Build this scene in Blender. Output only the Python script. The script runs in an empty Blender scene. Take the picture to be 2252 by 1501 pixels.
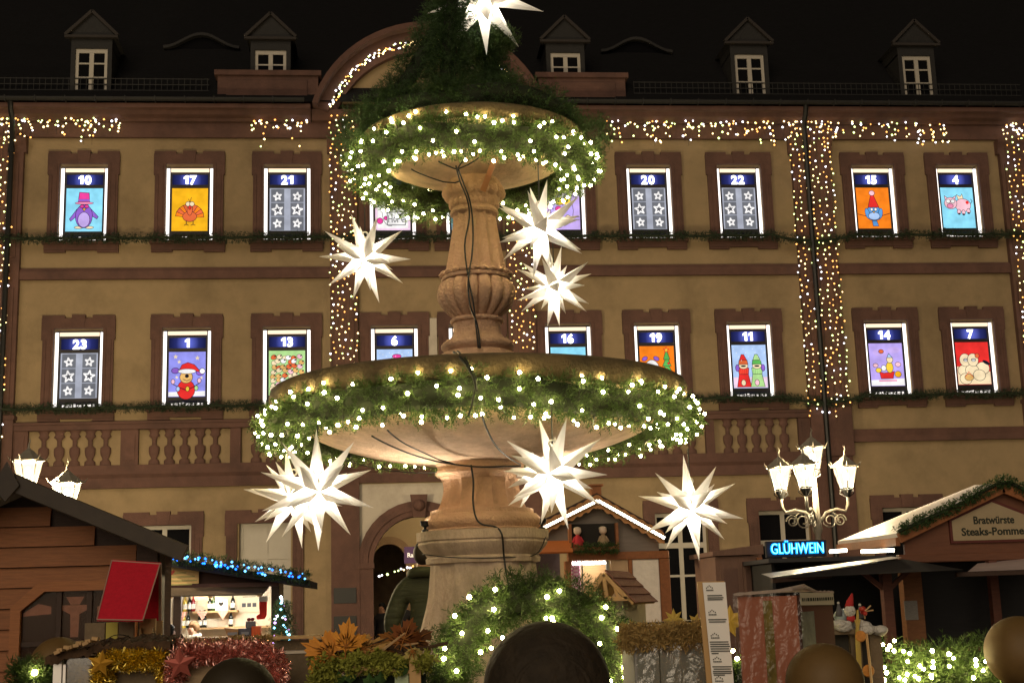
import bpy, math, random
import numpy as np
from mathutils import Vector, Matrix, Quaternion

random.seed(7)
RNG = np.random.default_rng(11)
SC = bpy.context.scene
COL = SC.collection
R = math.radians

# ------------------------------------------------------------------ camera
CAM_H = 1.5
IMW, IMH, FPX = 2252.0, 1501.0, 2950.0
YAW, PITCH, ROLL = R(5.56), R(11.05), R(-1.743)
_r = Vector((math.cos(YAW), -math.sin(YAW), 0))
_f = Vector((math.sin(YAW) * math.cos(PITCH), math.cos(YAW) * math.cos(PITCH), math.sin(PITCH)))
_u = _r.cross(_f)
_c, _s = math.cos(ROLL), math.sin(ROLL)
RIGHT, UP, FWD = _c * _r + _s * _u, -_s * _r + _c * _u, _f
cam_data = bpy.data.cameras.new('camera')
cam = bpy.data.objects.new('camera', cam_data)
COL.objects.link(cam)
cam.matrix_world = Matrix(((RIGHT.x, UP.x, -FWD.x, 0), (RIGHT.y, UP.y, -FWD.y, 0), (RIGHT.z, UP.z, -FWD.z, CAM_H), (0, 0, 0, 1)))
cam_data.sensor_width = 36
cam_data.lens = FPX / IMW * 36
cam_data.clip_start = 0.05
cam_data.clip_end = 600
SC.camera = cam


def at(px, py, Y):
    """the point of the vertical plane at depth Y that a picture point looks at"""
    d = RIGHT * ((px - IMW / 2) / FPX) - UP * ((py - IMH / 2) / FPX) + FWD
    d = d * (Y / d.y)
    return Vector((d.x, Y, d.z + CAM_H))


# ------------------------------------------------------------------ world, light, exposure
world = bpy.data.worlds.new('World')
SC.world = world
world.use_nodes = True
wn = world.node_tree
bg = wn.nodes['Background']
sky = wn.nodes.new('ShaderNodeTexSky')
sky.sky_type = 'NISHITA'
sky.sun_disc = False
sky.sun_elevation = R(-6)
sky.sun_rotation = R(200)
wn.links.new(sky.outputs[0], bg.inputs[0])
bg.inputs[1].default_value = 0.012

sun_data = bpy.data.lights.new('town_light', 'SUN')  # added soft sun standing in for unseen lamps behind the camera
sun_data.energy = 1.3
sun_data.angle = R(50)
sun_data.color = (1.0, 0.80, 0.57)
sun = bpy.data.objects.new('town_light', sun_data)
COL.objects.link(sun)
sun.rotation_euler = Vector((0.30, 1.0, -0.42)).to_track_quat('-Z', 'Y').to_euler()

SC.view_settings.view_transform = 'Standard'
SC.view_settings.look = 'None'
SC.view_settings.gamma = 1
SC.view_settings.exposure = 0
SC.view_settings.use_curve_mapping = False
SC.cycles.use_denoising = True
SC.cycles.max_bounces = 6
SC.cycles.diffuse_bounces = 3
SC.cycles.glossy_bounces = 3
SC.cycles.transmission_bounces = 4
SC.cycles.transparent_max_bounces = 8
SC.cycles.sample_clamp_indirect = 4
SC.cycles.use_light_tree = True

# ------------------------------------------------------------------ materials
MATS = {}


def mat(name, col, rough=0.75, metal=0.0, noise=0.0, nscale=4.0, bump=0.0, bscale=40.0, emit=None, es=0.0,
        stretch=None, rnd=0.0, spec=0.4, trans=0.0, dirt=None, dscale=1.2, coat=0.0):
    if name in MATS:
        return MATS[name]
    m = bpy.data.materials.new(name)
    m.use_nodes = True
    nt = m.node_tree
    N, L = nt.nodes, nt.links
    b = N['Principled BSDF']
    b.inputs['Base Color'].default_value = (*col, 1)
    b.inputs['Roughness'].default_value = rough
    b.inputs['Metallic'].default_value = metal
    b.inputs['Specular IOR Level'].default_value = spec
    if coat:
        b.inputs['Coat Weight'].default_value = coat
    if emit is not None:
        b.inputs['Emission Color'].default_value = (*emit, 1)
        b.inputs['Emission Strength'].default_value = es
    vec = None
    if noise or bump or dirt:
        tc = N.new('ShaderNodeTexCoord')
        vec = tc.outputs['Object']
        if stretch:
            mp = N.new('ShaderNodeMapping')
            mp.inputs['Scale'].default_value = stretch
            L.new(vec, mp.inputs[0])
            vec = mp.outputs[0]
    out = None
    if noise:
        n1 = N.new('ShaderNodeTexNoise')
        n1.inputs['Scale'].default_value = nscale
        n1.inputs['Detail'].default_value = 6
        n1.inputs['Roughness'].default_value = 0.65
        L.new(vec, n1.inputs['Vector'])
        mr = N.new('ShaderNodeMapRange')
        mr.inputs['From Min'].default_value = 0.25
        mr.inputs['From Max'].default_value = 0.75
        mr.inputs['To Min'].default_value = 1 - noise
        mr.inputs['To Max'].default_value = 1 + noise
        L.new(n1.outputs['Fac'], mr.inputs['Value'])
        hs = N.new('ShaderNodeHueSaturation')
        hs.inputs['Color'].default_value = (*col, 1)
        L.new(mr.outputs[0], hs.inputs['Value'])
        out = hs.outputs[0]
        if dirt:
            n2 = N.new('ShaderNodeTexNoise')
            n2.inputs['Scale'].default_value = dscale
            n2.inputs['Detail'].default_value = 8
            n2.inputs['Roughness'].default_value = 0.7
            L.new(vec, n2.inputs['Vector'])
            cr = N.new('ShaderNodeMapRange')
            cr.inputs['From Min'].default_value = 0.48
            cr.inputs['From Max'].default_value = 0.68
            cr.inputs['To Max'].default_value = 0.75
            L.new(n2.outputs['Fac'], cr.inputs['Value'])
            mx = N.new('ShaderNodeMix')
            mx.data_type = 'RGBA'
            mx.inputs['B'].default_value = (*dirt, 1)
            L.new(cr.outputs[0], mx.inputs['Factor'])
            L.new(out, mx.inputs['A'])
            out = mx.outputs['Result']
    if rnd:
        oi = N.new('ShaderNodeObjectInfo')
        mr = N.new('ShaderNodeMapRange')
        mr.inputs['To Min'].default_value = 1 - rnd
        mr.inputs['To Max'].default_value = 1 + rnd
        L.new(oi.outputs['Random'], mr.inputs['Value'])
        h2 = N.new('ShaderNodeHueSaturation')
        h2.inputs['Color'].default_value = (*col, 1)
        if out is not None:
            L.new(out, h2.inputs['Color'])
        L.new(mr.outputs[0], h2.inputs['Value'])
        out = h2.outputs[0]
    if out is not None:
        L.new(out, b.inputs['Base Color'])
    if bump:
        n3 = N.new('ShaderNodeTexNoise')
        n3.inputs['Scale'].default_value = bscale
        n3.inputs['Detail'].default_value = 5
        L.new(vec, n3.inputs['Vector'])
        bp = N.new('ShaderNodeBump')
        bp.inputs['Strength'].default_value = bump
        bp.inputs['Distance'].default_value = 0.02
        L.new(n3.outputs['Fac'], bp.inputs['Height'])
        L.new(bp.outputs[0], b.inputs['Normal'])
    if trans:
        tr = N.new('ShaderNodeBsdfTranslucent')
        tr.inputs['Color'].default_value = (*col, 1)
        ms = N.new('ShaderNodeMixShader')
        ms.inputs[0].default_value = trans
        L.new(b.outputs[0], ms.inputs[1])
        L.new(tr.outputs[0], ms.inputs[2])
        L.new(ms.outputs[0], N['Material Output'].inputs['Surface'])
    MATS[name] = m
    return m


def glow(name, col, strength):
    if name in MATS:
        return MATS[name]
    m = bpy.data.materials.new(name)
    m.use_nodes = True
    nt = m.node_tree
    nt.nodes.remove(nt.nodes['Principled BSDF'])
    e = nt.nodes.new('ShaderNodeEmission')
    e.inputs['Color'].default_value = (*col, 1)
    e.inputs['Strength'].default_value = strength
    nt.links.new(e.outputs[0], nt.nodes['Material Output'].inputs['Surface'])
    MATS[name] = m
    return m


def backlit(name, col):
    """printed sheet that glows by itself; uneven backlight is painted in as noise"""
    if name in MATS:
        return MATS[name]
    m = glow(name, col, 1.0)
    N, L = m.node_tree.nodes, m.node_tree.links
    e = [n for n in N if n.type == 'EMISSION'][0]
    tc = N.new('ShaderNodeTexCoord')
    nz = N.new('ShaderNodeTexNoise')
    nz.inputs['Scale'].default_value = 3.2
    nz.inputs['Detail'].default_value = 4
    L.new(tc.outputs['Object'], nz.inputs['Vector'])
    mr = N.new('ShaderNodeMapRange')
    mr.inputs['From Min'].default_value = 0.3
    mr.inputs['From Max'].default_value = 0.7
    mr.inputs['To Min'].default_value = 0.78
    mr.inputs['To Max'].default_value = 1.18
    L.new(nz.outputs['Fac'], mr.inputs['Value'])
    L.new(mr.outputs[0], e.inputs[1])  # noise in the glow strength imitates uneven backlight
    return m


def glass(name, col, clear=0.8, emis=None, es=0.0, rough=0.08, crinkle=0.0, cscale=40.0):
    """thin clear sheet: mostly transparent, some gloss, optional light of its own"""
    if name in MATS:
        return MATS[name]
    m = bpy.data.materials.new(name)
    m.use_nodes = True
    nt = m.node_tree
    N, L = nt.nodes, nt.links
    N.remove(N['Principled BSDF'])
    t = N.new('ShaderNodeBsdfTransparent')
    t.inputs[0].default_value = (*col, 1)
    g = N.new('ShaderNodeBsdfGlossy')
    g.inputs['Roughness'].default_value = rough
    if crinkle:
        tc = N.new('ShaderNodeTexCoord')
        nz = N.new('ShaderNodeTexNoise')
        nz.inputs['Scale'].default_value = cscale
        nz.inputs['Detail'].default_value = 3
        nz.inputs['Distortion'].default_value = 1.5
        L.new(tc.outputs['Object'], nz.inputs['Vector'])
        bp = N.new('ShaderNodeBump')
        bp.inputs['Strength'].default_value = crinkle
        bp.inputs['Distance'].default_value = 0.02
        L.new(nz.outputs['Fac'], bp.inputs['Height'])
        L.new(bp.outputs[0], g.inputs['Normal'])
    mx = N.new('ShaderNodeMixShader')
    mx.inputs[0].default_value = 1 - clear
    L.new(t.outputs[0], mx.inputs[1])
    L.new(g.outputs[0], mx.inputs[2])
    last = mx.outputs[0]
    if emis:
        e = N.new('ShaderNodeEmission')
        e.inputs[0].default_value = (*emis, 1)
        e.inputs[1].default_value = es
        a = N.new('ShaderNodeAddShader')
        L.new(last, a.inputs[0])
        L.new(e.outputs[0], a.inputs[1])
        last = a.outputs[0]
    L.new(last, N['Material Output'].inputs['Surface'])
    MATS[name] = m
    return m


M_PLASTER = mat('ochre plaster', (0.240, 0.175, 0.098), 0.9, noise=0.15, nscale=1.3, bump=0.35, bscale=60, dirt=(0.155, 0.112, 0.062), dscale=0.7)
M_PALE = mat('pale plaster', (0.40, 0.36, 0.31), 0.9, noise=0.08, nscale=1.5, bump=0.2, bscale=50, dirt=(0.23, 0.20, 0.165), dscale=0.8)
M_SAND = mat('red sandstone', (0.096, 0.048, 0.037), 0.85, noise=0.22, nscale=3, bump=0.4, bscale=50, rnd=0.08, dirt=(0.052, 0.027, 0.022), dscale=1.0)
M_SLATE = mat('slate roof', (0.0040, 0.0040, 0.0050), 0.8, noise=0.35, nscale=5, bump=0.6, bscale=14, stretch=(1, 1, 3), spec=0.2)
M_SLATEWALL = mat('slate cladding', (0.010, 0.0095, 0.0095), 0.75, noise=0.3, nscale=9, bump=0.4, bscale=20)
M_ZINC = mat('zinc sheet', (0.017, 0.017, 0.017), 0.7, metal=0.2, noise=0.2, nscale=6)
M_WHITE = mat('white paint', (0.33, 0.305, 0.265), 0.5, noise=0.06, nscale=5)
M_PANE = mat('dark window glass', (0.006, 0.006, 0.007), 0.8, spec=0.0)
M_STONE = mat('fountain sandstone', (0.56, 0.36, 0.24), 0.9, noise=0.25, nscale=7, bump=0.9, bscale=55, dirt=(0.30, 0.19, 0.12), dscale=3.5)
M_STONE2 = mat('weathered grey sandstone', (0.46, 0.36, 0.275), 0.9, noise=0.22, nscale=7, bump=0.6, bscale=45, stretch=(1, 1, 0.45), dirt=(0.20, 0.17, 0.115), dscale=3)
M_BOWL = mat('bowl sandstone', (0.62, 0.45, 0.325), 0.9, noise=0.28, nscale=6, bump=0.8, bscale=35, dirt=(0.42, 0.29, 0.20), dscale=5)
M_RIM = mat('mossy bowl rim', (0.115, 0.082, 0.042), 0.95, noise=0.35, nscale=7, bump=0.7, bscale=45, dirt=(0.05, 0.04, 0.022), dscale=3)
M_PAVE = mat('paving', (0.20, 0.17, 0.14), 0.7, noise=0.3, nscale=3, bump=0.3, bscale=15)
M_IRON = mat('dark iron', (0.02, 0.02, 0.02), 0.45, metal=0.5)
M_LAMPGREY = mat('lamp grey paint', (0.22, 0.20, 0.16), 0.5, noise=0.1)
M_CABLE = mat('black cable', (0.012, 0.013, 0.013), 0.5)
M_NEEDLE = mat('fir needles', (0.058, 0.100, 0.026), 0.55, noise=0.5, nscale=22, trans=0.35, spec=0.3)
M_NEEDLED = mat('dark fir needles', (0.042, 0.082, 0.027), 0.65, noise=0.4, nscale=18, trans=0.25, spec=0.25)
M_SILLFIR = mat('very dark fir needles', (0.016, 0.030, 0.012), 0.7, noise=0.4, nscale=18)  # darker green than the other fir, for the sill garlands
M_STEM = mat('garland stem', (0.018, 0.026, 0.012), 0.9)
M_BULB = glow('warm led bulb', (1.0, 0.80, 0.34), 135)
M_SPRUCE = mat('spruce boards', (0.42, 0.26, 0.12), 0.7, noise=0.2, nscale=6, stretch=(1, 4, 14), bump=0.15, bscale=30, rnd=0.12)
M_BROWN = mat('stained brown boards', (0.27, 0.105, 0.040), 0.6, noise=0.28, nscale=5, stretch=(1.2, 6, 16), bump=0.25, bscale=30, rnd=0.14)
M_DKWOOD = mat('dark brown wood', (0.040, 0.021, 0.015), 0.65, noise=0.3, nscale=8, stretch=(2, 2, 6), bump=0.2, bscale=30, rnd=0.15)
M_REDWOOD = mat('orange brown timber', (0.27, 0.10, 0.035), 0.6, noise=0.25, nscale=6, stretch=(3, 3, 3), bump=0.2, bscale=30, rnd=0.1)
M_BLACK = mat('black cloth', (0.008, 0.008, 0.009), 0.9)
M_CREAM = mat('cream board', (0.62, 0.55, 0.40), 0.7, noise=0.05)

# ------------------------------------------------------------------ mesh builder
ORG = {}


class MB:
    def __init__(self):
        self.v, self.f, self.m = [], [], []

    def add(self, vs, fs, mi=0):
        o = len(self.v)
        self.v += [tuple(p) for p in vs]
        self.f += [tuple(i + o for i in f) for f in fs]
        self.m += [mi] * len(fs)
        return self

    def box(self, x0, x1, y0, y1, z0, z1, mi=0):
        vs = [(x, y, z) for z in (z0, z1) for y in (y0, y1) for x in (x0, x1)]
        return self.add(vs, [(0, 2, 3, 1), (4, 5, 7, 6), (0, 1, 5, 4), (1, 3, 7, 5), (3, 2, 6, 7), (2, 0, 4, 6)], mi)

    def obox(self, c, size, rot=None, mi=0):
        rot = rot or Matrix.Identity(3)
        a, b, d = [s / 2 for s in size]
        vs = [Vector(c) + rot @ Vector((x, y, z)) for z in (-d, d) for y in (-b, b) for x in (-a, a)]
        return self.add(vs, [(0, 2, 3, 1), (4, 5, 7, 6), (0, 1, 5, 4), (1, 3, 7, 5), (3, 2, 6, 7), (2, 0, 4, 6)], mi)

    def beam(self, p0, p1, w, h, up=(0, 0, 1), mi=0):
        """bar from p0 to p1; w across, h along 'up'"""
        p0, p1 = Vector(p0), Vector(p1)
        x = (p1 - p0).normalized()
        z = Vector(up)
        y = z.cross(x).normalized()
        z = x.cross(y)
        rot = Matrix((x, y, z)).transposed()
        return self.obox((p0 + p1) / 2, ((p1 - p0).length, w, h), rot, mi)

    def tube(self, pts, r, n=6, mi=0, closed=False, caps=True):
        pts = [Vector(p) for p in pts]
        k = len(pts)
        rs = r if isinstance(r, (list, tuple)) else [r] * k
        prev = None
        vs = []
        for i, p in enumerate(pts):
            a = pts[(i - 1) % k] if (closed or i > 0) else p
            b = pts[(i + 1) % k] if (closed or i < k - 1) else p
            t = (b - a)
            t = t.normalized() if t.length > 1e-9 else Vector((0, 0, 1))
            if prev is None:
                q = Vector((0, 0, 1)) if abs(t.z) < 0.9 else Vector((1, 0, 0))
            else:
                q = prev
            y = (q - t * q.dot(t)).normalized()
            prev = y
            z = t.cross(y)
            for j in range(n):
                an = 2 * math.pi * j / n
                vs.append(p + (y * math.cos(an) + z * math.sin(an)) * rs[i])
        fs = []
        for i in range(k if closed else k - 1):
            i2 = (i + 1) % k
            for j in range(n):
                j2 = (j + 1) % n
                fs.append((i * n + j, i * n + j2, i2 * n + j2, i2 * n + j))
        if caps and not closed:
            fs.append(tuple(range(n))[::-1])
            fs.append(tuple((k - 1) * n + j for j in range(n)))
        return self.add(vs, fs, mi)

    def lathe(self, c, prof, n=32, rf=None, mi=0, sy=1.0, axis='Z', cap=True):
        """prof: (radius, height); rf(theta, i) multiplies the radius"""
        c = Vector(c)
        vs = []
        for i, (r, h) in enumerate(prof):
            for j in range(n):
                th = 2 * math.pi * j / n
                k = r * (rf(th, i) if rf else 1)
                if axis == 'Z':
                    vs.append(c + Vector((k * math.cos(th), k * math.sin(th) * sy, h)))
                else:   # round the Y axis, height towards -Y
                    vs.append(c + Vector((k * math.cos(th), -h, k * math.sin(th))))
        fs = []
        for i in range(len(prof) - 1):
            for j in range(n):
                j2 = (j + 1) % n
                fs.append((i * n + j, i * n + j2, (i + 1) * n + j2, (i + 1) * n + j))
        if cap:
            if prof[0][0] > 1e-6:
                fs.append(tuple(range(n))[::-1])
            if prof[-1][0] > 1e-6:
                fs.append(tuple((len(prof) - 1) * n + j for j in range(n)))
        return self.add(vs, fs, mi)

    def prism(self, poly, y0, y1, mi=0):
        """outline (x, z) seen from the front, extruded from y0 to y1"""
        n = len(poly)
        vs = [(x, y0, z) for x, z in poly] + [(x, y1, z) for x, z in poly]
        fs = [tuple(range(n)), tuple(range(2 * n - 1, n - 1, -1))]
        fs += [(i, n + i, n + (i + 1) % n, (i + 1) % n) for i in range(n)]
        return self.add(vs, fs, mi)

    def xprism(self, poly, x0, x1, mi=0):
        """profile (y, z) extruded along x"""
        n = len(poly)
        vs = [(x0, y, z) for y, z in poly] + [(x1, y, z) for y, z in poly]
        fs = [tuple(range(n)), tuple(range(2 * n - 1, n - 1, -1))]
        fs += [(i, n + i, n + (i + 1) % n, (i + 1) % n) for i in range(n)]
        return self.add(vs, fs, mi)

    def ball(self, c, r, nu=12, nv=8, sc=(1, 1, 1), mi=0):
        prof = [(max(1e-7, math.sin(math.pi * i / nv)), -math.cos(math.pi * i / nv)) for i in range(nv + 1)]
        c = Vector(c)
        vs = [c + Vector((p * math.cos(2 * math.pi * j / nu) * sc[0], p * math.sin(2 * math.pi * j / nu) * sc[1], h * sc[2])) * r for p, h in prof for j in range(nu)]
        fs = [(i * nu + j, i * nu + (j + 1) % nu, (i + 1) * nu + (j + 1) % nu, (i + 1) * nu + j) for i in range(nv) for j in range(nu)]
        return self.add(vs, fs, mi)

    def build(self, name, mats, parent=None, smooth=False, base=None, bevel=0, seg=1):
        me = bpy.data.meshes.new(name)
        org = Vector(base) if base is not None else (ORG[parent.name] if parent is not None else Vector((0, 0, 0)))
        me.from_pydata([(x - org.x, y - org.y, z - org.z) for x, y, z in self.v], [], self.f)
        for m in (mats if isinstance(mats, (list, tuple)) else [mats]):
            me.materials.append(m)
        if len(me.materials) > 1:
            me.polygons.foreach_set('material_index', self.m)
        me.update()
        if smooth:
            me.polygons.foreach_set('use_smooth', [True] * len(me.polygons))
            if smooth is not True:
                me.set_sharp_from_angle(angle=R(smooth))
        o = bpy.data.objects.new(name, me)
        COL.objects.link(o)
        ORG[o.name] = org.copy()
        if parent is not None:
            o.parent = parent
            o.location = org - ORG[parent.name]
        else:
            o.location = org
        if bevel:
            b = o.modifiers.new('bevel', 'BEVEL')
            b.width = bevel
            b.segments = seg
            b.limit_method = 'ANGLE'
        return o


def place(name, mesh, loc, parent=None, rz=0, sc=None, rot=None):
    """one more object that shares a mesh; loc in world metres"""
    o = bpy.data.objects.new(name, mesh)
    COL.objects.link(o)
    loc = Vector(loc)
    o.location = loc - (ORG[parent.name] if parent is not None else Vector((0, 0, 0)))
    o.rotation_euler = rot if rot is not None else (0, 0, rz)
    if sc is not None:
        o.scale = sc if isinstance(sc, (tuple, list, Vector)) else (sc, sc, sc)
    if parent is not None:
        o.parent = parent
    ORG[o.name] = loc
    return o


def thing(name, label, cat, loc, group=None):
    o = bpy.data.objects.new(name, None)
    COL.objects.link(o)
    o.location = loc
    o.empty_display_size = 0.1
    ORG[o.name] = Vector(loc)
    o['label'] = label
    o['category'] = cat
    if group:
        o['group'] = group
    return o


def tag(o, label=None, cat=None, group=None, kind=None):
    if label:
        o['label'] = label
    if cat:
        o['category'] = cat
    if group:
        o['group'] = group
    if kind:
        o['kind'] = kind
    return o


def text_mesh(s, size, fat=0.0, depth=0.004, align='CENTER'):
    """lettering as a mesh standing in the x-z plane and facing -y"""
    cu = bpy.data.curves.new('lettering', 'FONT')
    cu.body = s
    cu.size = size
    cu.offset = fat
    cu.extrude = depth
    cu.align_x = align
    cu.resolution_u = 3
    ob = bpy.data.objects.new('lettering', cu)
    COL.objects.link(ob)
    dg = bpy.context.evaluated_depsgraph_get()
    me = bpy.data.meshes.new_from_object(ob.evaluated_get(dg))
    bpy.data.objects.remove(ob)
    me.transform(Matrix(((1, 0, 0, 0), (0, 0, -1, 0), (0, 1, 0, 0), (0, 0, 0, 1))))
    return me


def lettering(s, size, loc, material, parent, fat=0.0, depth=0.004, align='CENTER', name='lettering', rot=None):
    me = text_mesh(s, size, fat, depth, align)
    me.materials.clear()
    me.materials.append(material)
    return place(name, me, loc, parent, rot=rot)


def fast_mesh(name, verts, nper, material, parent, kind=None):
    """many loose faces of nper corners each, from one array"""
    me = bpy.data.meshes.new(name)
    org = ORG[parent.name] if parent is not None else Vector((0, 0, 0))
    v = verts.reshape(-1, 3) - np.array(org)[None, :]
    n = len(v)
    me.vertices.add(n)
    me.vertices.foreach_set('co', v.astype(np.float32).ravel())
    me.loops.add(n)
    me.loops.foreach_set('vertex_index', np.arange(n, dtype=np.int32))
    k = n // nper
    me.polygons.add(k)
    me.polygons.foreach_set('loop_start', np.arange(k, dtype=np.int32) * nper)
    me.update(calc_edges=True)
    me.materials.append(material)
    o = bpy.data.objects.new(name, me)
    COL.objects.link(o)
    ORG[o.name] = Vector(org)
    if parent is not None:
        o.parent = parent
    if kind:
        o['kind'] = kind
    return o


def norm(a):
    return a / np.maximum(np.linalg.norm(a, axis=-1, keepdims=True), 1e-9)


def needles(base, axis, length, per, nl, nw, spread=0.9):
    """sprigs at base along axis (K,3): per needles each, as slim diamonds -> (K*per*4,3)"""
    K = len(base)
    s = RNG.uniform(0.05, 1.0, (K, per, 1))
    ax = axis[:, None, :]
    p = base[:, None, :] + ax * length * s
    rnd = RNG.normal(size=(K, per, 3))
    perp = norm(rnd - ax * (rnd * ax).sum(-1, keepdims=True))
    d = norm(ax * 0.75 + perp * spread)
    side = norm(np.cross(d, RNG.normal(size=(K, per, 3))))
    L = nl * RNG.uniform(0.6, 1.15, (K, per, 1))
    w = nw * 0.5
    q = np.stack([p, p + d * L * 0.45 + side * w, p + d * L, p + d * L * 0.45 - side * w], axis=2)
    return q.reshape(-1, 3)


def resample(pts, n, closed=False):
    p = np.array([tuple(q) for q in pts], float)
    if closed:
        p = np.vstack([p, p[:1]])
    seg = np.linalg.norm(np.diff(p, axis=0), axis=1)
    cum = np.concatenate([[0], np.cumsum(seg)])
    t = np.asarray(n) * cum[-1]
    out = np.stack([np.interp(t, cum, p[:, i]) for i in range(3)], axis=1)
    e = 1e-3 * cum[-1]
    a = np.stack([np.interp(np.clip(t - e, 0, cum[-1]), cum, p[:, i]) for i in range(3)], axis=1)
    b = np.stack([np.interp(np.clip(t + e, 0, cum[-1]), cum, p[:, i]) for i in range(3)], axis=1)
    return out, norm(b - a)


def fir_tube(path, rad, K, length, per, nl, nw, closed=False, outward=0.9, along=0.6, gain=None):
    """needle quads filling a tube round the path; rad is a number or a function of position 0..1"""
    t = RNG.uniform(0, 1, K)
    c, tan = resample(path, t, closed)
    q = np.array([0.13, 0.21, 0.97])
    a = norm(np.cross(tan, q[None, :]))
    b = np.cross(tan, a)
    ph = RNG.uniform(0, 2 * np.pi, K)
    rr = (rad(t) if callable(rad) else np.full(K, rad)) * np.sqrt(RNG.uniform(0.15, 1.0, K))
    rr = rr * (1 + 0.18 * np.sin(t * 40 + ph * 2) + 0.12 * np.sin(t * 97 + ph))
    radial = a * np.cos(ph)[:, None] + b * np.sin(ph)[:, None]
    base = c + radial * (rr * 0.8)[:, None]
    axis = norm(radial * outward + tan * (along * RNG.choice([-1, 1, 1], K))[:, None] + RNG.normal(size=(K, 3)) * 0.45)
    return needles(base, axis, length, per, nl, nw)

# ================================================================== setting
g = MB()
g.add([(-150, -60, 0), (150, -60, 0), (150, 200, 0), (-150, 200, 0)], [(0, 1, 2, 3)])
tag(g.build('ground', M_PAVE), kind='structure')

# ================================================================== town hall
FY = 30.0
hall = thing('town_hall', 'long ochre town hall with red sandstone trim and dark slate roof behind the fountain', 'building', (1.13, FY, 0))
COLS = [-6.75, -4.39, -2.18, 0.24, 2.01, 4.22, 6.29, 8.47, 11.76, 13.87]
HW = 0.535
ROWS = [(9.80, 11.62), (5.98, 7.79)]
openings = [(c - HW, c + HW, z0, z1) for c in COLS for z0, z1 in ROWS]
GROUND_WINDOWS = [(-5.42, -4.22), (-3.20, -2.08), (6.03, 7.22), (8.40, 9.62), (11.30, 12.50)]
openings += [(a, b, 0.95, 3.40) for a, b in GROUND_WINDOWS]
ACX, ASZ, ARI, ARO = 0.73, 2.45, 1.04, 1.35
openings.append((ACX - ARI, ACX + ARI, 0.0, ASZ + ARI))
X0, X1, ZT = -24.0, 32.0, 12.95


def wall_with_openings():
    xs = sorted({X0, X1, -0.60, 2.86, *[o[0] for o in openings], *[o[1] for o in openings]})
    zs = sorted({0.0, ZT, 4.20, *[o[2] for o in openings], *[o[3] for o in openings]})
    nx, nz = len(xs) - 1, len(zs) - 1

    def solid(i, j):
        if not (0 <= i < nx and 0 <= j < nz):
            return True
        cx, cz = (xs[i] + xs[i + 1]) / 2, (zs[j] + zs[j + 1]) / 2
        return not any(o[0] < cx < o[1] and o[2] < cz < o[3] for o in openings)
    w = MB()
    B = FY + 0.38
    for i in range(nx):
        for j in range(nz):
            if not solid(i, j):
                continue
            a, b, c, d = xs[i], xs[i + 1], zs[j], zs[j + 1]
            pale = -0.60 <= a and b <= 2.86 and d <= 4.20
            w.add([(a, FY, c), (b, FY, c), (b, FY, d), (a, FY, d)], [(0, 1, 2, 3)], 1 if pale else 0)
            if not solid(i - 1, j):
                w.add([(a, FY, c), (a, B, c), (a, B, d), (a, FY, d)], [(0, 1, 2, 3)])
            if not solid(i + 1, j):
                w.add([(b, FY, c), (b, B, c), (b, B, d), (b, FY, d)], [(0, 1, 2, 3)])
            if not solid(i, j - 1):
                w.add([(a, FY, c), (b, FY, c), (b, B, c), (a, B, c)], [(0, 1, 2, 3)])
            if not solid(i, j + 1):
                w.add([(a, FY, d), (b, FY, d), (b, B, d), (a, B, d)], [(0, 1, 2, 3)])
    return w


wall_with_openings().build('wall', [M_PLASTER, M_PALE], hall)
# side walls and back so that the building is a solid block
sw = MB()
sw.box(X0, X0 + 0.3, FY + 0.01, FY + 12, 0, ZT - 0.01)
sw.box(X1 - 0.3, X1, FY + 0.01, FY + 12, 0, ZT - 0.01)
sw.box(X0 + 0.3, X1 - 0.3, FY + 11.7, FY + 12, 0, ZT - 0.01)
sw.build('side_wall', M_PLASTER, hall)
sp = MB()
for s in (-1, 1):   # the corners above the archway
    poly = [(ACX + s * ARI, ASZ), (ACX + s * ARI, ASZ + ARI)]
    poly += [(ACX + s * ARI * math.sin(a), ASZ + ARI * math.cos(a)) for a in [i * math.pi / 20 for i in range(0, 11)]]
    sp.prism(poly, FY + 0.002, FY + 0.37)
sp.build('arch_spandrel', M_PALE, hall)
sill_back = MB()


# ---- window surrounds (shared meshes)
def surround_mesh(w, h, top=0.29, side=0.235):
    m = MB()
    hw = w / 2
    m.box(-hw - side, -hw, -0.07, 0.02, -0.02, h)
    m.box(hw, hw + side, -0.07, 0.02, -0.02, h)
    m.box(-hw - side - 0.03, -hw - side + 0.001, -0.066, 0.02, h - 0.26, h)
    m.box(hw + side - 0.001, hw + side + 0.03, -0.066, 0.02, h - 0.26, h)
    m.box(-hw - side - 0.03, hw + side + 0.03, -0.072, 0.02, h, h + top - 0.06)
    m.box(-hw - side - 0.02, -0.30, -0.075, 0.02, h + top - 0.06, h + top)
    m.box(0.30, hw + side + 0.02, -0.075, 0.02, h + top - 0.06, h + top)
    for s in (-1, 1):   # moulding steps on the jambs
        m.box(s * (hw + 0.06) - 0.012, s * (hw + 0.06) + 0.012, -0.085, -0.068, 0.05, h - 0.02)
        m.box(s * (hw + 0.17) - 0.015, s * (hw + 0.17) + 0.015, -0.09, -0.068, 0.05, h - 0.28)
    return m


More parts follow.
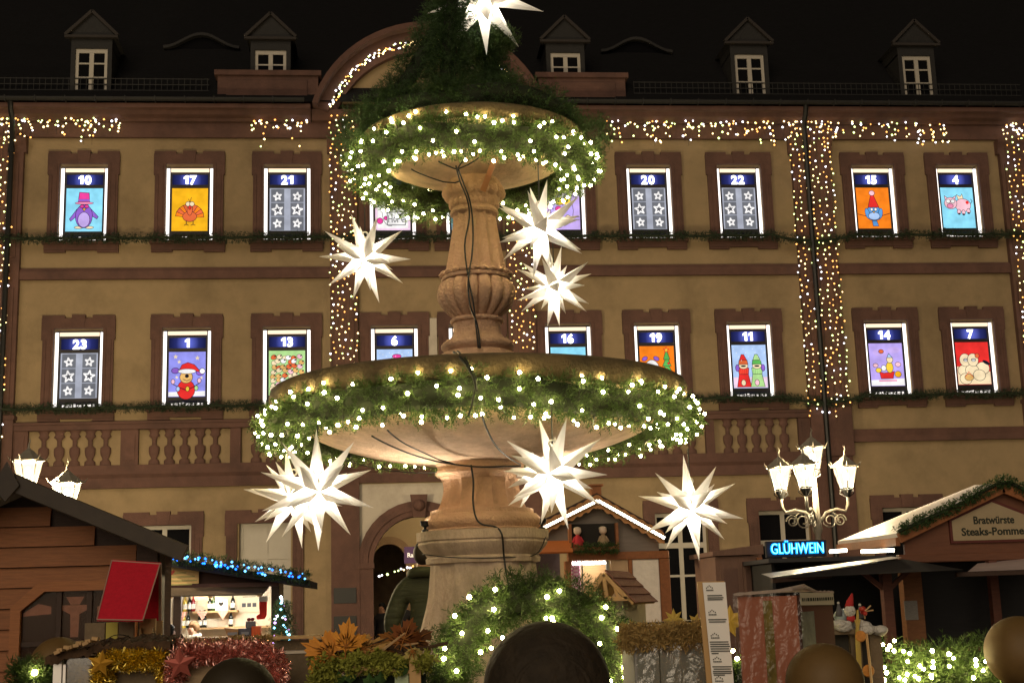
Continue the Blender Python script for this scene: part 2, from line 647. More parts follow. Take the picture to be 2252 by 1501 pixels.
def window_surround(cx, z0, z1, first={}):
    key = round(z1 - z0, 2)
    w = 2 * HW if z1 > 5 else 1.2
    if key not in first:
        a = surround_mesh(w, z1 - z0).build('window_surround', M_SAND, None, bevel=0)
        k = MB()
        k.prism([(-0.12, z1 - z0 + 0.005), (0.12, z1 - z0 + 0.005), (0.15, z1 - z0 + 0.30), (-0.15, z1 - z0 + 0.30)], -0.09, 0.0)
        kk = k.build('keystone', M_SAND)
        s = MB()
        hw = w / 2 + 0.235
        s.box(-hw - 0.08, hw + 0.08, -0.16, 0.0, -0.09, -0.022)
        s.box(-hw - 0.05, hw + 0.05, -0.09, 0.0, -0.22, -0.092)
        s.box(-hw - 0.05, -hw + 0.42, -0.075, 0.0, -0.27, -0.222)
        s.box(hw - 0.42, hw + 0.05, -0.075, 0.0, -0.27, -0.222)
        ss = s.build('sill', M_SAND)
        first[key] = (a.data, kk.data, ss.data)
        for q in (a, kk, ss):
            bpy.data.objects.remove(q)
    me = first[key]
    o = place('window_surround', me[0], (cx, FY, z0), hall)
    place('keystone', me[1], (cx, FY, z0), o)
    place('sill', me[2], (cx, FY, z0), o)
    return o


for c in COLS:
    for z0, z1 in ROWS:
        window_surround(c, z0, z1)
for a, b in GROUND_WINDOWS:
    window_surround((a + b) / 2, 0.95, 3.40)

# ---- casement windows of the ground floor
for k, (a, b) in enumerate(GROUND_WINDOWS):
    y = FY + 0.16
    fr = MB()
    t = 0.07
    fr.box(a, a + t, y, y + 0.06, 0.95, 3.40)
    fr.box(b - t, b, y, y + 0.06, 0.95, 3.40)
    fr.box(a + t, b - t, y, y + 0.06, 3.32, 3.40)
    fr.box(a + t, b - t, y, y + 0.06, 0.95, 1.03)
    fr.box(a + t, b - t, y - 0.01, y + 0.06, 2.62, 2.74)
    mid = (a + b) / 2
    fr.box(mid - 0.05, mid + 0.05, y - 0.004, y + 0.06, 1.03, 2.62)
    fr.box(mid - 0.05, mid + 0.05, y - 0.004, y + 0.06, 2.74, 3.32)
    fr.box(a + t, b - t, y + 0.006, y + 0.05, 1.98, 2.03)
    w = fr.build('window', M_WHITE, hall)
    blind = k == 1
    for x0, x1 in ((a + t, mid - 0.05), (mid + 0.05, b - t)):
        for z0, z1 in ((1.03, 1.98), (2.03, 2.62), (2.74, 3.32)):
            p = MB()
            p.box(x0 - 0.01, x1 + 0.01, y + 0.025, y + 0.032, z0 - 0.01, z1 + 0.01)
            p.build('pane', M_WHITE if blind else M_PANE, w)
    bk = MB()
    bk.box(a - 0.02, b + 0.02, FY + 0.385, FY + 0.40, 0.9, 3.45)
    bk.build('blackout', M_BLACK, w)

pa_, pb_ = at(936, 792, FY), at(960, 700, FY)
pn_ = MB()
pn_.box(pa_.x, pb_.x, FY - 0.05, FY - 0.001, pa_.z, pb_.z)
pn_.build('pale_panel', M_PALE, hall)

# ---- belts, frieze, cornice, gutter
bl = MB()
bl.xprism([(FY - 0.10, 8.90), (FY + 0.02, 8.90), (FY + 0.02, 9.16), (FY - 0.06, 9.16), (FY - 0.10, 9.08)], X0, X1)
bl.build('belt_course', M_SAND, hall)
bl = MB()
bl.xprism([(FY - 0.12, 4.22), (FY + 0.02, 4.22), (FY + 0.02, 4.60), (FY - 0.16, 4.60), (FY - 0.16, 4.52), (FY - 0.10, 4.44)], X0, 10.55)
bl.xprism([(FY - 0.15, 4.60), (FY + 0.02, 4.60), (FY + 0.02, 4.72), (FY - 0.15, 4.72)], X0, 10.55)
bl.build('belt_course', M_SAND, hall)
bl = MB()
bl.xprism([(FY - 0.12, 4.92), (FY + 0.02, 4.92), (FY + 0.02, 5.20), (FY - 0.16, 5.20), (FY - 0.12, 5.05)], 10.68, X1)
bl.build('belt_course', M_SAND, hall)
bl = MB()
bl.xprism([(FY - 0.08, 12.24), (FY + 0.02, 12.24), (FY + 0.02, 12.62), (FY - 0.08, 12.62)], X0, X1)
bl.build('frieze', M_SAND, hall)
bl = MB()
prof = [(FY + 0.02, 12.60), (FY - 0.16, 12.60), (FY - 0.20, 12.66), (FY - 0.34, 12.70), (FY - 0.40, 12.78), (FY - 0.52, 12.80), (FY - 0.52, 12.90), (FY + 0.02, 12.92)]
bl.xprism(prof, X0, -1.62)
bl.xprism(prof, 3.90, X1)
bl.build('cornice', M_SAND, hall)
gt = MB()
half = [(FY - 0.60 + 0.075 * math.cos(a), 12.99 + 0.075 * math.sin(a)) for a in [math.pi + i * math.pi / 8 for i in range(9)]]
for a, b in ((X0, -1.75), (4.02, X1)):
    gt.xprism(half + [(FY - 0.54, 13.0), (FY - 0.66, 13.0)], a, b)
gto = gt.build('gutter', M_ZINC, hall)
br = MB()
x = -15.0
while x < 22:
    if x < -1.9 or x > 4.2:
        br.box(x - 0.012, x + 0.012, FY - 0.684, FY - 0.52, 12.9, 13.02)
    x += 0.66
br.build('gutter_bracket', M_ZINC, gto)
for x in (-8.30, 10.06):
    dp = MB()
    dp.tube([(x, FY - 0.55, 12.92), (x, FY - 0.5, 12.75), (x, FY - 0.32, 12.55), (x, FY - 0.30, 12.3), (x, FY - 0.30, 0.2)], 0.062, 8)
    for z in (3.2, 6.4, 9.0, 11.8):
        dp.tube([(x, FY - 0.30, z), (x, FY - 0.30, z + 0.08)], 0.078, 8)
    dp.build('drainpipe', M_IRON, hall, smooth=40)

# ---- pilasters
for px, wd, z0 in ((-8.38, 0.62, 0), (-0.89, 0.62, 0), (3.15, 0.62, 0), (10.22, 0.92, 0), (15.30, 0.72, 0)):
    p = MB()
    p.box(px - wd / 2, px + wd / 2, FY - 0.14, FY + 0.01, 0, 12.24)
    p.box(px - wd / 2 + 0.09, px + wd / 2 - 0.09, FY - 0.17, FY - 0.139, 5.9, 8.7)
    p.box(px - wd / 2 + 0.09, px + wd / 2 - 0.09, FY - 0.17, FY - 0.139, 9.4, 11.6)
    po = p.build('pilaster', M_SAND, hall)
    c = MB()
    c.xprism([(FY - 0.14, 11.86), (FY, 11.86), (FY, 12.20), (FY - 0.26, 12.20), (FY - 0.26, 12.12), (FY - 0.18, 12.0)], px - wd / 2 - 0.06, px + wd / 2 + 0.06)
    c.build('capital', M_SAND, po)
    c = MB()
    c.box(px - wd / 2 - 0.03, px + wd / 2 + 0.03, FY - 0.22, FY, 4.60, 5.75)
    c.box(px - wd / 2 - 0.06, px + wd / 2 + 0.06, FY - 0.25, FY, 5.75, 5.84)
    c.build('pilaster_base', M_SAND, po)

# ---- blind balustrade under the windows
rail = MB()
rail.box(-8.07, 9.76, FY - 0.17, FY + 0.01, 5.50, 5.68)
rail.box(-8.07, 9.76, FY - 0.20, FY + 0.01, 5.62, 5.665)
ro = rail.build('balustrade_rail', M_SAND, hall)
u = 0.00405
bprof = [(43, 1140), (30, 1150), (23, 1165), (31, 1180), (22, 1190), (13, 1200), (13, 1235), (29, 1247), (30, 1270), (27, 1290), (15, 1315), (29, 1328), (31, 1350)]
bprof = [(w * u, 4.72 + (1352 - y) * 0.79 / 212) for w, y in bprof]
bm_ = MB()
bm_.lathe((0, 0, 0), [(r, z - 4.72) for r, z in bprof[::-1]], 14, sy=0.5)
bme = bm_.build('baluster', M_SAND, smooth=50)
bmesh_bal = bme.data
bpy.data.objects.remove(bme)
GAP = 0.33
edges = []
for c in COLS[:8]:
    half_w = 0.90 if c in (0.24, 2.01) else 0.99
    n = 5
    gp = half_w * 2 / 6
    if c in (0.24, 2.01):
        half_w, gp = 0.82, 0.274
    for k in range(n + 1):
        if k in (0,):
            continue
        place('baluster', bmesh_bal, (c - half_w + k * gp, FY - 0.05, 4.722), ro, sc=(gp / 0.345, 1, 1))
    edges.append((c - half_w, c + half_w))
edges = [(-99, -8.07)] + edges + [(9.76, 99)]
for (a0, a1), (b0, b1) in zip(edges[:-1], edges[1:]):
    if b0 - a1 > 0.04:
        p = MB()
        p.box(a1, b0, FY - 0.13, FY + 0.01, 4.722, 5.498)
        if b0 - a1 > 0.25:
            p.box(a1 + 0.07, b0 - 0.07, FY - 0.15, FY - 0.128, 4.82, 5.40)
        p.build('balustrade_pier', M_SAND, ro)

# ---- curved pediment over the middle
PCX, PZ, PR = 1.13, 12.05, 2.80
pd = MB()


def arc(r, a0, a1, n=28):
    return [(PCX + r * math.cos(a0 + (a1 - a0) * i / n), PZ + r * math.sin(a0 + (a1 - a0) * i / n)) for i in range(n + 1)]


a0, a1 = math.radians(17), math.radians(163)
pd.prism(arc(PR - 0.30, a0, a1) + [(PCX - 2.40, 12.7), (PCX + 2.40, 12.7)], FY - 0.10, FY + 0.5)
po = pd.build('pediment', M_PLASTER, hall)
for r0, r1, y in ((PR - 0.10, PR + 0.02, FY - 0.72), (PR - 0.34, PR - 0.10, FY - 0.46), (PR - 0.52, PR - 0.34, FY - 0.28)):
    q = MB()
    A, B_ = arc(r0, a0, a1), arc(r1, a0, a1)
    n = len(A)
    vs = [(x, y, z) for x, z in A] + [(x, y, z) for x, z in B_] + [(x, FY + 0.4, z) for x, z in A] + [(x, FY + 0.4, z) for x, z in B_]
    fs = []
    for i in range(n - 1):
        fs += [(i, i + 1, n + i + 1, n + i), (i, 2 * n + i, 2 * n + i + 1, i + 1), (n + i, n + i + 1, 3 * n + i + 1, 3 * n + i)]
    fs += [(0, n, 3 * n, 2 * n), (n - 1, 2 * n - 1, 4 * n - 1, 3 * n - 1)]
    q.add(vs, fs)
    q.build('pediment_moulding', M_SAND, po)
q = MB()
q.xprism([(FY - 0.2, 12.62), (FY, 12.62), (FY, 12.84), (FY - 0.34, 12.84), (FY - 0.30, 12.74)], -1.60, 3.88)
q.build('pediment_moulding', M_SAND, po)
for a, b in ((-3.75, -1.45), (3.70, 5.78)):
    q = MB()
    q.box(a, b, FY - 0.30, FY + 0.5, 12.93, 13.66)
    q.box(a - 0.07, b + 0.07, FY - 0.37, FY + 0.55, 13.66, 13.78)
    q.box(a + 0.2, b - 0.25, FY - 0.325, FY - 0.299, 13.05, 13.55)
    q.build('parapet', M_SAND, hall)

# ---- roof, snow guard, dormers
EY, EZ, RS = FY - 0.5, 12.96, 1.25
rf = MB()
rf.add([(X0 - 1, EY, EZ), (X1 + 1, EY, EZ), (X1 - 5, EY + 6.2, EZ + 6.2 * RS), (X0 + 5, EY + 6.2, EZ + 6.2 * RS), (X0 - 1, EY + 12.6, EZ), (X1 + 1, EY + 12.6, EZ)],
       [(0, 1, 2, 3), (5, 4, 3, 2), (4, 0, 3), (1, 5, 2)])
roof = rf.build('roof', M_SLATE, hall)
for a, b in ((-14, -3.95), (6.0, 15.6)):
    sg = MB()
    for dz in (0.06, 0.20, 0.34):
        sg.beam((a, EY + 0.28, EZ + 0.30 + dz), (b, EY + 0.28, EZ + 0.30 + dz), 0.015, 0.018)
    x = a
    while x <= b:
        sg.beam((x, EY + 0.28, EZ + 0.32), (x, EY + 0.28, EZ + 0.66), 0.012, 0.012, up=(1, 0, 0))
        x += 0.13
    sg.build('snow_guard', M_ZINC, roof)
for cx in (-6.62, -2.55, 4.38, 8.85, 13.02):
    d = MB()
    w, z0, z1, y = 0.46, 13.30, 14.62, FY - 0.24
    low = 14.30
    d.box(cx - w, cx - 0.36, y, y + 1.4, z0, z1 - 0.25)
    d.box(cx + 0.36, cx + w, y, y + 1.4, z0, z1 - 0.25)
    d.box(cx - w, cx + w, y + 0.001, y + 1.6, low + 0.03, z1)
    dm = d.build('dormer', M_SLATEWALL, hall)
    e = MB()
    e.prism([(cx - w - 0.10, z1 + 0.001), (cx + w + 0.10, z1 + 0.001), (cx, z1 + 0.55)], y - 0.02, y + 2.2)
    e.build('gable', M_SLATEWALL, dm)
    e = MB()
    e.box(cx - w - 0.14, cx + w + 0.14, y - 0.10, y, z1 - 0.06, z1)
    for s in (-1, 1):
        e.beam((cx + s * (w + 0.13), y - 0.06, z1 + 0.01), (cx, y - 0.06, z1 + 0.60), 0.08, 0.07, up=(0, 0, 1))
    e.build('gable_trim', mat('weathered dormer trim', (0.020, 0.016, 0.0145), 0.8, noise=0.2), dm)
    f = MB()
    fy = y + 0.04
    f.box(cx - 0.36, cx - 0.29, fy, fy + 0.06, z0, low + 0.03)
    f.box(cx + 0.29, cx + 0.36, fy, fy + 0.06, z0, low + 0.03)
    f.box(cx - 0.29, cx + 0.29, fy, fy + 0.06, low - 0.07, low + 0.03)
    f.box(cx - 0.05, cx + 0.05, fy - 0.01, fy + 0.06, z0, low - 0.07)
    for z in (z0 + 0.32, z0 + 0.66):
        f.box(cx - 0.29, cx - 0.05, fy + 0.01, fy + 0.05, z, z + 0.035)
        f.box(cx + 0.05, cx + 0.29, fy + 0.01, fy + 0.05, z, z + 0.035)
    f.build('window', M_WHITE, dm)
    f = MB()
    f.box(cx - 0.29, cx + 0.29, fy + 0.03, fy + 0.036, z0, low - 0.07)
    f.build('pane', M_PANE, dm)
for cx in (-4.3, 6.35):
    e = MB()
    n = 14
    top = [(cx - 0.9 + 1.8 * i / n, 14.85 + 0.34 * 0.5 * (1 - math.cos(2 * math.pi * i / n))) for i in range(n + 1)]
    e.prism([(x, z + 0.07) for x, z in top] + [(x, z) for x, z in top[::-1]], FY + 0.9, FY + 2.4)
    dm = e.build('eyebrow_dormer', mat('slate eyebrow', (0.012, 0.0115, 0.012), 0.8), hall)
    e = MB()
    e.prism([(cx + 0.9, 14.845)] + [(x, z - 0.002) for x, z in top[::-1]] + [(cx - 0.9, 14.845)], FY + 1.05, FY + 1.1)
    e.build('pane', M_PANE, dm)
ch = MB()
ch.box(0.55, 1.45, FY + 3.2, FY + 4.2, 15.5, 20.5)
ch.build('chimney', mat('dark brick', (0.05, 0.04, 0.035), 0.9, noise=0.3, nscale=8), roof)

# ---- archway and passage
ar = MB()


def arch_ring(mb, cx, zs, r0, r1, y0, y1, n=18, mi=0, legs=0.0):
    A = [(cx + r0 * math.cos(math.pi * i / n), zs + r0 * math.sin(math.pi * i / n)) for i in range(n + 1)]
    B_ = [(cx + r1 * math.cos(math.pi * i / n), zs + r1 * math.sin(math.pi * i / n)) for i in range(n + 1)]
    k = n + 1
    vs = [(x, y0, z) for x, z in A] + [(x, y0, z) for x, z in B_] + [(x, y1, z) for x, z in A] + [(x, y1, z) for x, z in B_]
    fs = []
    for i in range(n):
        fs += [(i, i + 1, k + i + 1, k + i), (i, 2 * k + i, 2 * k + i + 1, i + 1), (k + i, k + i + 1, 3 * k + i + 1, 3 * k + i), (2 * k + i, 2 * k + i + 1, 3 * k + i + 1, 3 * k + i)]
    mb.add(vs, fs, mi)
    if legs > 0:
        mb.box(cx - r1, cx - r0, y0, y1, zs - legs, zs)
        mb.box(cx + r0, cx + r1, y0, y1, zs - legs, zs)


arch_ring(ar, ACX, ASZ, ARI - 0.02, ARO, FY - 0.12, FY + 0.39, legs=2.45)
ao = ar.build('archway', M_SAND, hall, smooth=35)
q = MB()
for s in (-1, 1):
    q.box(ACX + s * 1.195 - 0.20, ACX + s * 1.195 + 0.20, FY - 0.17, FY + 0.2, ASZ - 0.10, ASZ + 0.02)
q.build('impost', M_SAND, ao)
q = MB()
arch_ring(q, ACX, ASZ, ARI + 0.10, ARI + 0.20, FY - 0.16, FY - 0.119)
q.build('arch_moulding', M_SAND, ao, smooth=35)
q = MB()
q.prism([(ACX - 0.13, ASZ + 0.98), (ACX + 0.13, ASZ + 0.98), (ACX + 0.19, ASZ + 1.48), (ACX - 0.19, ASZ + 1.48)], FY - 0.26, FY - 0.1)
q.ball((ACX, FY - 0.27, ASZ + 1.24), 0.13, 10, 8)
q.build('keystone', M_SAND, ao)
ps = MB()
M_PASS = mat('passage plaster', (0.55, 0.43, 0.25), 0.9, noise=0.08, nscale=2)
ps.box(ACX - 2.2, ACX - 2.1, FY + 0.39, FY + 3.2, 0, 4.1)
ps.box(ACX + 2.1, ACX + 2.2, FY + 0.39, FY + 3.2, 0, 4.1)
ps.box(ACX - 2.2, ACX + 2.2, FY + 0.39, FY + 3.2, 4.1, 4.2)
ps.build('passage', M_PASS, hall)
EYW = FY + 3.2
ic = at(856, 1232, EYW)
q = MB()
arch_ring(q, ic.x, ic.z, 0.40, 0.58, EYW - 0.08, EYW + 0.2, legs=ic.z)
q.build('passage_arch', mat('passage arch stone', (0.40, 0.27, 0.16), 0.85, noise=0.15), hall, smooth=35)
q = MB()
n = 16
for s in (-1, 1):
    ring_ = [(ic.x + s * 0.50 * math.sin(math.pi / 2 * k / n), ic.z + 0.50 * math.cos(math.pi / 2 * k / n)) for k in range(n + 1)]
    q.prism(ring_ + [(ic.x + s * 0.50, 0), (ic.x + s * 3.0, 0), (ic.x + s * 3.0, 4.1), (ic.x, 4.1)], EYW, EYW + 0.1)
q.build('passage_end', M_PASS, hall)
q = MB()
q.box(ic.x - 0.5, ic.x + 0.5, EYW + 1.5, EYW + 1.6, 0, 4.0)
q.build('courtyard_wall', mat('dim courtyard wall', (0.22, 0.14, 0.08), 0.9, noise=0.4, nscale=3), hall)
# lit ceiling lamp of the passage: its glow is what lights the vault in the photograph
q = MB()
q.ball((ACX + 0.5, FY + 1.5, 3.80), 0.10, 12, 8)
q.build('ceiling_lamp', glow('passage lamp', (1.0, 0.82, 0.55), 90), hall, smooth=True)
# grille slots beside the archway
for z0, z1 in ((1.62, 1.95), (0.75, 1.35)):
    q = MB()
    q.box(-1.15, -0.66, FY - 0.165, FY - 0.139, z0, z1)
    q.build('grille', M_IRON, hall)

# purple hanging sign in the archway
sg_loc = at(892, 1205, 25.5)
sn = thing('hanging_sign', 'purple hanging sign with white lettering in front of the archway', 'sign', (sg_loc.x, 25.5, sg_loc.z - 0.2))
q = MB()
q.box(sg_loc.x - 0.03, sg_loc.x + 0.95, 25.48, 25.52, sg_loc.z - 0.28, sg_loc.z + 0.03)
q.build('board', mat('purple board', (0.055, 0.022, 0.085), 0.5), sn)
q = MB()
q.tube([(sg_loc.x + 0.9, 25.5, 0), (sg_loc.x + 0.9, 25.5, sg_loc.z + 0.1)], 0.03, 8)
q.build('post', M_IRON, sn)
lettering('Rat', 0.115, (sg_loc.x + 0.025, 25.478, sg_loc.z - 0.165), mat('white lettering', (0.8, 0.78, 0.74), 0.5, emit=(0.9, 0.9, 1), es=0.25), sn, fat=0.003, align='LEFT')

# ================================================================== advent displays in the windows
PAL = {'cyan': (0.30, 0.78, 1.0), 'amber': (1.0, 0.50, 0.015), 'white': (1.0, 0.97, 0.95), 'grey': (0.17, 0.175, 0.195), 'lgrey': (0.42, 0.44, 0.52), 'dgrey': (0.09, 0.09, 0.10),
       'black': (0.012, 0.01, 0.02), 'purple': (0.30, 0.13, 0.62), 'lilac': (0.62, 0.45, 0.92), 'pink': (0.98, 0.30, 0.50), 'hot': (0.85, 0.06, 0.34), 'red': (0.85, 0.035, 0.03),
       'brick': (0.85, 0.16, 0.05), 'orange': (1.0, 0.24, 0.015), 'yellow': (1.0, 0.68, 0.06), 'cream': (1.0, 0.80, 0.50), 'tan': (0.85, 0.50, 0.16), 'blue': (0.12, 0.35, 0.75),
       'violet': (0.32, 0.32, 0.90), 'lav': (0.55, 0.42, 0.95), 'green': (0.12, 0.48, 0.10), 'lime': (0.48, 0.78, 0.30), 'sky': (0.48, 0.66, 1.0), 'rose': (1.0, 0.58, 0.66),
       'navy': (0.02, 0.025, 0.10), 'ppink': (1.0, 0.72, 0.90)}


def E_(cx, cy, rx, ry, c, rot=0.0, o=0.014):
    out = []
    n = 18

    def ell(a, b):
        return [(cx + a * math.cos(t) * math.cos(rot) - b * math.sin(t) * math.sin(rot), cy + a * math.cos(t) * math.sin(rot) + b * math.sin(t) * math.cos(rot)) for t in [2 * math.pi * i / n for i in range(n)]]
    if o:
        out.append((ell(rx + o, ry + o), 'black'))
    out.append((ell(rx, ry), c))
    return out


def L_(pts, w=0.014, c='black', closed=False):
    out = []
    k = len(pts)
    for i in range(k if closed else k - 1):
        (x0, y0), (x1, y1) = pts[i], pts[(i + 1) % k]
        d = math.hypot(x1 - x0, y1 - y0) or 1e-6
        ux, uy = (x1 - x0) / d, (y1 - y0) / d
        nx, ny = -uy * w / 2, ux * w / 2
        e = w * 0.3
        out.append(([(x0 + nx - ux * e, y0 + ny - uy * e), (x0 - nx - ux * e, y0 - ny - uy * e), (x1 - nx + ux * e, y1 - ny + uy * e), (x1 + nx + ux * e, y1 + ny + uy * e)], c))
    return out


def P_(pts, c, o=0.014):
    return [(pts, c)] + (L_(pts, o, 'black', True) if o else [])


def STAR(cx, cy, r, c='white', w=0.03, fill='black', n=5, inner=0.42, rot=0.0):
    pts = [(cx + (r if i % 2 == 0 else r * inner) * math.sin(math.pi * i / n + rot), cy + (r if i % 2 == 0 else r * inner) * math.cos(math.pi * i / n + rot)) for i in range(2 * n)]
    out = [([(cx, cy), pts[i], pts[(i + 1) % (2 * n)]], fill) for i in range(2 * n)] if fill else []
    return out + (L_(pts, w, c, True) if w else [])


def m_penguin():
    s = E_(-0.14, 0.10, 0.11, 0.03, 'cream') + E_(0.16, 0.10, 0.11, 0.03, 'cream')
    s += P_([(-0.20, 0.62), (-0.40, 0.34), (-0.36, 0.28), (-0.16, 0.46)], 'purple') + P_([(0.20, 0.62), (0.40, 0.40), (0.36, 0.34), (0.16, 0.46)], 'purple')
    s += E_(0.0, 0.42, 0.23, 0.33, 'purple') + E_(0.0, 0.32, 0.16, 0.21, 'lilac')
    s += E_(-0.06, 0.70, 0.05, 0.04, 'hot') + E_(0.07, 0.70, 0.05, 0.04, 'hot') + P_([(-0.05, 0.64), (0.06, 0.64), (0.0, 0.56)], 'amber')
    s += P_([(-0.17, 0.82), (0.15, 0.82), (0.13, 1.08), (-0.14, 1.10)], 'hot') + [([(-0.17, 0.84), (0.15, 0.84), (0.15, 0.90), (-0.17, 0.90)], 'purple')]
    return s + E_(0.0, 0.79, 0.25, 0.03, 'pink')


def m_turkey():
    s = []
    for i in range(9):
        a = math.pi * (i + 0.0) / 9 - 0.05
        b = math.pi * (i + 1.0) / 9 + 0.05 - 0.10
        s += P_([(0.10 * math.cos(a), 0.38 + 0.08 * math.sin(a)), (0.40 * math.cos(a), 0.40 + 0.36 * math.sin(a)), (0.40 * math.cos(b), 0.40 + 0.36 * math.sin(b)), (0.10 * math.cos(b), 0.38 + 0.08 * math.sin(b))], 'brick' if i % 2 else 'orange')
    s += E_(0.0, 0.40, 0.19, 0.14, 'brick') + E_(0.0, 0.60, 0.07, 0.16, 'brick')
    s += E_(-0.05, 0.76, 0.06, 0.06, 'cream') + E_(0.06, 0.76, 0.06, 0.06, 'cream') + E_(0.0, 0.66, 0.03, 0.05, 'red')
    for x in (-0.09, 0.10):
        s += L_([(x, 0.28), (x, 0.17)], 0.02) + L_([(x - 0.06, 0.15), (x, 0.18), (x + 0.06, 0.15)], 0.018)
    return s + L_([(0.0, 0.82), (-0.04, 0.90)], 0.014) + L_([(0.01, 0.82), (0.04, 0.95)], 0.014)


def m_shutter():
    s = [([(-0.50, 0.0), (-0.09, 0.0), (-0.09, 1.19), (-0.50, 1.19)], 'grey'), ([(0.09, 0.0), (0.50, 0.0), (0.50, 1.19), (0.09, 1.19)], 'grey')]
    s += L_([(-0.49, 0.02), (-0.49, 1.17)], 0.05, 'lgrey') + L_([(0.49, 0.02), (0.49, 1.17)], 0.05, 'lgrey')
    for y in (0.40, 0.80):
        s += L_([(-0.48, y), (-0.09, y)], 0.02, 'lgrey') + L_([(0.09, y), (0.48, y)], 0.02, 'lgrey')
    for x in (-0.28, 0.28):
        for y, r in ((0.19, 0.115), (0.58, 0.155), (0.97, 0.115)):
            s += STAR(x, y, r, 'white', 0.042, 'dgrey', rot=0.15 * (1 if x > 0 else -1))
    return s


def m_bear():
    s = [([(-0.44, 0.05), (0.44, 0.05), (0.44, 1.14), (-0.44, 1.14)], 'white')]
    s += E_(-0.08, 0.52, 0.22, 0.40, 'white') + E_(0.02, 0.78, 0.22, 0.26, 'white') + E_(-0.14, 1.04, 0.06, 0.07, 'white')
    s += E_(0.14, 0.82, 0.10, 0.06, 'navy') + L_([(-0.03, 0.66), (0.06, 0.62), (0.18, 0.63)], 0.016)
    s += E_(-0.34, 1.00, 0.09, 0.07, 'hot') + E_(-0.37, 0.26, 0.08, 0.08, 'hot') + E_(-0.20, 0.34, 0.05, 0.05, 'hot')
    s += P_([(-0.16, 0.14), (0.36, 0.14), (0.37, 0.52), (-0.16, 0.50)], 'white', 0.02)
    k = 0.02
    s += L_([(-0.12, 0.22), (-0.12, 0.42)], k) + L_([(-0.02, 0.22), (-0.02, 0.42)], k) + L_([(-0.12, 0.32), (-0.02, 0.32)], k)          # H
    s += L_([(0.03, 0.27), (0.06, 0.23), (0.10, 0.27), (0.10, 0.33), (0.06, 0.37), (0.03, 0.33)], k, closed=True)                      # o
    s += L_([(0.14, 0.22), (0.14, 0.42), (0.21, 0.41), (0.21, 0.33), (0.14, 0.31)], k)                                                  # P
    return s + L_([(0.25, 0.28), (0.33, 0.29), (0.32, 0.36), (0.27, 0.37), (0.25, 0.30), (0.28, 0.23), (0.33, 0.24)], k)               # e


def m_plainblue():
    return E_(0.1, 0.35, 0.22, 0.30, 'sky') + E_(0.1, 0.75, 0.14, 0.16, 'white')


def m_owl():
    s = E_(-0.02, 0.55, 0.33, 0.45, 'lav') + E_(-0.10, 0.82, 0.11, 0.11, 'yellow') + E_(0.13, 0.82, 0.11, 0.11, 'yellow') + P_([(-0.02, 0.78), (0.05, 0.78), (0.015, 0.70)], 'amber')
    s += E_(-0.12, 0.60, 0.09, 0.07, 'hot') + E_(-0.10, 0.82, 0.03, 0.03, 'black', o=0) + E_(0.13, 0.82, 0.03, 0.03, 'black', o=0)
    return s + L_([(-0.48, 0.30), (0.48, 0.36)], 0.02) + L_([(-0.48, 0.22), (0.48, 0.28)], 0.02) + E_(0.15, 0.36, 0.06, 0.05, 'cream') + E_(-0.22, 0.12, 0.20, 0.09, 'lilac')


def m_bird():
    s = L_([(-0.5, 0.42), (0.0, 0.30), (0.5, 0.44)], 0.018) + P_([(-0.07, 0.22), (0.07, 0.22), (0.12, 0.06), (-0.05, 0.06)], 'blue')
    s += E_(0.0, 0.44, 0.26, 0.21, 'blue') + E_(-0.20, 0.44, 0.06, 0.15, 'blue', 0.2) + E_(0.20, 0.44, 0.06, 0.15, 'blue', -0.2) + E_(0.0, 0.36, 0.17, 0.11, 'sky')
    s += P_([(-0.17, 0.62), (0.17, 0.62), (0.02, 1.00), (-0.06, 1.00)], 'red') + E_(-0.02, 1.05, 0.08, 0.07, 'rose') + E_(-0.06, 0.56, 0.035, 0.04, 'white') + E_(0.06, 0.56, 0.035, 0.04, 'white')
    return s + P_([(-0.04, 0.50), (0.04, 0.50), (0.0, 0.44)], 'amber')


def m_pig():
    s = P_([(0.05, 0.80), (-0.02, 1.00), (0.10, 0.94), (0.16, 1.02), (0.20, 0.82)], 'cream') + E_(0.16, 0.68, 0.24, 0.19, 'rose')
    for x, y in ((0.02, 0.48), (0.16, 0.46), (0.32, 0.50)):
        s += E_(x, y, 0.05, 0.07, 'rose') + E_(x, y - 0.06, 0.04, 0.03, 'black', o=0)
    s += P_([(-0.38, 0.80), (-0.40, 0.97), (-0.28, 0.88)], 'rose') + P_([(-0.08, 0.82), (-0.04, 0.97), (-0.16, 0.90)], 'rose')
    s += E_(-0.22, 0.74, 0.19, 0.17, 'rose') + E_(-0.24, 0.66, 0.09, 0.06, 'pink') + E_(-0.29, 0.80, 0.06, 0.05, 'white') + E_(-0.15, 0.80, 0.06, 0.05, 'white')
    return s + E_(0.30, 0.76, 0.05, 0.05, 'red', o=0) + L_([(0.40, 0.72), (0.46, 0.80), (0.42, 0.86)], 0.016)


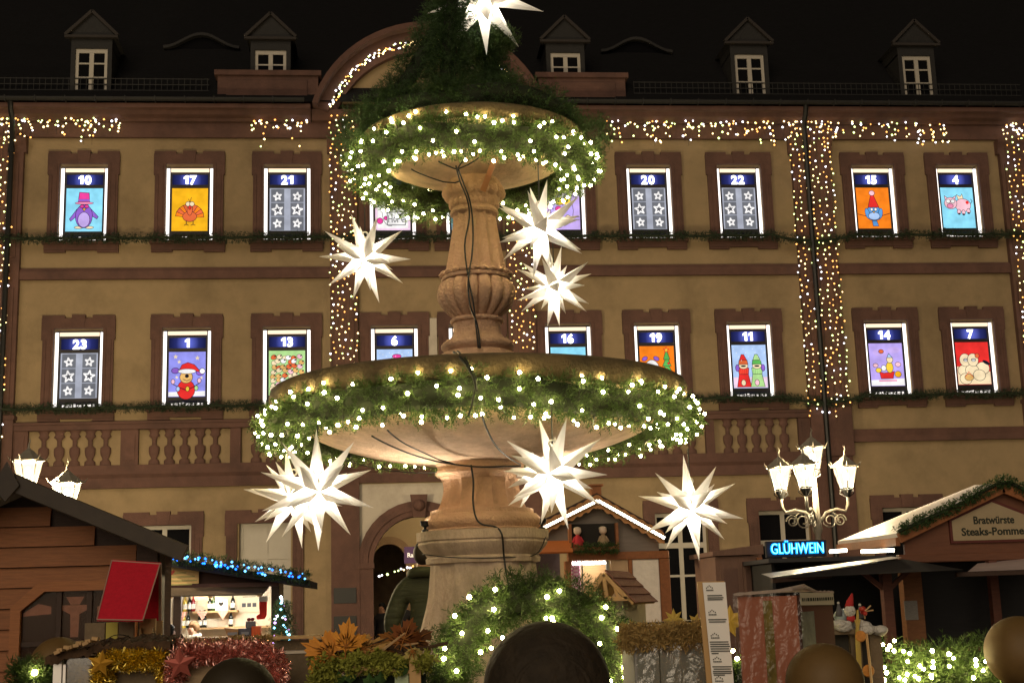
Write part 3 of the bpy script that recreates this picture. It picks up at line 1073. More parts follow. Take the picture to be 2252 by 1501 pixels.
def m_dog():
    s = [([(-0.5, 0.0), (0.5, 0.0), (0.5, 0.14), (-0.5, 0.12)], 'white')]
    for x, y, r in ((-0.32, 1.08, 0.07), (0.28, 1.04, 0.07), (-0.22, 0.94, 0.06), (-0.28, 0.52, 0.05), (0.40, 0.50, 0.05)):
        s += STAR(x, y, r, 'cream', 0.0, 'cream')
    s += E_(-0.02, 0.18, 0.24, 0.26, 'red') + E_(-0.32, 0.70, 0.10, 0.07, 'purple') + E_(0.36, 0.64, 0.10, 0.07, 'purple') + E_(-0.02, 0.52, 0.17, 0.16, 'tan')
    s += E_(0.0, 0.55, 0.055, 0.05, 'black', o=0) + L_([(-0.10, 0.46), (0.0, 0.42), (0.10, 0.46)], 0.014)
    s += P_([(-0.22, 0.70), (0.24, 0.68), (0.38, 0.66), (0.20, 0.86), (0.02, 0.92), (-0.14, 0.86)], 'red') + E_(0.0, 0.68, 0.24, 0.06, 'white') + E_(0.42, 0.68, 0.07, 0.07, 'white')
    s += L_([(-0.40, 0.34), (-0.2, 0.24), (0.0, 0.16), (0.2, 0.26), (0.36, 0.36)], 0.02)
    for x, y, c in ((-0.38, 0.40, 'rose'), (-0.24, 0.20, 'sky'), (0.02, 0.20, 'yellow'), (0.26, 0.22, 'lime'), (0.34, 0.42, 'rose')):
        s += E_(x, y, 0.045, 0.06, c)
    return s


def m_crowd():
    rr = random.Random(5)
    s = []
    for j in range(8):
        for i in range(6):
            x, y = -0.38 + i * 0.15 + rr.uniform(-0.04, 0.04), 1.02 - j * 0.125 + rr.uniform(-0.03, 0.03)
            if j > 3 and i > 4 - (j - 4):
                continue
            s += E_(x, y, 0.075, 0.06, rr.choice(['cream', 'white', 'tan', 'rose', 'cream', 'brick']), rr.uniform(-0.5, 0.5), 0.010)
            s += E_(x + 0.04, y + 0.03, 0.03, 0.018, 'black', 0.4, 0)
    return s


def m_snowfig():
    s = E_(0.05, 0.4, 0.30, 0.30, 'white') + E_(0.05, 0.86, 0.17, 0.16, 'white') + E_(0.06, 1.02, 0.12, 0.05, 'hot')
    for k in range(10):
        s += E_(-0.42 + 0.09 * k, 1.12 - 0.05 * (k % 3), 0.012, 0.012, 'white', 0, 0)
    return s


def m_tree():
    s = E_(-0.16, 0.52, 0.22, 0.30, 'white') + E_(-0.36, 0.86, 0.08, 0.05, 'purple', 0.5) + E_(-0.02, 0.86, 0.08, 0.05, 'purple', -0.5)
    for k in range(4):
        w, y = 0.20 - 0.035 * k, 0.26 + 0.19 * k
        s += P_([(0.28 - w, y), (0.28 + w, y), (0.28, y + 0.30)], 'green')
    for x, y, c in ((0.20, 0.32, 'red'), (0.36, 0.40, 'white'), (0.26, 0.56, 'yellow'), (0.33, 0.72, 'red')):
        s += E_(x, y, 0.03, 0.03, c, 0, 0.008)
    return s + STAR(0.28, 1.10, 0.085, 'red', 0.018, 'yellow') + [([(-0.5, 0.0), (0.5, 0.0), (0.5, 0.16), (-0.5, 0.14)], 'white')]


def m_knits():
    s = [([(-0.5, 0.0), (0.5, 0.0), (0.5, 0.30), (-0.5, 0.30)], 'ppink')]
    for x, a, b in ((-0.19, 'red', 'brick'), (0.21, 'lime', 'green')):
        s += P_([(x - 0.21, 0.02), (x + 0.21, 0.02), (x + 0.13, 0.42), (x - 0.13, 0.42)], a) + E_(x - 0.02, 0.14, 0.06, 0.08, 'cream' if a == 'red' else 'rose')
        s += P_([(x - 0.14, 0.38), (x + 0.14, 0.38), (x + 0.16, 0.56), (x - 0.16, 0.56)], a)
        for k in range(5):
            s += L_([(x - 0.10 + 0.05 * k, 0.39), (x - 0.12 + 0.06 * k, 0.55)], 0.010, b)
        s += E_(x, 0.62, 0.13, 0.08, 'cream') + E_(x, 0.61, 0.08, 0.025, 'black', 0, 0) + E_(x + (-0.18 if a == 'red' else 0.18), 0.56, 0.05, 0.09, 'purple')
        s += P_([(x - 0.14, 0.66), (x + 0.14, 0.66), (x + 0.12, 0.78), (x - 0.12, 0.78)], b) + P_([(x - 0.11, 0.78), (x + 0.11, 0.78), (x + 0.03, 0.94), (x - 0.05, 0.94)], a)
    for k in range(14):
        s += E_(-0.45 + 0.07 * k, 1.10 - 0.11 * ((k * 5) % 4), 0.012, 0.012, 'white', 0, 0)
    return s


def m_sled():
    s = E_(-0.20, 0.95, 0.20, 0.10, 'lilac', 0, 0) + E_(0.25, 1.02, 0.20, 0.09, 'lilac', 0, 0) + [([(-0.5, 0.0), (0.5, 0.0), (0.5, 0.20), (-0.5, 0.16)], 'white')]
    s += E_(-0.14, 0.98, 0.07, 0.05, 'brick') + P_([(-0.20, 0.20), (0.16, 0.20), (0.22, 0.40), (-0.10, 0.36), (-0.24, 0.40)], 'red') + L_([(-0.26, 0.14), (0.26, 0.14)], 0.03, 'hot')
    s += E_(0.08, 0.52, 0.10, 0.15, 'yellow') + E_(0.10, 0.74, 0.09, 0.09, 'cream') + P_([(0.02, 0.80), (0.18, 0.80), (0.08, 0.92)], 'sky')
    s += E_(-0.10, 0.50, 0.07, 0.08, 'white') + E_(-0.26, 0.44, 0.08, 0.06, 'yellow') + E_(0.32, 0.32, 0.09, 0.08, 'amber') + E_(-0.34, 0.58, 0.07, 0.05, 'rose') + E_(0.34, 0.60, 0.08, 0.06, 'rose')
    return s


def m_sheep():
    s = [([(-0.5, 0.0), (0.5, 0.0), (0.5, 0.36), (-0.5, 0.52)], 'cream')]
    for x, y, r in ((0.28, 0.46, 0.20), (-0.30, 0.40, 0.18), (-0.05, 0.40, 0.20), (0.16, 0.26, 0.18), (-0.26, 0.16, 0.18)):
        s += E_(x, y, r, r * 0.85, 'cream')
    for x in (-0.24, 0.0):
        s += E_(x, 0.70, 0.16, 0.18, 'cream') + E_(x + 0.02, 0.70, 0.06, 0.035, 'white') + L_([(x - 0.05, 0.71), (x + 0.09, 0.71)], 0.02)
    return s + E_(0.40, 0.62, 0.12, 0.05, 'black', -0.5, 0) + E_(0.14, 0.82, 0.06, 0.06, 'brick') + E_(-0.16, 0.20, 0.13, 0.09, 'tan') + L_([(-0.27, 0.22), (-0.16, 0.36), (-0.05, 0.22)], 0.02, 'brick')


UPPER = [('10', 'cyan', m_penguin, 'a purple penguin in a pink top hat'), ('17', 'amber', m_turkey, 'a turkey with a fanned red tail'), ('21', 'lgrey', m_shutter, 'six grey window stars beside the turkey display'),
         ('', 'ppink', m_bear, 'a white bear holding a HOPE card'), ('', 'cyan', m_plainblue, 'a plain blue picture beside the fountain column'), ('', 'lilac', m_owl, 'a lavender owl with yellow eyes'),
         ('20', 'lgrey', m_shutter, 'six grey window stars beside the owl display'), ('22', 'lgrey', m_shutter, 'six grey window stars next to the drainpipe lights'), ('15', 'orange', m_bird, 'a blue bird in a red cap'), ('4', 'cyan', m_pig, 'a winged pink pig')]
LOWER = [('23', 'lgrey', m_shutter, 'six grey window stars beside the dog display'), ('1', 'violet', m_dog, 'a dog in a red winter cap'), ('13', 'lime', m_crowd, 'a crowd of small animals on green'),
         ('6', 'sky', m_snowfig, 'a pale blue picture cut off by the bowl'), ('', 'sky', m_plainblue, 'only its lit frame clear of the column foot'), ('16', 'cyan', m_plainblue, 'a light blue picture cut off by the bowl'),
         ('19', 'orange', m_tree, 'a green tree on orange'), ('11', 'sky', m_knits, 'two figures in red and green knitwear'), ('14', 'lav', m_sled, 'a red sled on purple'), ('7', 'red', m_sheep, 'white sheep on red')]

M_STRIP = glow('white light strip', (1.0, 0.93, 0.88), 2.2)
M_STRIPW = glow('warm light strip', (1.0, 0.74, 0.50), 1.5)
M_DIGIT = glow('lit digits', (1.0, 1.0, 0.97), 3.0)
M_BAR = mat('black display frame', (0.010, 0.008, 0.012), 0.6)


def panel_mat():
    """backlit blue number panel, its lamp glow painted in as a radial gradient"""
    m = bpy.data.materials.new('backlit number panel')
    m.use_nodes = True
    N, L = m.node_tree.nodes, m.node_tree.links
    N.remove(N['Principled BSDF'])
    tc = N.new('ShaderNodeTexCoord')
    mp = N.new('ShaderNodeMapping')
    mp.inputs['Location'].default_value = (0, 0, -1.475 * 1.9)
    mp.inputs['Scale'].default_value = (2.2, 0.0, 1.9)
    L.new(tc.outputs['Object'], mp.inputs[0])
    gr = N.new('ShaderNodeTexGradient')
    gr.gradient_type = 'SPHERICAL'  # colour falloff imitates a lamp behind the panel
    L.new(mp.outputs[0], gr.inputs[0])
    cr = N.new('ShaderNodeValToRGB')
    cr.color_ramp.elements[0].color = (0.006, 0.007, 0.022, 1)
    cr.color_ramp.elements[1].color = (0.16, 0.20, 0.85, 1)
    e2 = cr.color_ramp.elements.new(0.45)
    e2.color = (0.022, 0.028, 0.15, 1)
    L.new(gr.outputs[0], cr.inputs[0])
    e = N.new('ShaderNodeEmission')
    L.new(cr.outputs[0], e.inputs[0])
    L.new(e.outputs[0], N['Material Output'].inputs['Surface'])
    return m


M_PANEL = panel_mat()
DISPLAY_MESH = {}


def shared(key, fn, mats, smooth=False):
    if key not in DISPLAY_MESH:
        m = MB()
        fn(m)
        o = m.build(key, mats, smooth=smooth)
        DISPLAY_MESH[key] = o.data
        bpy.data.objects.remove(o)
    return DISPLAY_MESH[key]


def number_mesh(s):
    """heavy numerals; the one gets a flag and no foot"""
    vs, fs, x = [], [], 0.0
    for ch in s:
        if ch == '1':
            poly = [(0.045, 0.0), (0.105, 0.0), (0.105, 0.205), (0.055, 0.205), (0.0, 0.165), (0.0, 0.115), (0.045, 0.140)]
            o = len(vs)
            vs += [(x + a, 0.0, b) for a, b in poly]
            fs.append(tuple(range(o, o + 7)))
            x += 0.135
            continue
        me_ = text_mesh(ch, 0.285, 0.013, 0.003, 'LEFT')
        x0_ = min(v.co.x for v in me_.vertices)
        x1_ = max(v.co.x for v in me_.vertices)
        o = len(vs)
        vs += [(v.co.x - x0_ + x, v.co.y, v.co.z) for v in me_.vertices]
        fs += [tuple(i + o for i in p.vertices) for p in me_.polygons]
        x += x1_ - x0_ + 0.022
    w_ = x - 0.022
    me_ = bpy.data.meshes.new('digit')
    me_.from_pydata([(a - w_ / 2, b, c) for a, b, c in vs], [], fs)
    me_.materials.append(M_DIGIT)
    return me_


def advent_display(cx, z0, number, bgc, motif, what, row):
    y = FY + 0.10
    lab = ('advent calendar window display ' + ('numbered ' + number + ' with ' if number else 'with ') + what)
    t = thing('advent_display', lab, 'display', (cx, y, z0), 'lit advent displays in the town hall windows')
    place('light_strip', shared('light_strip', lambda m: m.box(-0.034, 0.034, -0.03, 0.0, 0.02, 1.74), M_STRIP), (cx - 0.49, y, z0), t)
    place('light_strip', shared('light_strip', None, M_STRIP), (cx + 0.49, y, z0), t)
    place('light_strip', shared('top_strip', lambda m: m.box(-0.43, 0.43, -0.03, 0.0, 1.66, 1.74), M_STRIPW), (cx, y, z0), t)
    place('frame', shared('frame', lambda m: (m.box(-0.435, 0.435, 0.0, 0.03, 1.28, 1.36), m.box(-0.435, 0.435, 0.002, 0.03, 0.18, 0.26), m.box(-0.435, -0.405, 0.004, 0.03, 0.02, 1.66), m.box(0.405, 0.435, 0.004, 0.03, 0.02, 1.66), m.box(-0.435, 0.435, 0.006, 0.03, 1.60, 1.66), m.box(-0.535, 0.535, 0.19, 0.21, 0, 1.82)), M_BAR), (cx, y, z0), t)
    pn = place('number_panel', shared('number_panel', lambda m: m.box(-0.404, 0.404, 0.008, 0.026, 1.36, 1.60), M_PANEL), (cx, y, z0), t)
    if number:
        place('digit', number_mesh(number), (cx, y + 0.002, z0 + 1.378), pn)
    po = place('poster', shared('poster ' + bgc, lambda m: m.box(-0.404, 0.404, 0.006, 0.026, 0.262, 1.278), backlit('backlit ' + bgc, PAL[bgc])), (cx, y, z0), t)
    key = 'figure ' + motif.__name__
    if key not in DISPLAY_MESH:
        m = MB()
        names = []
        sc = 0.80
        for k, (pts, c) in enumerate(motif()):
            if c not in names:
                names.append(c)
            yy = 0.004 - 0.00012 * k
            m.add([(max(-0.402, min(0.402, x * sc)), yy, 0.27 + min(1.255, z * 0.83 / 0.80) * sc) for x, z in pts], [tuple(range(len(pts)))], names.index(c))
        o = m.build('figure', [backlit('backlit ' + c, PAL[c]) for c in names])
        DISPLAY_MESH[key] = o.data
        bpy.data.objects.remove(o)
    place('figure', DISPLAY_MESH[key], (cx, y, z0), po)
    # the broken row of light below the picture
    if 'foot_light' not in DISPLAY_MESH:
        m = MB()
        x = -0.34
        rr = random.Random(3)
        while x < 0.34:
            w = rr.uniform(0.03, 0.11)
            m.box(x, min(0.36, x + w), 0.0, 0.02, 0.06, 0.06 + rr.uniform(0.03, 0.07))
            x += w + rr.uniform(0.02, 0.05)
        o = m.build('foot_light', glow('foot light', (1.0, 0.92, 0.86), 1.5))
        DISPLAY_MESH['foot_light'] = o.data
        bpy.data.objects.remove(o)
    tag(place('foot_light', DISPLAY_MESH['foot_light'], (cx, y, z0), t), kind='stuff')


for c, (n, b, mo, w) in zip(COLS, UPPER):
    advent_display(c, ROWS[0][0], n, b, mo, w, 'upper')
for c, (n, b, mo, w) in zip(COLS, LOWER):
    advent_display(c, ROWS[1][0], n, b, mo, w, 'lower')

# ================================================================== strings of little lights on the facade
LEDC = [glow('facade led warm', (1.0, 0.72, 0.30), 6.5), glow('facade led white', (0.95, 0.92, 1.0), 6.5), glow('facade led green tint', (0.75, 0.95, 0.30), 6.0), glow('facade led amber', (1.0, 0.42, 0.10), 4.0)]
rb = random.Random(21)


def octa(m, c, r, mi):
    c = Vector(c)
    vs = [c + Vector(d) * r for d in ((1, 0, 0), (-1, 0, 0), (0, 1, 0), (0, -1, 0), (0, 0, 1), (0, 0, -1))]
    m.add(vs, [(0, 2, 4), (2, 1, 4), (1, 3, 4), (3, 0, 4), (2, 0, 5), (1, 2, 5), (3, 1, 5), (0, 3, 5)], mi)


def light_string(name, label, pts_list, base, weights=(6, 3, 3, 3), size=0.026, wires=None):
    t = thing(name, label, 'string lights', base)
    m = MB()
    for p in pts_list:
        octa(m, p, size * rb.uniform(0.75, 1.15), rb.choices(range(4), weights)[0])
    tag(m.build('bulbs', LEDC, t), kind='stuff')
    if wires:
        w = MB()
        for a in wires:
            w.tube(a, 0.004, 3, caps=False)
        w.build('wire', M_CABLE, t)


def icicles(x0, x1, label, zt=12.60):
    pts, wires = [], [[(x0, FY - 0.24, zt), (x1, FY - 0.24, zt)]]
    x = x0
    while x < x1:
        drop = rb.choice([0.10, 0.22, 0.34, 0.48, 0.22, 0.34, 0.60])
        z = zt - 0.02
        while z > zt - drop:
            if rb.random() < 0.8:
                pts.append((x + rb.uniform(-0.06, 0.06), FY - 0.25 + rb.uniform(-0.03, 0.03), z + rb.uniform(-0.05, 0.05)))
            z -= rb.uniform(0.07, 0.17)
        wires.append([(x, FY - 0.24, zt), (x, FY - 0.24, zt - drop)])
        x += rb.choice((0.04, 0.07, 0.1, 0.1, 0.2))
    light_string('icicle_lights', label, pts, ((x0 + x1) / 2, FY - 0.25, zt), wires=wires)


icicles(-8.75, -5.75, 'sparkling icicle lights under the eaves above the penguin display')
icicles(-2.95, -1.60, 'short run of icicle lights under the eaves beside the curved pediment')
icicles(5.35, 9.65, 'long run of icicle lights under the eaves between fountain and drainpipe')
icicles(9.75, 13.65, 'icicle lights under the eaves above the bird and pig displays')
icicles(15.05, 16.3, 'icicle lights on the eaves corner past the pig display')


def curtain(x0, x1, z0, z1, n, label, dx=0.0):
    pts, wires = [], []
    for i in range(n):
        x = x0 + (x1 - x0) * (i + 0.5) / n
        z = z1
        zb = z0 + rb.uniform(0, 0.5)
        while z > zb:
            if rb.random() < 0.93:
                pts.append((x + rb.uniform(-0.05, 0.05), FY - 0.30 + rb.uniform(-0.02, 0.02), z))
            z -= rb.uniform(0.10, 0.18)
        wires.append([(x, FY - 0.29, z1), (x, FY - 0.29, zb)])
    light_string('light_curtain', label, pts, ((x0 + x1) / 2, FY - 0.3, z0), (6, 2, 3, 6), 0.022, wires)


curtain(-8.75, -8.22, 5.2, 12.6, 5, 'curtain of tiny lights on the pilaster beside the penguin display')
curtain(-1.22, -0.56, 6.3, 12.7, 5, 'curtain of tiny lights on the pilaster between crowd and bear displays')
curtain(2.84, 3.46, 6.3, 12.7, 5, 'curtain of tiny lights on the pilaster behind the fountain column')
curtain(9.62, 10.72, 5.3, 12.6, 7, 'curtain of tiny lights beside the drainpipe')
curtain(14.95, 15.75, 5.3, 12.4, 5, 'curtain of tiny lights on the pilaster past the pig display')
pts = []
for i in range(150):
    a = R(19) + R(142) * i / 149
    r = PR - 0.40 + rb.uniform(-0.07, 0.07)
    pts.append((PCX + r * math.cos(a), FY - 0.52, PZ + r * math.sin(a)))
light_string('arched_lights', 'string of lights following the curved pediment moulding', pts, (PCX, FY - 0.5, 13), (5, 4, 3, 2), 0.026)

pts = [at(px, py, FY + 2.6) for px, py in ((834, 1266), (840, 1264), (852, 1262), (868, 1256), (876, 1254), (882, 1250), (888, 1252), (896, 1247), (902, 1248), (908, 1244))]
light_string('passage_lights', 'short string of white lights inside the archway passage', pts, pts[0], (1, 6, 1, 1), 0.03, [pts])

# ================================================================== thin fir garlands along the sills
for zz, lab in ((9.76, 'thin dark fir garland strung along the sills of the upper windows'), (5.93, 'thin dark fir garland strung along the sills of the lower windows')):
    t = thing('sill_garland', lab, 'garland', (3, FY - 0.28, zz))
    path = []
    xs_ = [-9.2, -8.3] + [v for c in COLS for v in (c - 0.62, c + 0.62)] + [15.2, 16.4]
    for a, b in zip(xs_[:-1], xs_[1:]):
        for k in range(8):
            f = k / 8
            sag = (0.10 + 0.10 * (b - a) / 2) * 4 * f * (1 - f) * (1.0 if (b - a) > 1.3 else 0.25) + rb.uniform(-0.012, 0.012)
            path.append((a + (b - a) * f, FY - 0.30, zz - sag * 0.8 + 0.05))
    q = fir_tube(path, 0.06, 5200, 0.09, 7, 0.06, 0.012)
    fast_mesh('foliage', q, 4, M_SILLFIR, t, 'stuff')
    m = MB()
    m.tube(path, 0.035, 5)
    m.build('stem', M_STEM, t)

# ================================================================== fountain
FX, FYY = 0.71, 10.0
ft = thing('stone_fountain', 'two tiered sandstone fountain with fluted column and two round bowls', 'fountain', (FX, FYY, 0))
C0 = (FX, FYY, 0)


def smooth_prof(pts, n=5):
    """Catmull-Rom through profile points"""
    out = []
    P = [pts[0]] + list(pts) + [pts[-1]]
    for i in range(1, len(P) - 2):
        for k in range(n):
            t = k / n
            a, b, c, d = [np.array(P[j], float) for j in (i - 1, i, i + 1, i + 2)]
            q = 0.5 * ((2 * b) + (-a + c) * t + (2 * a - 5 * b + 4 * c - d) * t * t + (-a + 3 * b - 3 * c + d) * t ** 3)
            out.append((float(q[0]), float(q[1])))
    out.append(tuple(pts[-1]))
    return out


def drape(n, amp, zs=None):
    def f(th, i):
        a = (th * n / (2 * math.pi)) % 1.0
        return 1 - amp * (1 - abs(2 * a - 1)) ** 0.6 if amp else 1
    return f


# pedestal shaft: waisted, with eight draped ribs
pp = smooth_prof([(0.62, 0.25), (0.60, 0.9), (0.52, 1.22), (0.475, 1.35), (0.425, 1.55), (0.40, 1.72), (0.395, 1.80)], 5)
rng8 = [0.03 + 0.05 * min(1, max(0, (1.8 - z) / 0.5)) for r, z in pp]
m = MB()
m.lathe(C0, pp, 128, rf=lambda th, i: 1 - rng8[i] * (0.5 + 0.5 * math.cos(8 * th + 0.6)) ** 2 + 0.012 * math.sin(24 * th + 9 * pp[i][1]))
m.build('pedestal', M_STONE2, ft, smooth=50)
m = MB()
m.lathe(C0, [(0.39, 1.795), (0.415, 1.80), (0.42, 1.835), (0.405, 1.85), (0.43, 1.88), (0.465, 1.92), (0.475, 1.94), (0.47, 1.955), (0.482, 1.965), (0.485, 2.03), (0.36, 2.034)], 64, rf=lambda th, i: 1 + 0.012 * math.cos(8 * th + 0.6))
m.build('pedestal_cap', M_STONE2, ft, smooth=35)
m = MB()
m.lathe(C0, [(0.30, 2.036), (0.415, 2.037)] + [(0.405 + 0.035 * math.sin(math.pi * k / 8), 2.05 + 0.10 * k / 8) for k in range(9)] + [(0.385, 2.155), (0.383, 2.185), (0.365, 2.19), (0.33, 2.20)], 64)
m.build('neck_base', M_STONE, ft, smooth=35)
np_ = smooth_prof([(0.335, 2.195), (0.315, 2.235), (0.295, 2.29), (0.285, 2.35), (0.29, 2.40), (0.31, 2.435)], 4)
m = MB()
m.lathe(C0, np_, 160, rf=lambda th, i: 1 - 0.13 * (0.5 + 0.5 * math.cos(16 * th)) ** 0.6 * (1 if 1 < i < len(np_) - 3 else 0.1))
m.build('fluted_neck', M_STONE, ft, smooth=50)
m = MB()
m.lathe(C0, [(0.30, 2.436), (0.325, 2.437), (0.34, 2.455), (0.338, 2.475), (0.325, 2.485), (0.322, 2.50), (0.335, 2.53), (0.34, 2.55), (0.30, 2.552)], 64)
m.build('neck_lip', M_STONE, ft, smooth=35)
# lower bowl
bp_ = smooth_prof([(0.10, 2.515), (0.34, 2.535), (0.62, 2.57), (0.95, 2.645), (1.22, 2.745), (1.40, 2.86), (1.47, 2.93)], 5)
m = MB()
m.lathe(C0, bp_ + [(1.47, 2.95), (1.30, 2.95), (0.6, 2.80), (0.001, 2.76)], 96, cap=False)
lb = m.build('lower_bowl', M_BOWL, ft, smooth=50)
m = MB()
m.lathe(C0, [(1.46, 2.925), (1.50, 2.93), (1.535, 2.95), (1.555, 2.985), (1.56, 3.04), (1.55, 3.075), (1.52, 3.092), (1.36, 3.095), (1.33, 3.06), (1.31, 2.93)], 128,
        rf=lambda th, i: 1 + 0.0025 * math.sin(37 * th + i) + 0.002 * math.sin(91 * th))
m.build('rim', M_RIM, lb, smooth=40)
m = MB()
m.lathe(C0, [(1.31, 3.00), (0.001, 3.001)], 64, cap=False)
m.build('leaf_litter', mat('wet leaf litter', (0.03, 0.024, 0.014), 0.8, noise=0.5, nscale=12), lb)
# upper column
m = MB()
m.lathe(C0, [(0.30, 3.0), (0.30, 3.30), (0.285, 3.36)] + [(0.245 + 0.035 * math.sin(math.pi * k / 8), 3.38 + 0.085 * k / 8) for k in range(9)] + [(0.235, 3.468), (0.21, 3.48), (0.185, 3.52), (0.178, 3.56), (0.185, 3.60), (0.20, 3.605)], 64)
m.build('column_base', M_STONE, ft, smooth=40)
m = MB()
m.lathe(C0, [(0.15, 3.60)] + [(0.195 + 0.012 * math.sin(math.pi * k / 5), 3.603 + 0.035 * k / 5) for k in range(6)] + [(0.17, 3.642)], 48)
m.build('ring', M_STONE, ft, smooth=40)
vp = smooth_prof([(0.165, 3.64), (0.20, 3.665), (0.265, 3.73), (0.300, 3.80), (0.300, 3.86), (0.275, 3.915), (0.245, 3.935)], 5)
m = MB()
m.lathe(C0, vp, 144, rf=lambda th, i: 1 - 0.17 * (1 - abs(math.sin(8 * th)) ** 0.5))
m.build('gadrooned_bulb', M_STONE, ft, smooth=60)
m = MB()
m.lathe(C0, [(0.20, 3.934), (0.262, 3.937), (0.268, 3.95), (0.262, 3.965), (0.20, 3.967)], 48)
for k in range(22):
    a = 2 * math.pi * k / 22
    m.ball((FX + 0.255 * math.cos(a), FYY + 0.255 * math.sin(a), 3.982), 0.028, 8, 6, (1.15, 1.15, 0.8))
m.build('bead_ring', M_STONE, ft, smooth=50)
sp_ = [(0.248, 3.985), (0.243, 4.01), (0.232, 4.06), (0.205, 4.20), (0.185, 4.32), (0.170, 4.43), (0.168, 4.46)]
m = MB()
m.lathe(C0, smooth_prof(sp_, 4), 160, rf=lambda th, i: 1 - 0.15 * (0.5 + 0.5 * math.cos(14 * th)) ** 0.5 * (1 if 2 < i < 22 else 0.15))
m.build('fluted_shaft', M_STONE, ft, smooth=50)
m = MB()
m.lathe(C0, [(0.15, 4.455), (0.182, 4.458), (0.19, 4.475), (0.182, 4.492), (0.172, 4.495), (0.17, 4.51), (0.178, 4.515), (0.185, 4.565), (0.205, 4.59), (0.18, 4.60)], 56)
for k in range(28):
    a = 2 * math.pi * k / 28
    m.ball((FX + 0.180 * math.cos(a), FYY + 0.180 * math.sin(a), 4.54), 0.019, 6, 5, (1, 1, 1.6))
cap_o = m.build('capital', M_STONE, ft, smooth=40)
m = MB()
m.lathe(C0, [(0.15, 4.595), (0.205, 4.598), (0.225, 4.63), (0.205, 4.70), (0.18, 4.76), (0.16, 4.80)], 48)
for k in range(14):
    a = 2 * math.pi * k / 14
    m.ball((FX + 0.205 * math.cos(a), FYY + 0.205 * math.sin(a), 4.635), 0.050, 8, 6, (0.9, 0.9, 1.1))
    a += math.pi / 14
    m.ball((FX + 0.180 * math.cos(a), FYY + 0.180 * math.sin(a), 4.695), 0.040, 8, 6, (0.9, 0.9, 1.1))
m.build('leaf_ring', M_STONE, cap_o, smooth=60)
ub = smooth_prof([(0.08, 4.735), (0.20, 4.745), (0.40, 4.775), (0.60, 4.835), (0.75, 4.905), (0.82, 4.965)], 5)
m = MB()
m.lathe(C0, ub + [(0.82, 4.98), (0.6, 4.93), (0.001, 4.90)], 80, cap=False)
ubo = m.build('upper_bowl', M_BOWL, ft, smooth=50)
m = MB()
m.lathe(C0, [(0.815, 4.96), (0.85, 4.968), (0.872, 4.99), (0.878, 5.02), (0.872, 5.05), (0.85, 5.062), (0.76, 5.064), (0.74, 4.97)], 96, rf=lambda th, i: 1 + 0.003 * math.sin(31 * th + i))
m.build('rim', M_RIM, ubo, smooth=40)
# copper strap under the upper bowl
s0, s1, s2 = at(1098, 322, 9.42), at(1075, 385, 9.66), at(1062, 420, 9.74)
m = MB()
m.beam(s0, s1, 0.045, 0.006, up=(0, -1, 0.3))
m.beam(s1, s2, 0.045, 0.006, up=(0, -1, 0.1))
m.build('strap', mat('copper strap', (0.55, 0.27, 0.14), 0.45, metal=0.6), ft)
# floodlights under the bowl: one peeps out beside the torus, the other is added
for fx_, fy_, lab in ((at(935, 1166, 9.86).x, 9.86, 'small floodlight on the pedestal cap on the archway side'), (at(1192, 1162, 9.90).x, 9.90, 'small added floodlight on the pedestal cap behind the star lanterns, lighting the bowl')):
    t = thing('floodlight', lab, 'floodlight', (fx_, fy_, 2.035))
    m = MB()
    m.lathe((fx_, fy_, 2.035), [(0.025, 0), (0.025, 0.012), (0.010, 0.016), (0.010, 0.03), (0.030, 0.04), (0.036, 0.075), (0.032, 0.076), (0.026, 0.05), (0.001, 0.049)], 16, cap=False)
    m.build('housing', M_IRON, t, smooth=40)
    m = MB()
    m.lathe((fx_, fy_, 2.035), [(0.033, 0.070), (0.001, 0.071)], 16, cap=False)
    m.build('lens', glow('floodlight lens', (1.0, 0.90, 0.72), 30), t)
    ld = bpy.data.lights.new('flood_beam', 'SPOT')
    ld.energy = 34
    ld.color = (1.0, 0.84, 0.62)
    ld.spot_size = R(150)
    ld.spot_blend = 0.6
    ld.shadow_soft_size = 0.09
    lo = bpy.data.objects.new('flood_beam', ld)
    COL.objects.link(lo)
    lo.parent = t
    lo.location = (0, 0, 0.10)
    lo.rotation_euler = Vector((math.copysign(0.35, fx_ - FX), -0.55, 1.0)).to_track_quat('-Z', 'Y').to_euler()
# basin in the ground round the foot
m = MB()
m.lathe(C0, [(1.45, 0.0), (1.45, 0.42), (1.75, 0.42), (1.75, 0.0)], 48, cap=False)
m.lathe(C0, [(0.5, 0.26), (1.46, 0.26)], 48, cap=False)
m.build('basin', M_STONE2, ft, smooth=40)

# ================================================================== garlands with bulbs
bb = MB()
bb.ball((0, 0, 0), 0.0112, 8, 6)
_b = bb.build('bulb', M_BULB, smooth=True)
BULB = _b.data
bpy.data.objects.remove(_b)
bb = MB()
bb.tube([(0, 0, -0.035), (0, 0, -0.012)], 0.008, 6)
_b = bb.build('socket', M_CABLE)
SOCK = _b.data
bpy.data.objects.remove(_b)


def bulbs_at(points, t, sc=1.0):
    for p in points:
        place('bulb', BULB, p, t, sc=sc * random.uniform(0.85, 1.12))


def ring_path(cx, cy, z, r, n=160, wob=0.0, dz=None):
    return [(cx + r * math.cos(a), cy + r * math.sin(a), z + (dz(a) if dz else 0)) for a in [2 * math.pi * i / n for i in range(n)]]


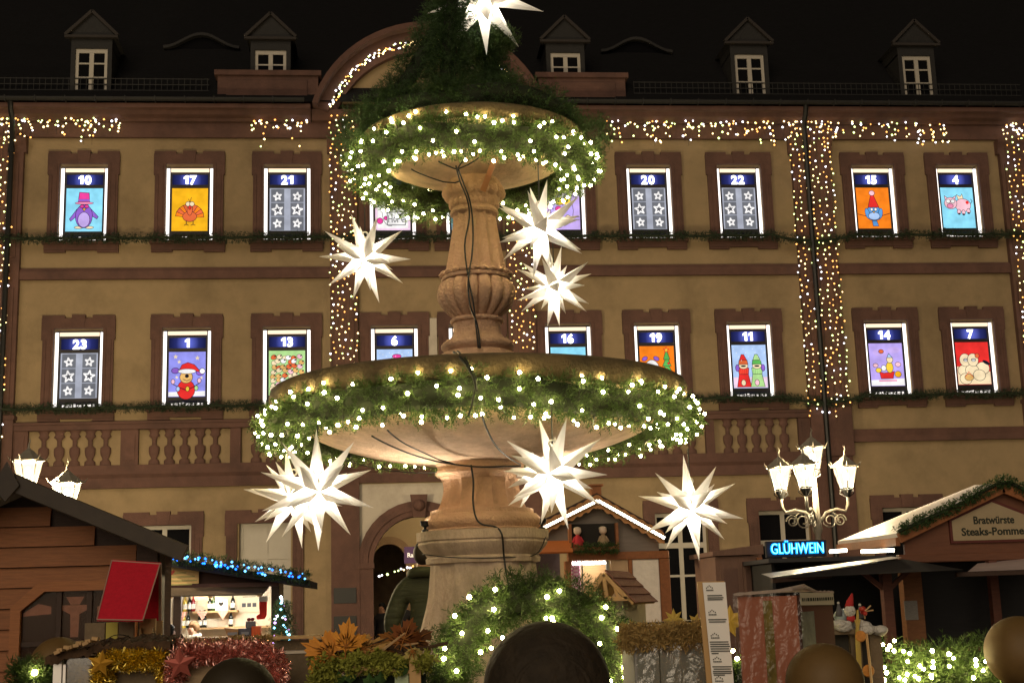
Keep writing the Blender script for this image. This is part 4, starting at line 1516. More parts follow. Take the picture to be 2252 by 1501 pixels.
def lit_ring(name, label, r, z, tr, K, nb, seed, dz, length=0.095, per=17, nl=0.034, nw=0.0058, mat_=None):
    rr = random.Random(seed)
    t = thing(name, label, 'garland', (FX, FYY, z))
    path = ring_path(FX, FYY, z, r, dz=dz)
    q = fir_tube(path, tr, K, length, per, nl, nw, closed=True, outward=0.75, along=0.9)
    fast_mesh('foliage', q, 4, mat_ or M_NEEDLE, t, 'stuff')
    m = MB()
    m.tube(path, tr * 0.62, 8, closed=True)
    m.build('stem', M_STEM, t, smooth=True)
    pts, wire = [], []
    a = 0
    for k in range(nb):
        a = 2 * math.pi * k / nb + rr.uniform(-0.03, 0.03)
        ph = -2.7 + 4.3 * ((k * 0.618 + rr.uniform(-0.12, 0.12)) % 1.0)  # bulbs reaching the inner side are added to light the bowl underside
        R_ = tr * rr.uniform(0.92, 1.16)
        rad = r + R_ * math.cos(ph)
        pts.append((FX + rad * math.cos(a), FYY + rad * math.sin(a), z + dz(a) + R_ * math.sin(ph)))
    bulbs_at(pts, t)
    srt = sorted(pts, key=lambda p: math.atan2(p[1] - FYY, p[0] - FX))
    m = MB()
    m.tube([Vector((FX, FYY, p[2])) + (Vector(p) - Vector((FX, FYY, p[2]))) * 0.97 for p in srt], 0.004, 4, caps=False)
    m.build('wire', M_CABLE, t)
    return t


lit_ring('lit_garland', 'thick green fir garland with warm bulbs under the rim of the lower bowl', 1.50, 2.81, 0.155, 6200, 270, 3, lambda a: 0.02 * math.sin(3 * a + 1) + 0.012 * math.sin(7 * a) - 0.012 * math.sin(a))
lit_ring('lit_garland', 'green fir garland with warm bulbs hanging round the upper bowl', 0.83, 4.83, 0.150, 4200, 190, 9, lambda a: 0.02 * math.sin(2 * a + 0.6) + 0.015 * math.sin(5 * a))

# unlit greenery heaped on the upper bowl and four swags that meet above it
t = thing('rim_garland', 'unlit dark fir garland heaped on the rim of the upper bowl', 'garland', (FX, FYY, 5.1))
path = ring_path(FX, FYY, 5.17, 0.74, dz=lambda a: 0.03 * math.sin(4 * a) + (0.05 if math.sin(a) > -0.2 else -0.02))
q = np.vstack([fir_tube(path, 0.14, 2300, 0.10, 14, 0.045, 0.0052, closed=True),
               fir_tube([(FX + 0.93 * math.cos(a), FYY + 0.93 * math.sin(a), 5.06) for a in [R(-20) + R(232) * i / 40 for i in range(41)]], 0.12, 1500, 0.10, 14, 0.045, 0.0052)])
fast_mesh('foliage', q, 4, M_NEEDLED, t, 'stuff')
m = MB()
m.tube(path, 0.09, 8, closed=True)
m.lathe((FX, FYY, 5.07), [(0.75, 0), (0.001, 0.03)], 40, cap=False)
m.build('stem', M_STEM, t, smooth=True)
AP = at(1003, -40, 10.0)
legs = [((830, 262, 9.85), (905, 165, 9.85), (955, 70, 9.9), 'outer fir swag rising on the side of the arched string of lights'),
        ((985, 232, 9.30), (985, 150, 9.38), (990, 60, 9.45), 'upright fir swag in the middle of the greenery cone'),
        ((1118, 232, 9.85), (1085, 165, 9.95), (1042, 80, 10.0), 'outer fir swag rising on the side of the topmost star'),
        ((1060, 200, 10.7), (1040, 130, 10.4), (1015, 60, 10.1), 'rear fir swag closing the back of the greenery cone')]
for a, b, c, lab in legs:
    pa = [at(*a), at(*b), at(*c), AP if 'upright' not in lab else at(1000, -40, 9.5)]
    path = [tuple(x) for x in resample(pa, np.linspace(0, 1, 20))[0]]
    t = thing('fir_swag', lab, 'garland', pa[0])
    q = fir_tube(path, lambda s: 0.125 - 0.04 * s, 900, 0.11, 15, 0.048, 0.0055)
    fast_mesh('foliage', q, 4, M_NEEDLED, t, 'stuff')
    m = MB()
    m.tube(path, [0.07 - 0.03 * i / 19 for i in range(20)], 8)
    m.build('stem', M_STEM, t, smooth=True)
# lighter sprig sticking out beside the topmost star
t = thing('fir_sprig', 'lighter green fir sprig sticking out beside the topmost star', 'sprig', at(1070, 120, 9.9))
path = [at(1040, 150, 9.9), at(1085, 110, 9.9), at(1118, 70, 9.9)]
fast_mesh('foliage', fir_tube(path, 0.07, 420, 0.09, 14, 0.045, 0.0055), 4, M_NEEDLE, t, 'stuff')
m = MB()
m.tube(path, [0.02, 0.012, 0.006], 6)
m.build('stem', M_STEM, t)

# ================================================================== star lanterns
phi = (1 + 5 ** 0.5) / 2
ICO = [Vector(v).normalized() for v in [(-1, phi, 0), (1, phi, 0), (-1, -phi, 0), (1, -phi, 0), (0, -1, phi), (0, 1, phi), (0, -1, -phi), (0, 1, -phi), (phi, 0, -1), (phi, 0, 1), (-phi, 0, -1), (-phi, 0, 1)]]
ICOF = [(0, 11, 5), (0, 5, 1), (0, 1, 7), (0, 7, 10), (0, 10, 11), (1, 5, 9), (5, 11, 4), (11, 10, 2), (10, 7, 6), (7, 1, 8), (3, 9, 4), (3, 4, 2), (3, 2, 6), (3, 6, 8), (3, 8, 9), (4, 9, 5), (2, 4, 11), (6, 2, 10), (8, 6, 7), (9, 8, 1)]


def star_mat():
    m = bpy.data.materials.new('white star plastic')
    m.use_nodes = True
    N, L = m.node_tree.nodes, m.node_tree.links
    b = N['Principled BSDF']
    b.inputs['Base Color'].default_value = (0.80, 0.78, 0.73, 1)
    b.inputs['Roughness'].default_value = 0.5
    b.inputs['Emission Color'].default_value = (1.0, 0.92, 0.80, 1)
    b.inputs['Emission Strength'].default_value = 0.05
    tr = N.new('ShaderNodeBsdfTranslucent')
    tr.inputs['Color'].default_value = (0.95, 0.91, 0.83, 1)
    ms = N.new('ShaderNodeMixShader')
    ms.inputs[0].default_value = 0.62
    L.new(b.outputs[0], ms.inputs[1])
    L.new(tr.outputs[0], ms.inputs[2])
    L.new(ms.outputs[0], N['Material Output'].inputs['Surface'])
    return m


M_STAR = star_mat()
CORE = 0.104
TRI = [ICO[i] * CORE for i in ICOF[0]]
cen = (TRI[0] + TRI[1] + TRI[2]) / 3
zc, rc = cen.length, (TRI[0] - cen).length


def spike_mesh(L):
    m = MB()
    base = [Vector((rc * math.cos(2 * math.pi * k / 3), rc * math.sin(2 * math.pi * k / 3), zc)) for k in range(3)]
    tip = Vector((0, 0, L))
    # each flank is creased along its middle, as moulded spikes are
    vs = list(base) + [tip]
    fs = []
    for k in range(3):
        a, b = base[k], base[(k + 1) % 3]
        mid = (a + b) / 2
        mid = mid + Vector((mid.x, mid.y, 0)).normalized() * 0.010
        vs.append(mid)
        fs += [(k, 4 + k, 3), (4 + k, (k + 1) % 3, 3)]
    m.add(vs, fs)
    o = m.build('spike', M_STAR)
    d = o.data
    bpy.data.objects.remove(o)
    return d


SPIKE = spike_mesh(0.40)
m = MB()
m.tube([(0.022 * math.cos(a), 0, 0.022 * math.sin(a)) for a in [2 * math.pi * i / 14 for i in range(14)]], 0.007, 6, closed=True)
_h = m.build('hook', mat('white plastic', (0.75, 0.72, 0.66), 0.5), smooth=True)
HOOK = _h.data
bpy.data.objects.remove(_h)


def star(px, py, Y, rpx, quat, label, cord_py=None, power=19.0):
    sc = rpx * Y / FPX / 0.40
    c = at(px, py, Y)
    t = thing('star_lantern', label, 'star lantern', c, 'white star lanterns hung on the fountain')
    rr = random.Random(int(px))
    rot = Quaternion(quat).to_matrix()
    for f in ICOF:
        tri = [rot @ ICO[i] for i in f]
        z = (tri[0] + tri[1] + tri[2]).normalized()
        x = (tri[0] - z * tri[0].dot(z)).normalized()
        M3 = Matrix((x, z.cross(x), z)).transposed()
        place('spike', SPIKE, c, t, rot=M3.to_euler(), sc=sc * rr.uniform(0.97, 1.03))
    place('hook', HOOK, c + Vector((0, 0, 0.20 * sc)), t)
    if cord_py is not None:
        top = at(px, cord_py, Y)
        m = MB()
        m.tube([c + Vector((0, 0, 0.20 * sc)), Vector((c.x, c.y, top.z))], 0.005, 5)
        m.build('cord', M_CABLE, t)
    ld = bpy.data.lights.new('star_lamp', 'POINT')
    ld.energy = power
    ld.color = (1.0, 0.92, 0.78)
    ld.shadow_soft_size = 0.03
    lo = bpy.data.objects.new('star_lamp', ld)
    COL.objects.link(lo)
    lo.parent = t
    lo.location = (0, 0, -0.055)


star(803, 567, 9.75, 107, (0.3703, -0.2454, 0.744, -0.4991), 'white star lantern hanging alone over the curtain of lights beside the column', 455)
star(1188, 503, 9.30, 115, (0.5078, -0.4057, 0.2886, -0.7031), 'white star lantern under the upper bowl, higher of the overlapping pair', 318)
star(1219, 631, 10.55, 98, (0.5866, -0.6007, 0.4713, 0.2702), 'white star lantern under the upper bowl, lower of the overlapping pair', 470)
star(698, 1077, 8.35, 130, (-0.0335, -0.061, 0.8187, 0.57), 'white star lantern under the lower bowl, in front of its twin', 935)
star(646, 1094, 10.0, 110, (0.0215, -0.1574, -0.8453, 0.5101), 'white star lantern under the lower bowl, half hidden behind its twin', 990)
star(1217, 1039, 8.45, 129, (-0.0413, -0.2816, 0.0522, 0.9572), 'large white star lantern hanging in front of the fountain neck', 875)
star(1182, 1042, 9.75, 92, (0.2, 0.5, -0.3, 0.8), 'white star lantern almost covered by the one before the fountain neck', 930, 9)
star(1520, 1115, 9.55, 117, (-0.3117, -0.9187, -0.0982, 0.2217), 'white star lantern on a long cord beside the timber stall gable', 985)
star(1062, -6, 9.72, 147, (-0.1862, 0.2534, -0.9488, -0.0288), 'large white star lantern at the top of the greenery cone', None)


# ================================================================== black cables
def cable(label, pts, r=0.008):
    r *= 0.8
    P = [at(*p) for p in pts]
    S = smooth_prof([(p.x, p.z) for p in P], 5)
    Ys = np.interp(np.linspace(0, len(P) - 1, len(S)), range(len(P)), [p.y for p in P])
    m = MB()
    m.tube([(a, y, b) for (a, b), y in zip(S, Ys)], r, 6)
    o = m.build('cable', M_CABLE, base=P[0], smooth=True)
    tag(o, label, 'cable')


cable('black cable running down the fluted column to the lower rim', [(1003, 365, 9.55), (1012, 400, 9.70), (1028, 440, 9.75), (1032, 480, 9.79), (1022, 540, 9.77), (1030, 610, 9.70), (1040, 660, 9.66), (1046, 710, 9.70), (1052, 765, 9.68)])
cable('second black cable beside the first on the fluted column', [(1008, 372, 9.55), (1020, 405, 9.69), (1034, 445, 9.745), (1040, 500, 9.785), (1038, 560, 9.76), (1030, 615, 9.69), (1034, 670, 9.66), (1050, 715, 9.70), (1056, 765, 9.68)])
cable('cable fanning out from the column knot towards the lone star side', [(905, 372, 9.30), (940, 388, 9.45), (975, 400, 9.60), (1000, 402, 9.70), (1012, 398, 9.70)], 0.007)
cable('looped cable with plug under the upper bowl', [(1075, 320, 9.22), (1055, 345, 9.35), (1030, 362, 9.5), (1005, 372, 9.55), (985, 365, 9.5), (965, 355, 9.4)], 0.008)
cable('thin cable dropping from the garland knot under the upper bowl', [(1033, 325, 9.25), (1020, 350, 9.42), (1006, 372, 9.55)], 0.007)
cable('bundle of black cables over the rim of the lower bowl', [(998, 774, 8.62), (1012, 785, 8.46), (1028, 806, 8.42), (1042, 832, 8.36), (1048, 860, 8.30)], 0.012)
cable('second cable of the bundle over the lower rim', [(1006, 772, 8.62), (1022, 788, 8.46), (1036, 812, 8.42), (1046, 836, 8.36), (1040, 880, 8.28), (1030, 915, 8.28)], 0.009)
cable('long cable sagging under the lower bowl to the neck', [(818, 958, 8.75), (860, 980, 8.95), (910, 1000, 9.20), (960, 1014, 9.45), (1010, 1022, 9.60), (1060, 1026, 9.64), (1145, 1024, 9.72)], 0.008)
cable('upper of two cables sagging under the lower bowl', [(852, 945, 8.72), (885, 972, 8.95), (930, 994, 9.2), (965, 1010, 9.45), (1000, 1020, 9.6)], 0.007)
cable('cable slanting across the underside of the lower bowl', [(1060, 910, 8.45), (1074, 950, 8.72), (1095, 985, 9.05), (1125, 1010, 9.4), (1145, 1022, 9.70)], 0.008)
cable('thick cable running down the neck and pedestal', [(1036, 1022, 9.62), (1041, 1060, 9.66), (1040, 1100, 9.66), (1046, 1135, 9.57), (1060, 1152, 9.545), (1090, 1158, 9.54), (1104, 1175, 9.50), (1108, 1220, 9.57), (1114, 1265, 9.55), (1124, 1310, 9.50)], 0.009)
cable('thin wire tied round the top of the pedestal', [(930, 1218, 9.70), (985, 1224, 9.58), (1050, 1226, 9.565), (1120, 1224, 9.60), (1178, 1218, 9.78), (1200, 1180, 9.80)], 0.005)
cable('pale wire hanging behind the lower bowl', [(760, 1012, 10.4), (830, 1030, 10.3), (900, 1038, 10.1), (960, 1038, 9.8)], 0.005)

# ================================================================== wreath with stone ball in front
WY = 6.3
wc = at(1180, 1508, WY)
wr, wt = 0.40, 0.115
t = thing('fir_wreath', 'round fir wreath with warm bulbs behind the dark stone ball', 'wreath', (wc.x, WY, wc.z - wr))
path = [(wc.x + wr * math.cos(a), WY, wc.z + wr * math.sin(a)) for a in [2 * math.pi * i / 80 for i in range(80)]]
q = fir_tube(path, wt, 3000, 0.07, 17, 0.030, 0.0046, closed=True, outward=0.8, along=0.8)
fast_mesh('foliage', q, 4, M_NEEDLE, t, 'stuff')
m = MB()
m.tube(path, wt * 0.62, 8, closed=True)
m.build('stem', M_STEM, t, smooth=True)
rw = random.Random(77)
pts = []
for px, py in ((1089, 1295), (1032, 1312), (1086, 1339), (1000, 1353), (1073, 1386), (1016, 1391), (1105, 1401), (978, 1425), (1080, 1424), (976, 1447), (1057, 1433), (1004, 1474), (1230, 1299), (1203, 1312), (1214, 1358), (1201, 1358), (1216, 1366), (1254, 1393), (1332, 1334), (1323, 1357), (1357, 1382), (1319, 1414), (1388, 1432), (1404, 1425), (1374, 1447), (1415, 1451), (1372, 1466), (1373, 1488), (1342, 1497)):
    pts.append(at(px, py, WY - wt * rw.uniform(0.75, 1.1)))
bulbs_at(pts, t, 0.85)
# dark stone ball before it
bc = at(1203, 1512, 5.55)
bossm = mat('dark weathered stone', (0.030, 0.021, 0.012), 0.8, noise=0.5, nscale=9, bump=0.8, bscale=26)
tb = thing('stone_ball', 'dark brown stone ball in front of the wreath', 'ball', (bc.x, 5.55, bc.z - 0.27))
m = MB()
m.ball((bc.x, 5.55, bc.z), 0.258, 48, 32, (1.0, 0.95, 1.03))
m.build('body', bossm, tb, smooth=True)
m = MB()
m.tube([(bc.x + 0.150 * math.cos(a), 5.55 - 0.200, bc.z - 0.02 + 0.150 * math.sin(a)) for a in [2 * math.pi * k / 40 for k in range(40)]], 0.012, 8, closed=True)
m.build('carved_ring', bossm, tb, smooth=True)
m = MB()
m.tube([(bc.x, 5.55, 0), (bc.x, 5.55, bc.z - 0.2)], [0.16, 0.13], 24)
m.build('stand', bossm, tb, smooth=40)

# ================================================================== street lanterns
M_LGLASS = glass('lit lantern glass', (1.0, 0.97, 0.88), 0.94, (1.0, 0.86, 0.55), 0.85)
M_LBULB = glow('lantern bulb', (1.0, 0.94, 0.74), 45)


def lantern(t, x, y, zb, s=1.0, power=110):
    """six-sided street lantern; zb is the height of the foot of its glass"""
    r0, r1, h = 0.105 * s, 0.20 * s, 0.34 * s
    C = Vector((x, y, zb))
    hexa = lambda r, z, k: C + Vector((r * math.cos(math.pi / 3 * k + 0.3), r * math.sin(math.pi / 3 * k + 0.3), z))
    m = MB()
    m.lathe(C, [(0.225 * s, h + 0.005), (0.235 * s, h + 0.02), (0.13 * s, h + 0.10), (0.10 * s, h + 0.12), (0.075 * s, h + 0.15), (0.03 * s, h + 0.18), (0.012 * s, h + 0.20)], 6)
    m.tube([hexa(0, h + 0.19, 0), hexa(0, h + 0.25, 0), C + Vector((0.02, 0, h + 0.30)), C + Vector((0.0, 0, h + 0.34))], [0.018, 0.012, 0.010, 0.003], 6)
    for k in range(6):
        p = hexa(0.235 * s, h + 0.02, k)
        m.tube([p, p + (p - C - Vector((0, 0, h))).normalized() * 0.05 + Vector((0, 0, 0.06))], [0.012, 0.002], 4)
    hd = m.build('lantern_head', M_LAMPGREY, t)
    m = MB()
    for k in range(6):
        m.tube([hexa(r0, 0, k), hexa(r1, h, k)], 0.009, 4)
        m.tube([hexa(r0, 0, k), hexa(r0, 0, k + 1)], 0.011, 4)
        m.tube([hexa(r1, h, k), hexa(r1, h, k + 1)], 0.010, 4)
    m.tube([C + Vector((0, 0, -0.14)), C + Vector((0, 0, -0.10)), C + Vector((0, 0, -0.02))], [0.02, 0.05, 0.095], 8)
    for k in range(0, 6, 2):
        p = hexa(r0, 0, k)
        m.tube([p, p + Vector((0.02 * math.cos(k), 0.02 * math.sin(k), -0.07)), C + Vector((0, 0, -0.15))], 0.010, 4)
    m.build('lantern_frame', M_IRON, hd)
    m = MB()
    for k in range(6):
        m.add([hexa(r0 * 0.97, 0.004, k), hexa(r0 * 0.97, 0.004, k + 1), hexa(r1 * 0.97, h - 0.004, k + 1), hexa(r1 * 0.97, h - 0.004, k)], [(0, 1, 2, 3)])
    m.build('lantern_glass', M_LGLASS, hd)
    m = MB()
    m.ball(C + Vector((0, 0, h * 0.58)), 0.042 * s, 10, 8, (1, 1, 1.7))
    m.build('lantern_bulb', M_LBULB, hd, smooth=True)
    ld = bpy.data.lights.new('lantern_light', 'POINT')
    ld.energy = power
    ld.color = (1.0, 0.80, 0.50)
    ld.shadow_soft_size = 0.03
    lo = bpy.data.objects.new('lantern_light', ld)
    COL.objects.link(lo)
    lo.parent = t
    lo.location = C + Vector((0, 0, h * 0.19)) - ORG[t.name]


def candelabra(label, cx, cy, zglass, arms, top, power):
    """arms: (dx, dy, z of glass foot); top: z of glass foot of the middle lantern"""
    t = thing('street_lamp', label, 'street lamp', (cx, cy, 0), 'many armed street lamps on the square')
    m = MB()
    zarm = zglass - 0.42
    m.tube([(cx, cy, 0), (cx, cy, 0.9), (cx, cy, 0.95), (cx, cy, zarm - 0.3), (cx, cy, zarm - 0.22), (cx, cy, zarm + 0.1), (cx, cy, top - 0.12)], [0.14, 0.11, 0.065, 0.05, 0.085, 0.05, 0.035], 10)
    m.build('post', M_LAMPGREY, t, smooth=40)
    for dx, dy, zb in arms:
        m = MB()
        d = Vector((dx, dy, 0))
        pts = [Vector((cx, cy, zarm - 0.12)) + d * 0.06, Vector((cx, cy, zarm + 0.05)) + d * 0.30, Vector((cx, cy, zarm + 0.10)) + d * 0.62, Vector((cx, cy, zarm + 0.06)) + d * 0.9, Vector((cx, cy, zarm + 0.16)) + d * 1.0, Vector((cx, cy, zb - 0.14)) + d]
        m.tube(pts, 0.026, 8)
        ao_ = m.build('arm', M_LAMPGREY, t, smooth=True)
        m = MB()
        for sc_, off in ((0.15, 0.40), (0.10, 0.72)):   # scrollwork under the arm
            c = Vector((cx, cy, zarm - 0.08)) + d * off
            dn = d.normalized()
            m.tube([c + (dn * math.cos(a) + Vector((0, 0, math.sin(a)))) * sc_ * (1 - a / 16) for a in [k * 0.45 for k in range(26)]], 0.011, 4)
        m.build('scroll', M_LAMPGREY, ao_)
        lantern(t, cx + dx, cy + dy, zb, 1.0, power)
    lantern(t, cx, cy, top, 1.0, power)
    return t


LY = 21.0
pA, pB, pC, pD = at(1717, 1077, LY), at(1771, 1065, LY - 0.45), at(1862, 1068, LY), at(1789, 1035, LY)
candelabra('street lamp with four lanterns beside the blue neon sign', pD.x, LY, pA.z, [(pA.x - pD.x, 0, pA.z), (pB.x - pD.x, -0.45, pA.z), (pC.x - pD.x, 0, pA.z)], pD.z + 0.02, 310)
qA, qB = at(60, 1068, 19.5), at(145, 1116, 19.5)
candelabra('street lamp behind the plank stall with only two lanterns in sight', qA.x, 19.5, qB.z, [(qB.x - qA.x, 0, qB.z), (-(qB.x - qA.x), 0, qB.z)], qA.z, 950)

# ================================================================== people
M_SKIN = mat('skin', (0.55, 0.30, 0.20), 0.55)


def person(label, loc, H, rz, coat, legs, hair, arms=None, lean=0.0, puff=1.0, hood=None, hat=None):
    loc = Vector(loc)
    t = thing('person', label, 'person', loc)
    t.rotation_euler = (0, 0, rz)
    aL, aR = arms or (((0.135, 0.0, 0.63), (0.13, -0.05, 0.48)), ((-0.135, 0.0, 0.63), (-0.13, -0.05, 0.48)))
    V = [((0, 0, 0.53), 0.085), ((0, lean * 0.3, 0.63), 0.082), ((0, lean * 0.7, 0.73), 0.092), ((0, lean, 0.81), 0.062), ((0, lean, 0.85), 0.034), ((0, lean - 0.008, 0.90), 0.047), ((0, lean - 0.006, 0.955), 0.050), ((0, lean - 0.055, 0.905), 0.012)]
    Ed = [(0, 1), (1, 2), (2, 3), (3, 4), (4, 5), (5, 6), (5, 7)]
    for s, (el, wr_) in ((1, aL), (-1, aR)):
        k = len(V)
        V += [((s * 0.095, lean, 0.795), 0.050 * puff), ((el[0], el[1] + lean * 0.6, el[2]), 0.042 * puff), ((wr_[0], wr_[1] + lean * 0.5, wr_[2]), 0.026), ((wr_[0], wr_[1] + lean * 0.5 - 0.012, wr_[2] - 0.035), 0.022)]
        Ed += [(3, k), (k, k + 1), (k + 1, k + 2), (k + 2, k + 3)]
        for q in range(5):   # fingers
            j = len(V)
            dx = (q - 2) * 0.0075
            V += [((wr_[0] + dx * 1.2, wr_[1] + lean * 0.5 - 0.02 - (0.012 if q == 0 else 0), wr_[2] - 0.055), 0.0055), ((wr_[0] + dx, wr_[1] + lean * 0.5 - 0.032, wr_[2] - 0.085 + 0.01 * abs(q - 2)), 0.005)]
            Ed += [(k + 3, j), (j, j + 1)]
        k = len(V)
        V += [((s * 0.055, 0, 0.48), 0.062), ((s * 0.06, -0.01, 0.28), 0.044), ((s * 0.06, 0.01, 0.045), 0.030), ((s * 0.065, -0.075, 0.02), 0.024)]
        Ed += [(0, k), (k, k + 1), (k + 1, k + 2), (k + 2, k + 3)]
    me = bpy.data.meshes.new('body')
    me.from_pydata([Vector(v) * H for v, _ in V], Ed, [])
    ob = bpy.data.objects.new('body', me)
    COL.objects.link(ob)
    if not me.skin_vertices:
        me.attributes.update() if hasattr(me.attributes, 'update') else None
    md = ob.modifiers.new('skin', 'SKIN')
    if not me.skin_vertices:
        bpy.context.view_layer.objects.active = ob
        bpy.ops.mesh.customdata_skin_add()
    for i, (_, r) in enumerate(V):
        sv = me.skin_vertices[0].data[i]
        sv.radius = (r * H, r * H * (0.78 if i < 3 else 1))
        sv.use_root = i == 0
    sb = ob.modifiers.new('sub', 'SUBSURF')
    sb.levels = sb.render_levels = 2
    dg = bpy.context.evaluated_depsgraph_get()
    fin = bpy.data.meshes.new_from_object(ob.evaluated_get(dg))
    bpy.data.objects.remove(ob)
    fin.materials.clear()
    for mm in (coat, legs, M_SKIN):
        fin.materials.append(mm)
    wz = [v[0] for v in (aL[1], aR[1])]
    for p in fin.polygons:
        c = p.center / H
        hand = any((c.x - w[0]) ** 2 + (c.z - (w[2] - 0.05)) ** 2 < 0.0028 and c.z < w[2] - 0.008 for w in (aL[1], aR[1]))
        p.material_index = 2 if (c.z > 0.845 or hand) else (0 if (c.z > 0.44 or abs(c.x) > 0.115) else 1)
        p.use_smooth = True
    b = bpy.data.objects.new('body', fin)
    COL.objects.link(b)
    b.parent = t
    ORG[b.name] = loc
    m = MB()
    hc = Vector((0, lean + 0.008, 0.945)) * H
    m.ball(hc, 0.062 * H, 16, 12, (0.88, 1.02, 1.0))
    m.v = [v if not (v[1] < hc.y - 0.02 * H and v[2] < hc.z + 0.012 * H) else (v[0] * 0.82, hc.y - 0.018 * H + (v[1] - hc.y) * 0.12, v[2]) for v in m.v]
    h = m.build('hair', hair, None, smooth=True)
    h.parent = t
    m = MB()
    for s in (-1, 1):
        m.ball(Vector((s * 0.021, lean - 0.053, 0.918)) * H, 0.006 * H, 8, 6)
    e = m.build('eyes', M_BLACK)
    e.parent = t
    if hood:
        m = MB()
        m.tube([Vector((0.062 * math.cos(a), lean + 0.012 + 0.058 * math.sin(a), 0.845 + 0.012 * math.sin(a))) * H for a in [2 * math.pi * k / 16 for k in range(16)]], 0.026 * H, 8, closed=True)
        o = m.build('hood', hood, smooth=True)
        o.parent = t
    return t


coat_g = mat('dark green padded coat', (0.034, 0.040, 0.020), 0.75, noise=0.3, nscale=6, bump=1.0, bscale=7, stretch=(0.5, 0.5, 2.6))
pm = at(934, 1190, 12.15)
person('person in a dark green padded coat standing behind the fountain pedestal', (pm.x, 12.15, 0.20), pm.z - 0.20, R(165), coat_g, mat('dark trousers', (0.02, 0.02, 0.025), 0.8), mat('dark short hair', (0.02, 0.014, 0.01), 0.7), puff=1.15, hood=coat_g, arms=(((0.165, 0.01, 0.63), (0.155, -0.03, 0.47)), ((-0.165, 0.01, 0.63), (-0.155, -0.03, 0.47))))
m = MB()
m.lathe(C0, [(1.76, 0.0), (1.76, 0.20), (2.36, 0.20), (2.36, 0.0)], 48, cap=False)
m.build('step', M_STONE2, ft)
pj_ = at(900, 1345, 33)
person('person in black standing in the passage behind the archway', (ACX - 0.35, FY + 2.0, 0), 1.70, R(10), mat('black coat', (0.012, 0.012, 0.014), 0.8), M_BLACK, mat('brown hair', (0.05, 0.03, 0.018), 0.7))
person('person in dark grey farther back in the passage', (ACX - 0.85, FY + 3.4, 0), 1.62, R(-30), mat('dark grey coat', (0.03, 0.03, 0.035), 0.8), M_BLACK, mat('black hair', (0.01, 0.01, 0.01), 0.7))


# ================================================================== stalls
def board_wall(parent, x0, x1, y, z0, z1, h, roof=None, th=0.03, material=None, name='plank', jit=0.004):
    """overlapping horizontal planks, each an object; roof(z) gives the half-width limits"""
    z = z0
    while z < z1 - 0.01:
        a, b = x0, x1
        if roof:
            lim = roof(min(z + h, z1))
            a, b = max(a, lim[0]), min(b, lim[1])
        if b - a > 0.05:
            m = MB()
            zt = min(z + h, z1) - 0.006
            o_ = random.uniform(-jit, jit)
            m.xprism([(y - th - 0.012 + o_, z), (y, z), (y, zt), (y - th * 0.45 + o_, zt)], a, b)
            m.build(name, material or M_BROWN, parent)
        z += h


# ---- plank stall with octagonal window
SY = 11.0
rd, re_ = at(52, 1046, SY), at(398, 1196, SY)
s1 = thing('plank_stall', 'stained plank market stall with octagonal window and dark gable roof', 'stall', (rd.x, SY, 0))
slope = (rd.z - re_.z) / (re_.x - rd.x)
xr = at(300, 1250, SY).x
xl = 2 * rd.x - xr
hp = 0.158
board_wall(s1, xl, xr, SY, 0.0, rd.z - 0.12, hp, roof=lambda z: (rd.x - (rd.z - 0.14 - z) / slope, rd.x + (rd.z - 0.14 - z) / slope))
m = MB()
m.box(xl, xr, SY + 0.005, SY + 0.03, 0, 2.05)
m.prism([(xl, 2.05), (xr, 2.05), (rd.x, rd.z - 0.16)], SY + 0.005, SY + 0.03)
m.beam((xl, SY + 0.03, 1.02), (xl - 0.75, SY + 3, 1.02), 0.03, 2.04)
m.build('carcass', M_DKWOOD, s1)
x1 = at(345, 1300, SY).x
m = MB()
m.box(xr + 0.005, x1, SY - 0.03, SY + 0.1, 0, 2.10)
m.build('corner_post', M_DKWOOD, s1)
m = MB()
m.beam((x1 + 0.07, SY + 0.10, 1.03), (x1 - 0.72, SY + 3, 1.03), 0.05, 2.06)
m.build('side_panel', M_DKWOOD, s1)
for s in (-1, 1):
    m = MB()
    e = Vector((rd.x + s * (re_.x - rd.x + 0.10), 0, re_.z - slope * 0.10))
    k_ = 0.95
    m.add([(rd.x, SY - 0.42, rd.z), (e.x, SY - 0.42, e.z), (e.x - k_, SY + 3.2, e.z), (rd.x - k_, SY + 3.2, rd.z), (rd.x, SY - 0.42, rd.z - 0.05), (e.x, SY - 0.42, e.z - 0.05), (e.x - k_, SY + 3.2, e.z - 0.05), (rd.x - k_, SY + 3.2, rd.z - 0.05)],
          [(0, 1, 2, 3), (4, 7, 6, 5), (0, 4, 5, 1), (1, 5, 6, 2), (2, 6, 7, 3), (3, 7, 4, 0)])
    r_ = m.build('roof', M_DKWOOD, s1)
    m = MB()
    m.beam((rd.x - s * 0.02, SY - 0.45, rd.z - 0.07), (e.x, SY - 0.45, e.z - 0.05), 0.045, 0.135)
    m.build('barge_board', mat('dark barge board', (0.030, 0.021, 0.016), 0.6, noise=0.25, nscale=8), r_, bevel=0.008)
m = MB()
m.prism([(rd.x - 0.10, rd.z - 0.12), (rd.x, rd.z - 0.24), (rd.x + 0.10, rd.z - 0.12), (rd.x, rd.z + 0.06)], SY - 0.50, SY - 0.472)
m.build('ridge_board', mat('dark barge board', (0.05, 0.033, 0.024)), s1)
wcx = at(168, 1400, SY).x
hwid = 0.475
zt_, zk, zb_ = at(150, 1278, SY).z, at(40, 1335, SY).z, at(150, 1560, SY).z


def octo(hw, top, kink, bot, cut):
    return [(wcx - hw, bot), (wcx + hw, bot), (wcx + hw, kink), (wcx + hw - cut, top), (wcx - hw + cut, top), (wcx - hw, kink)]


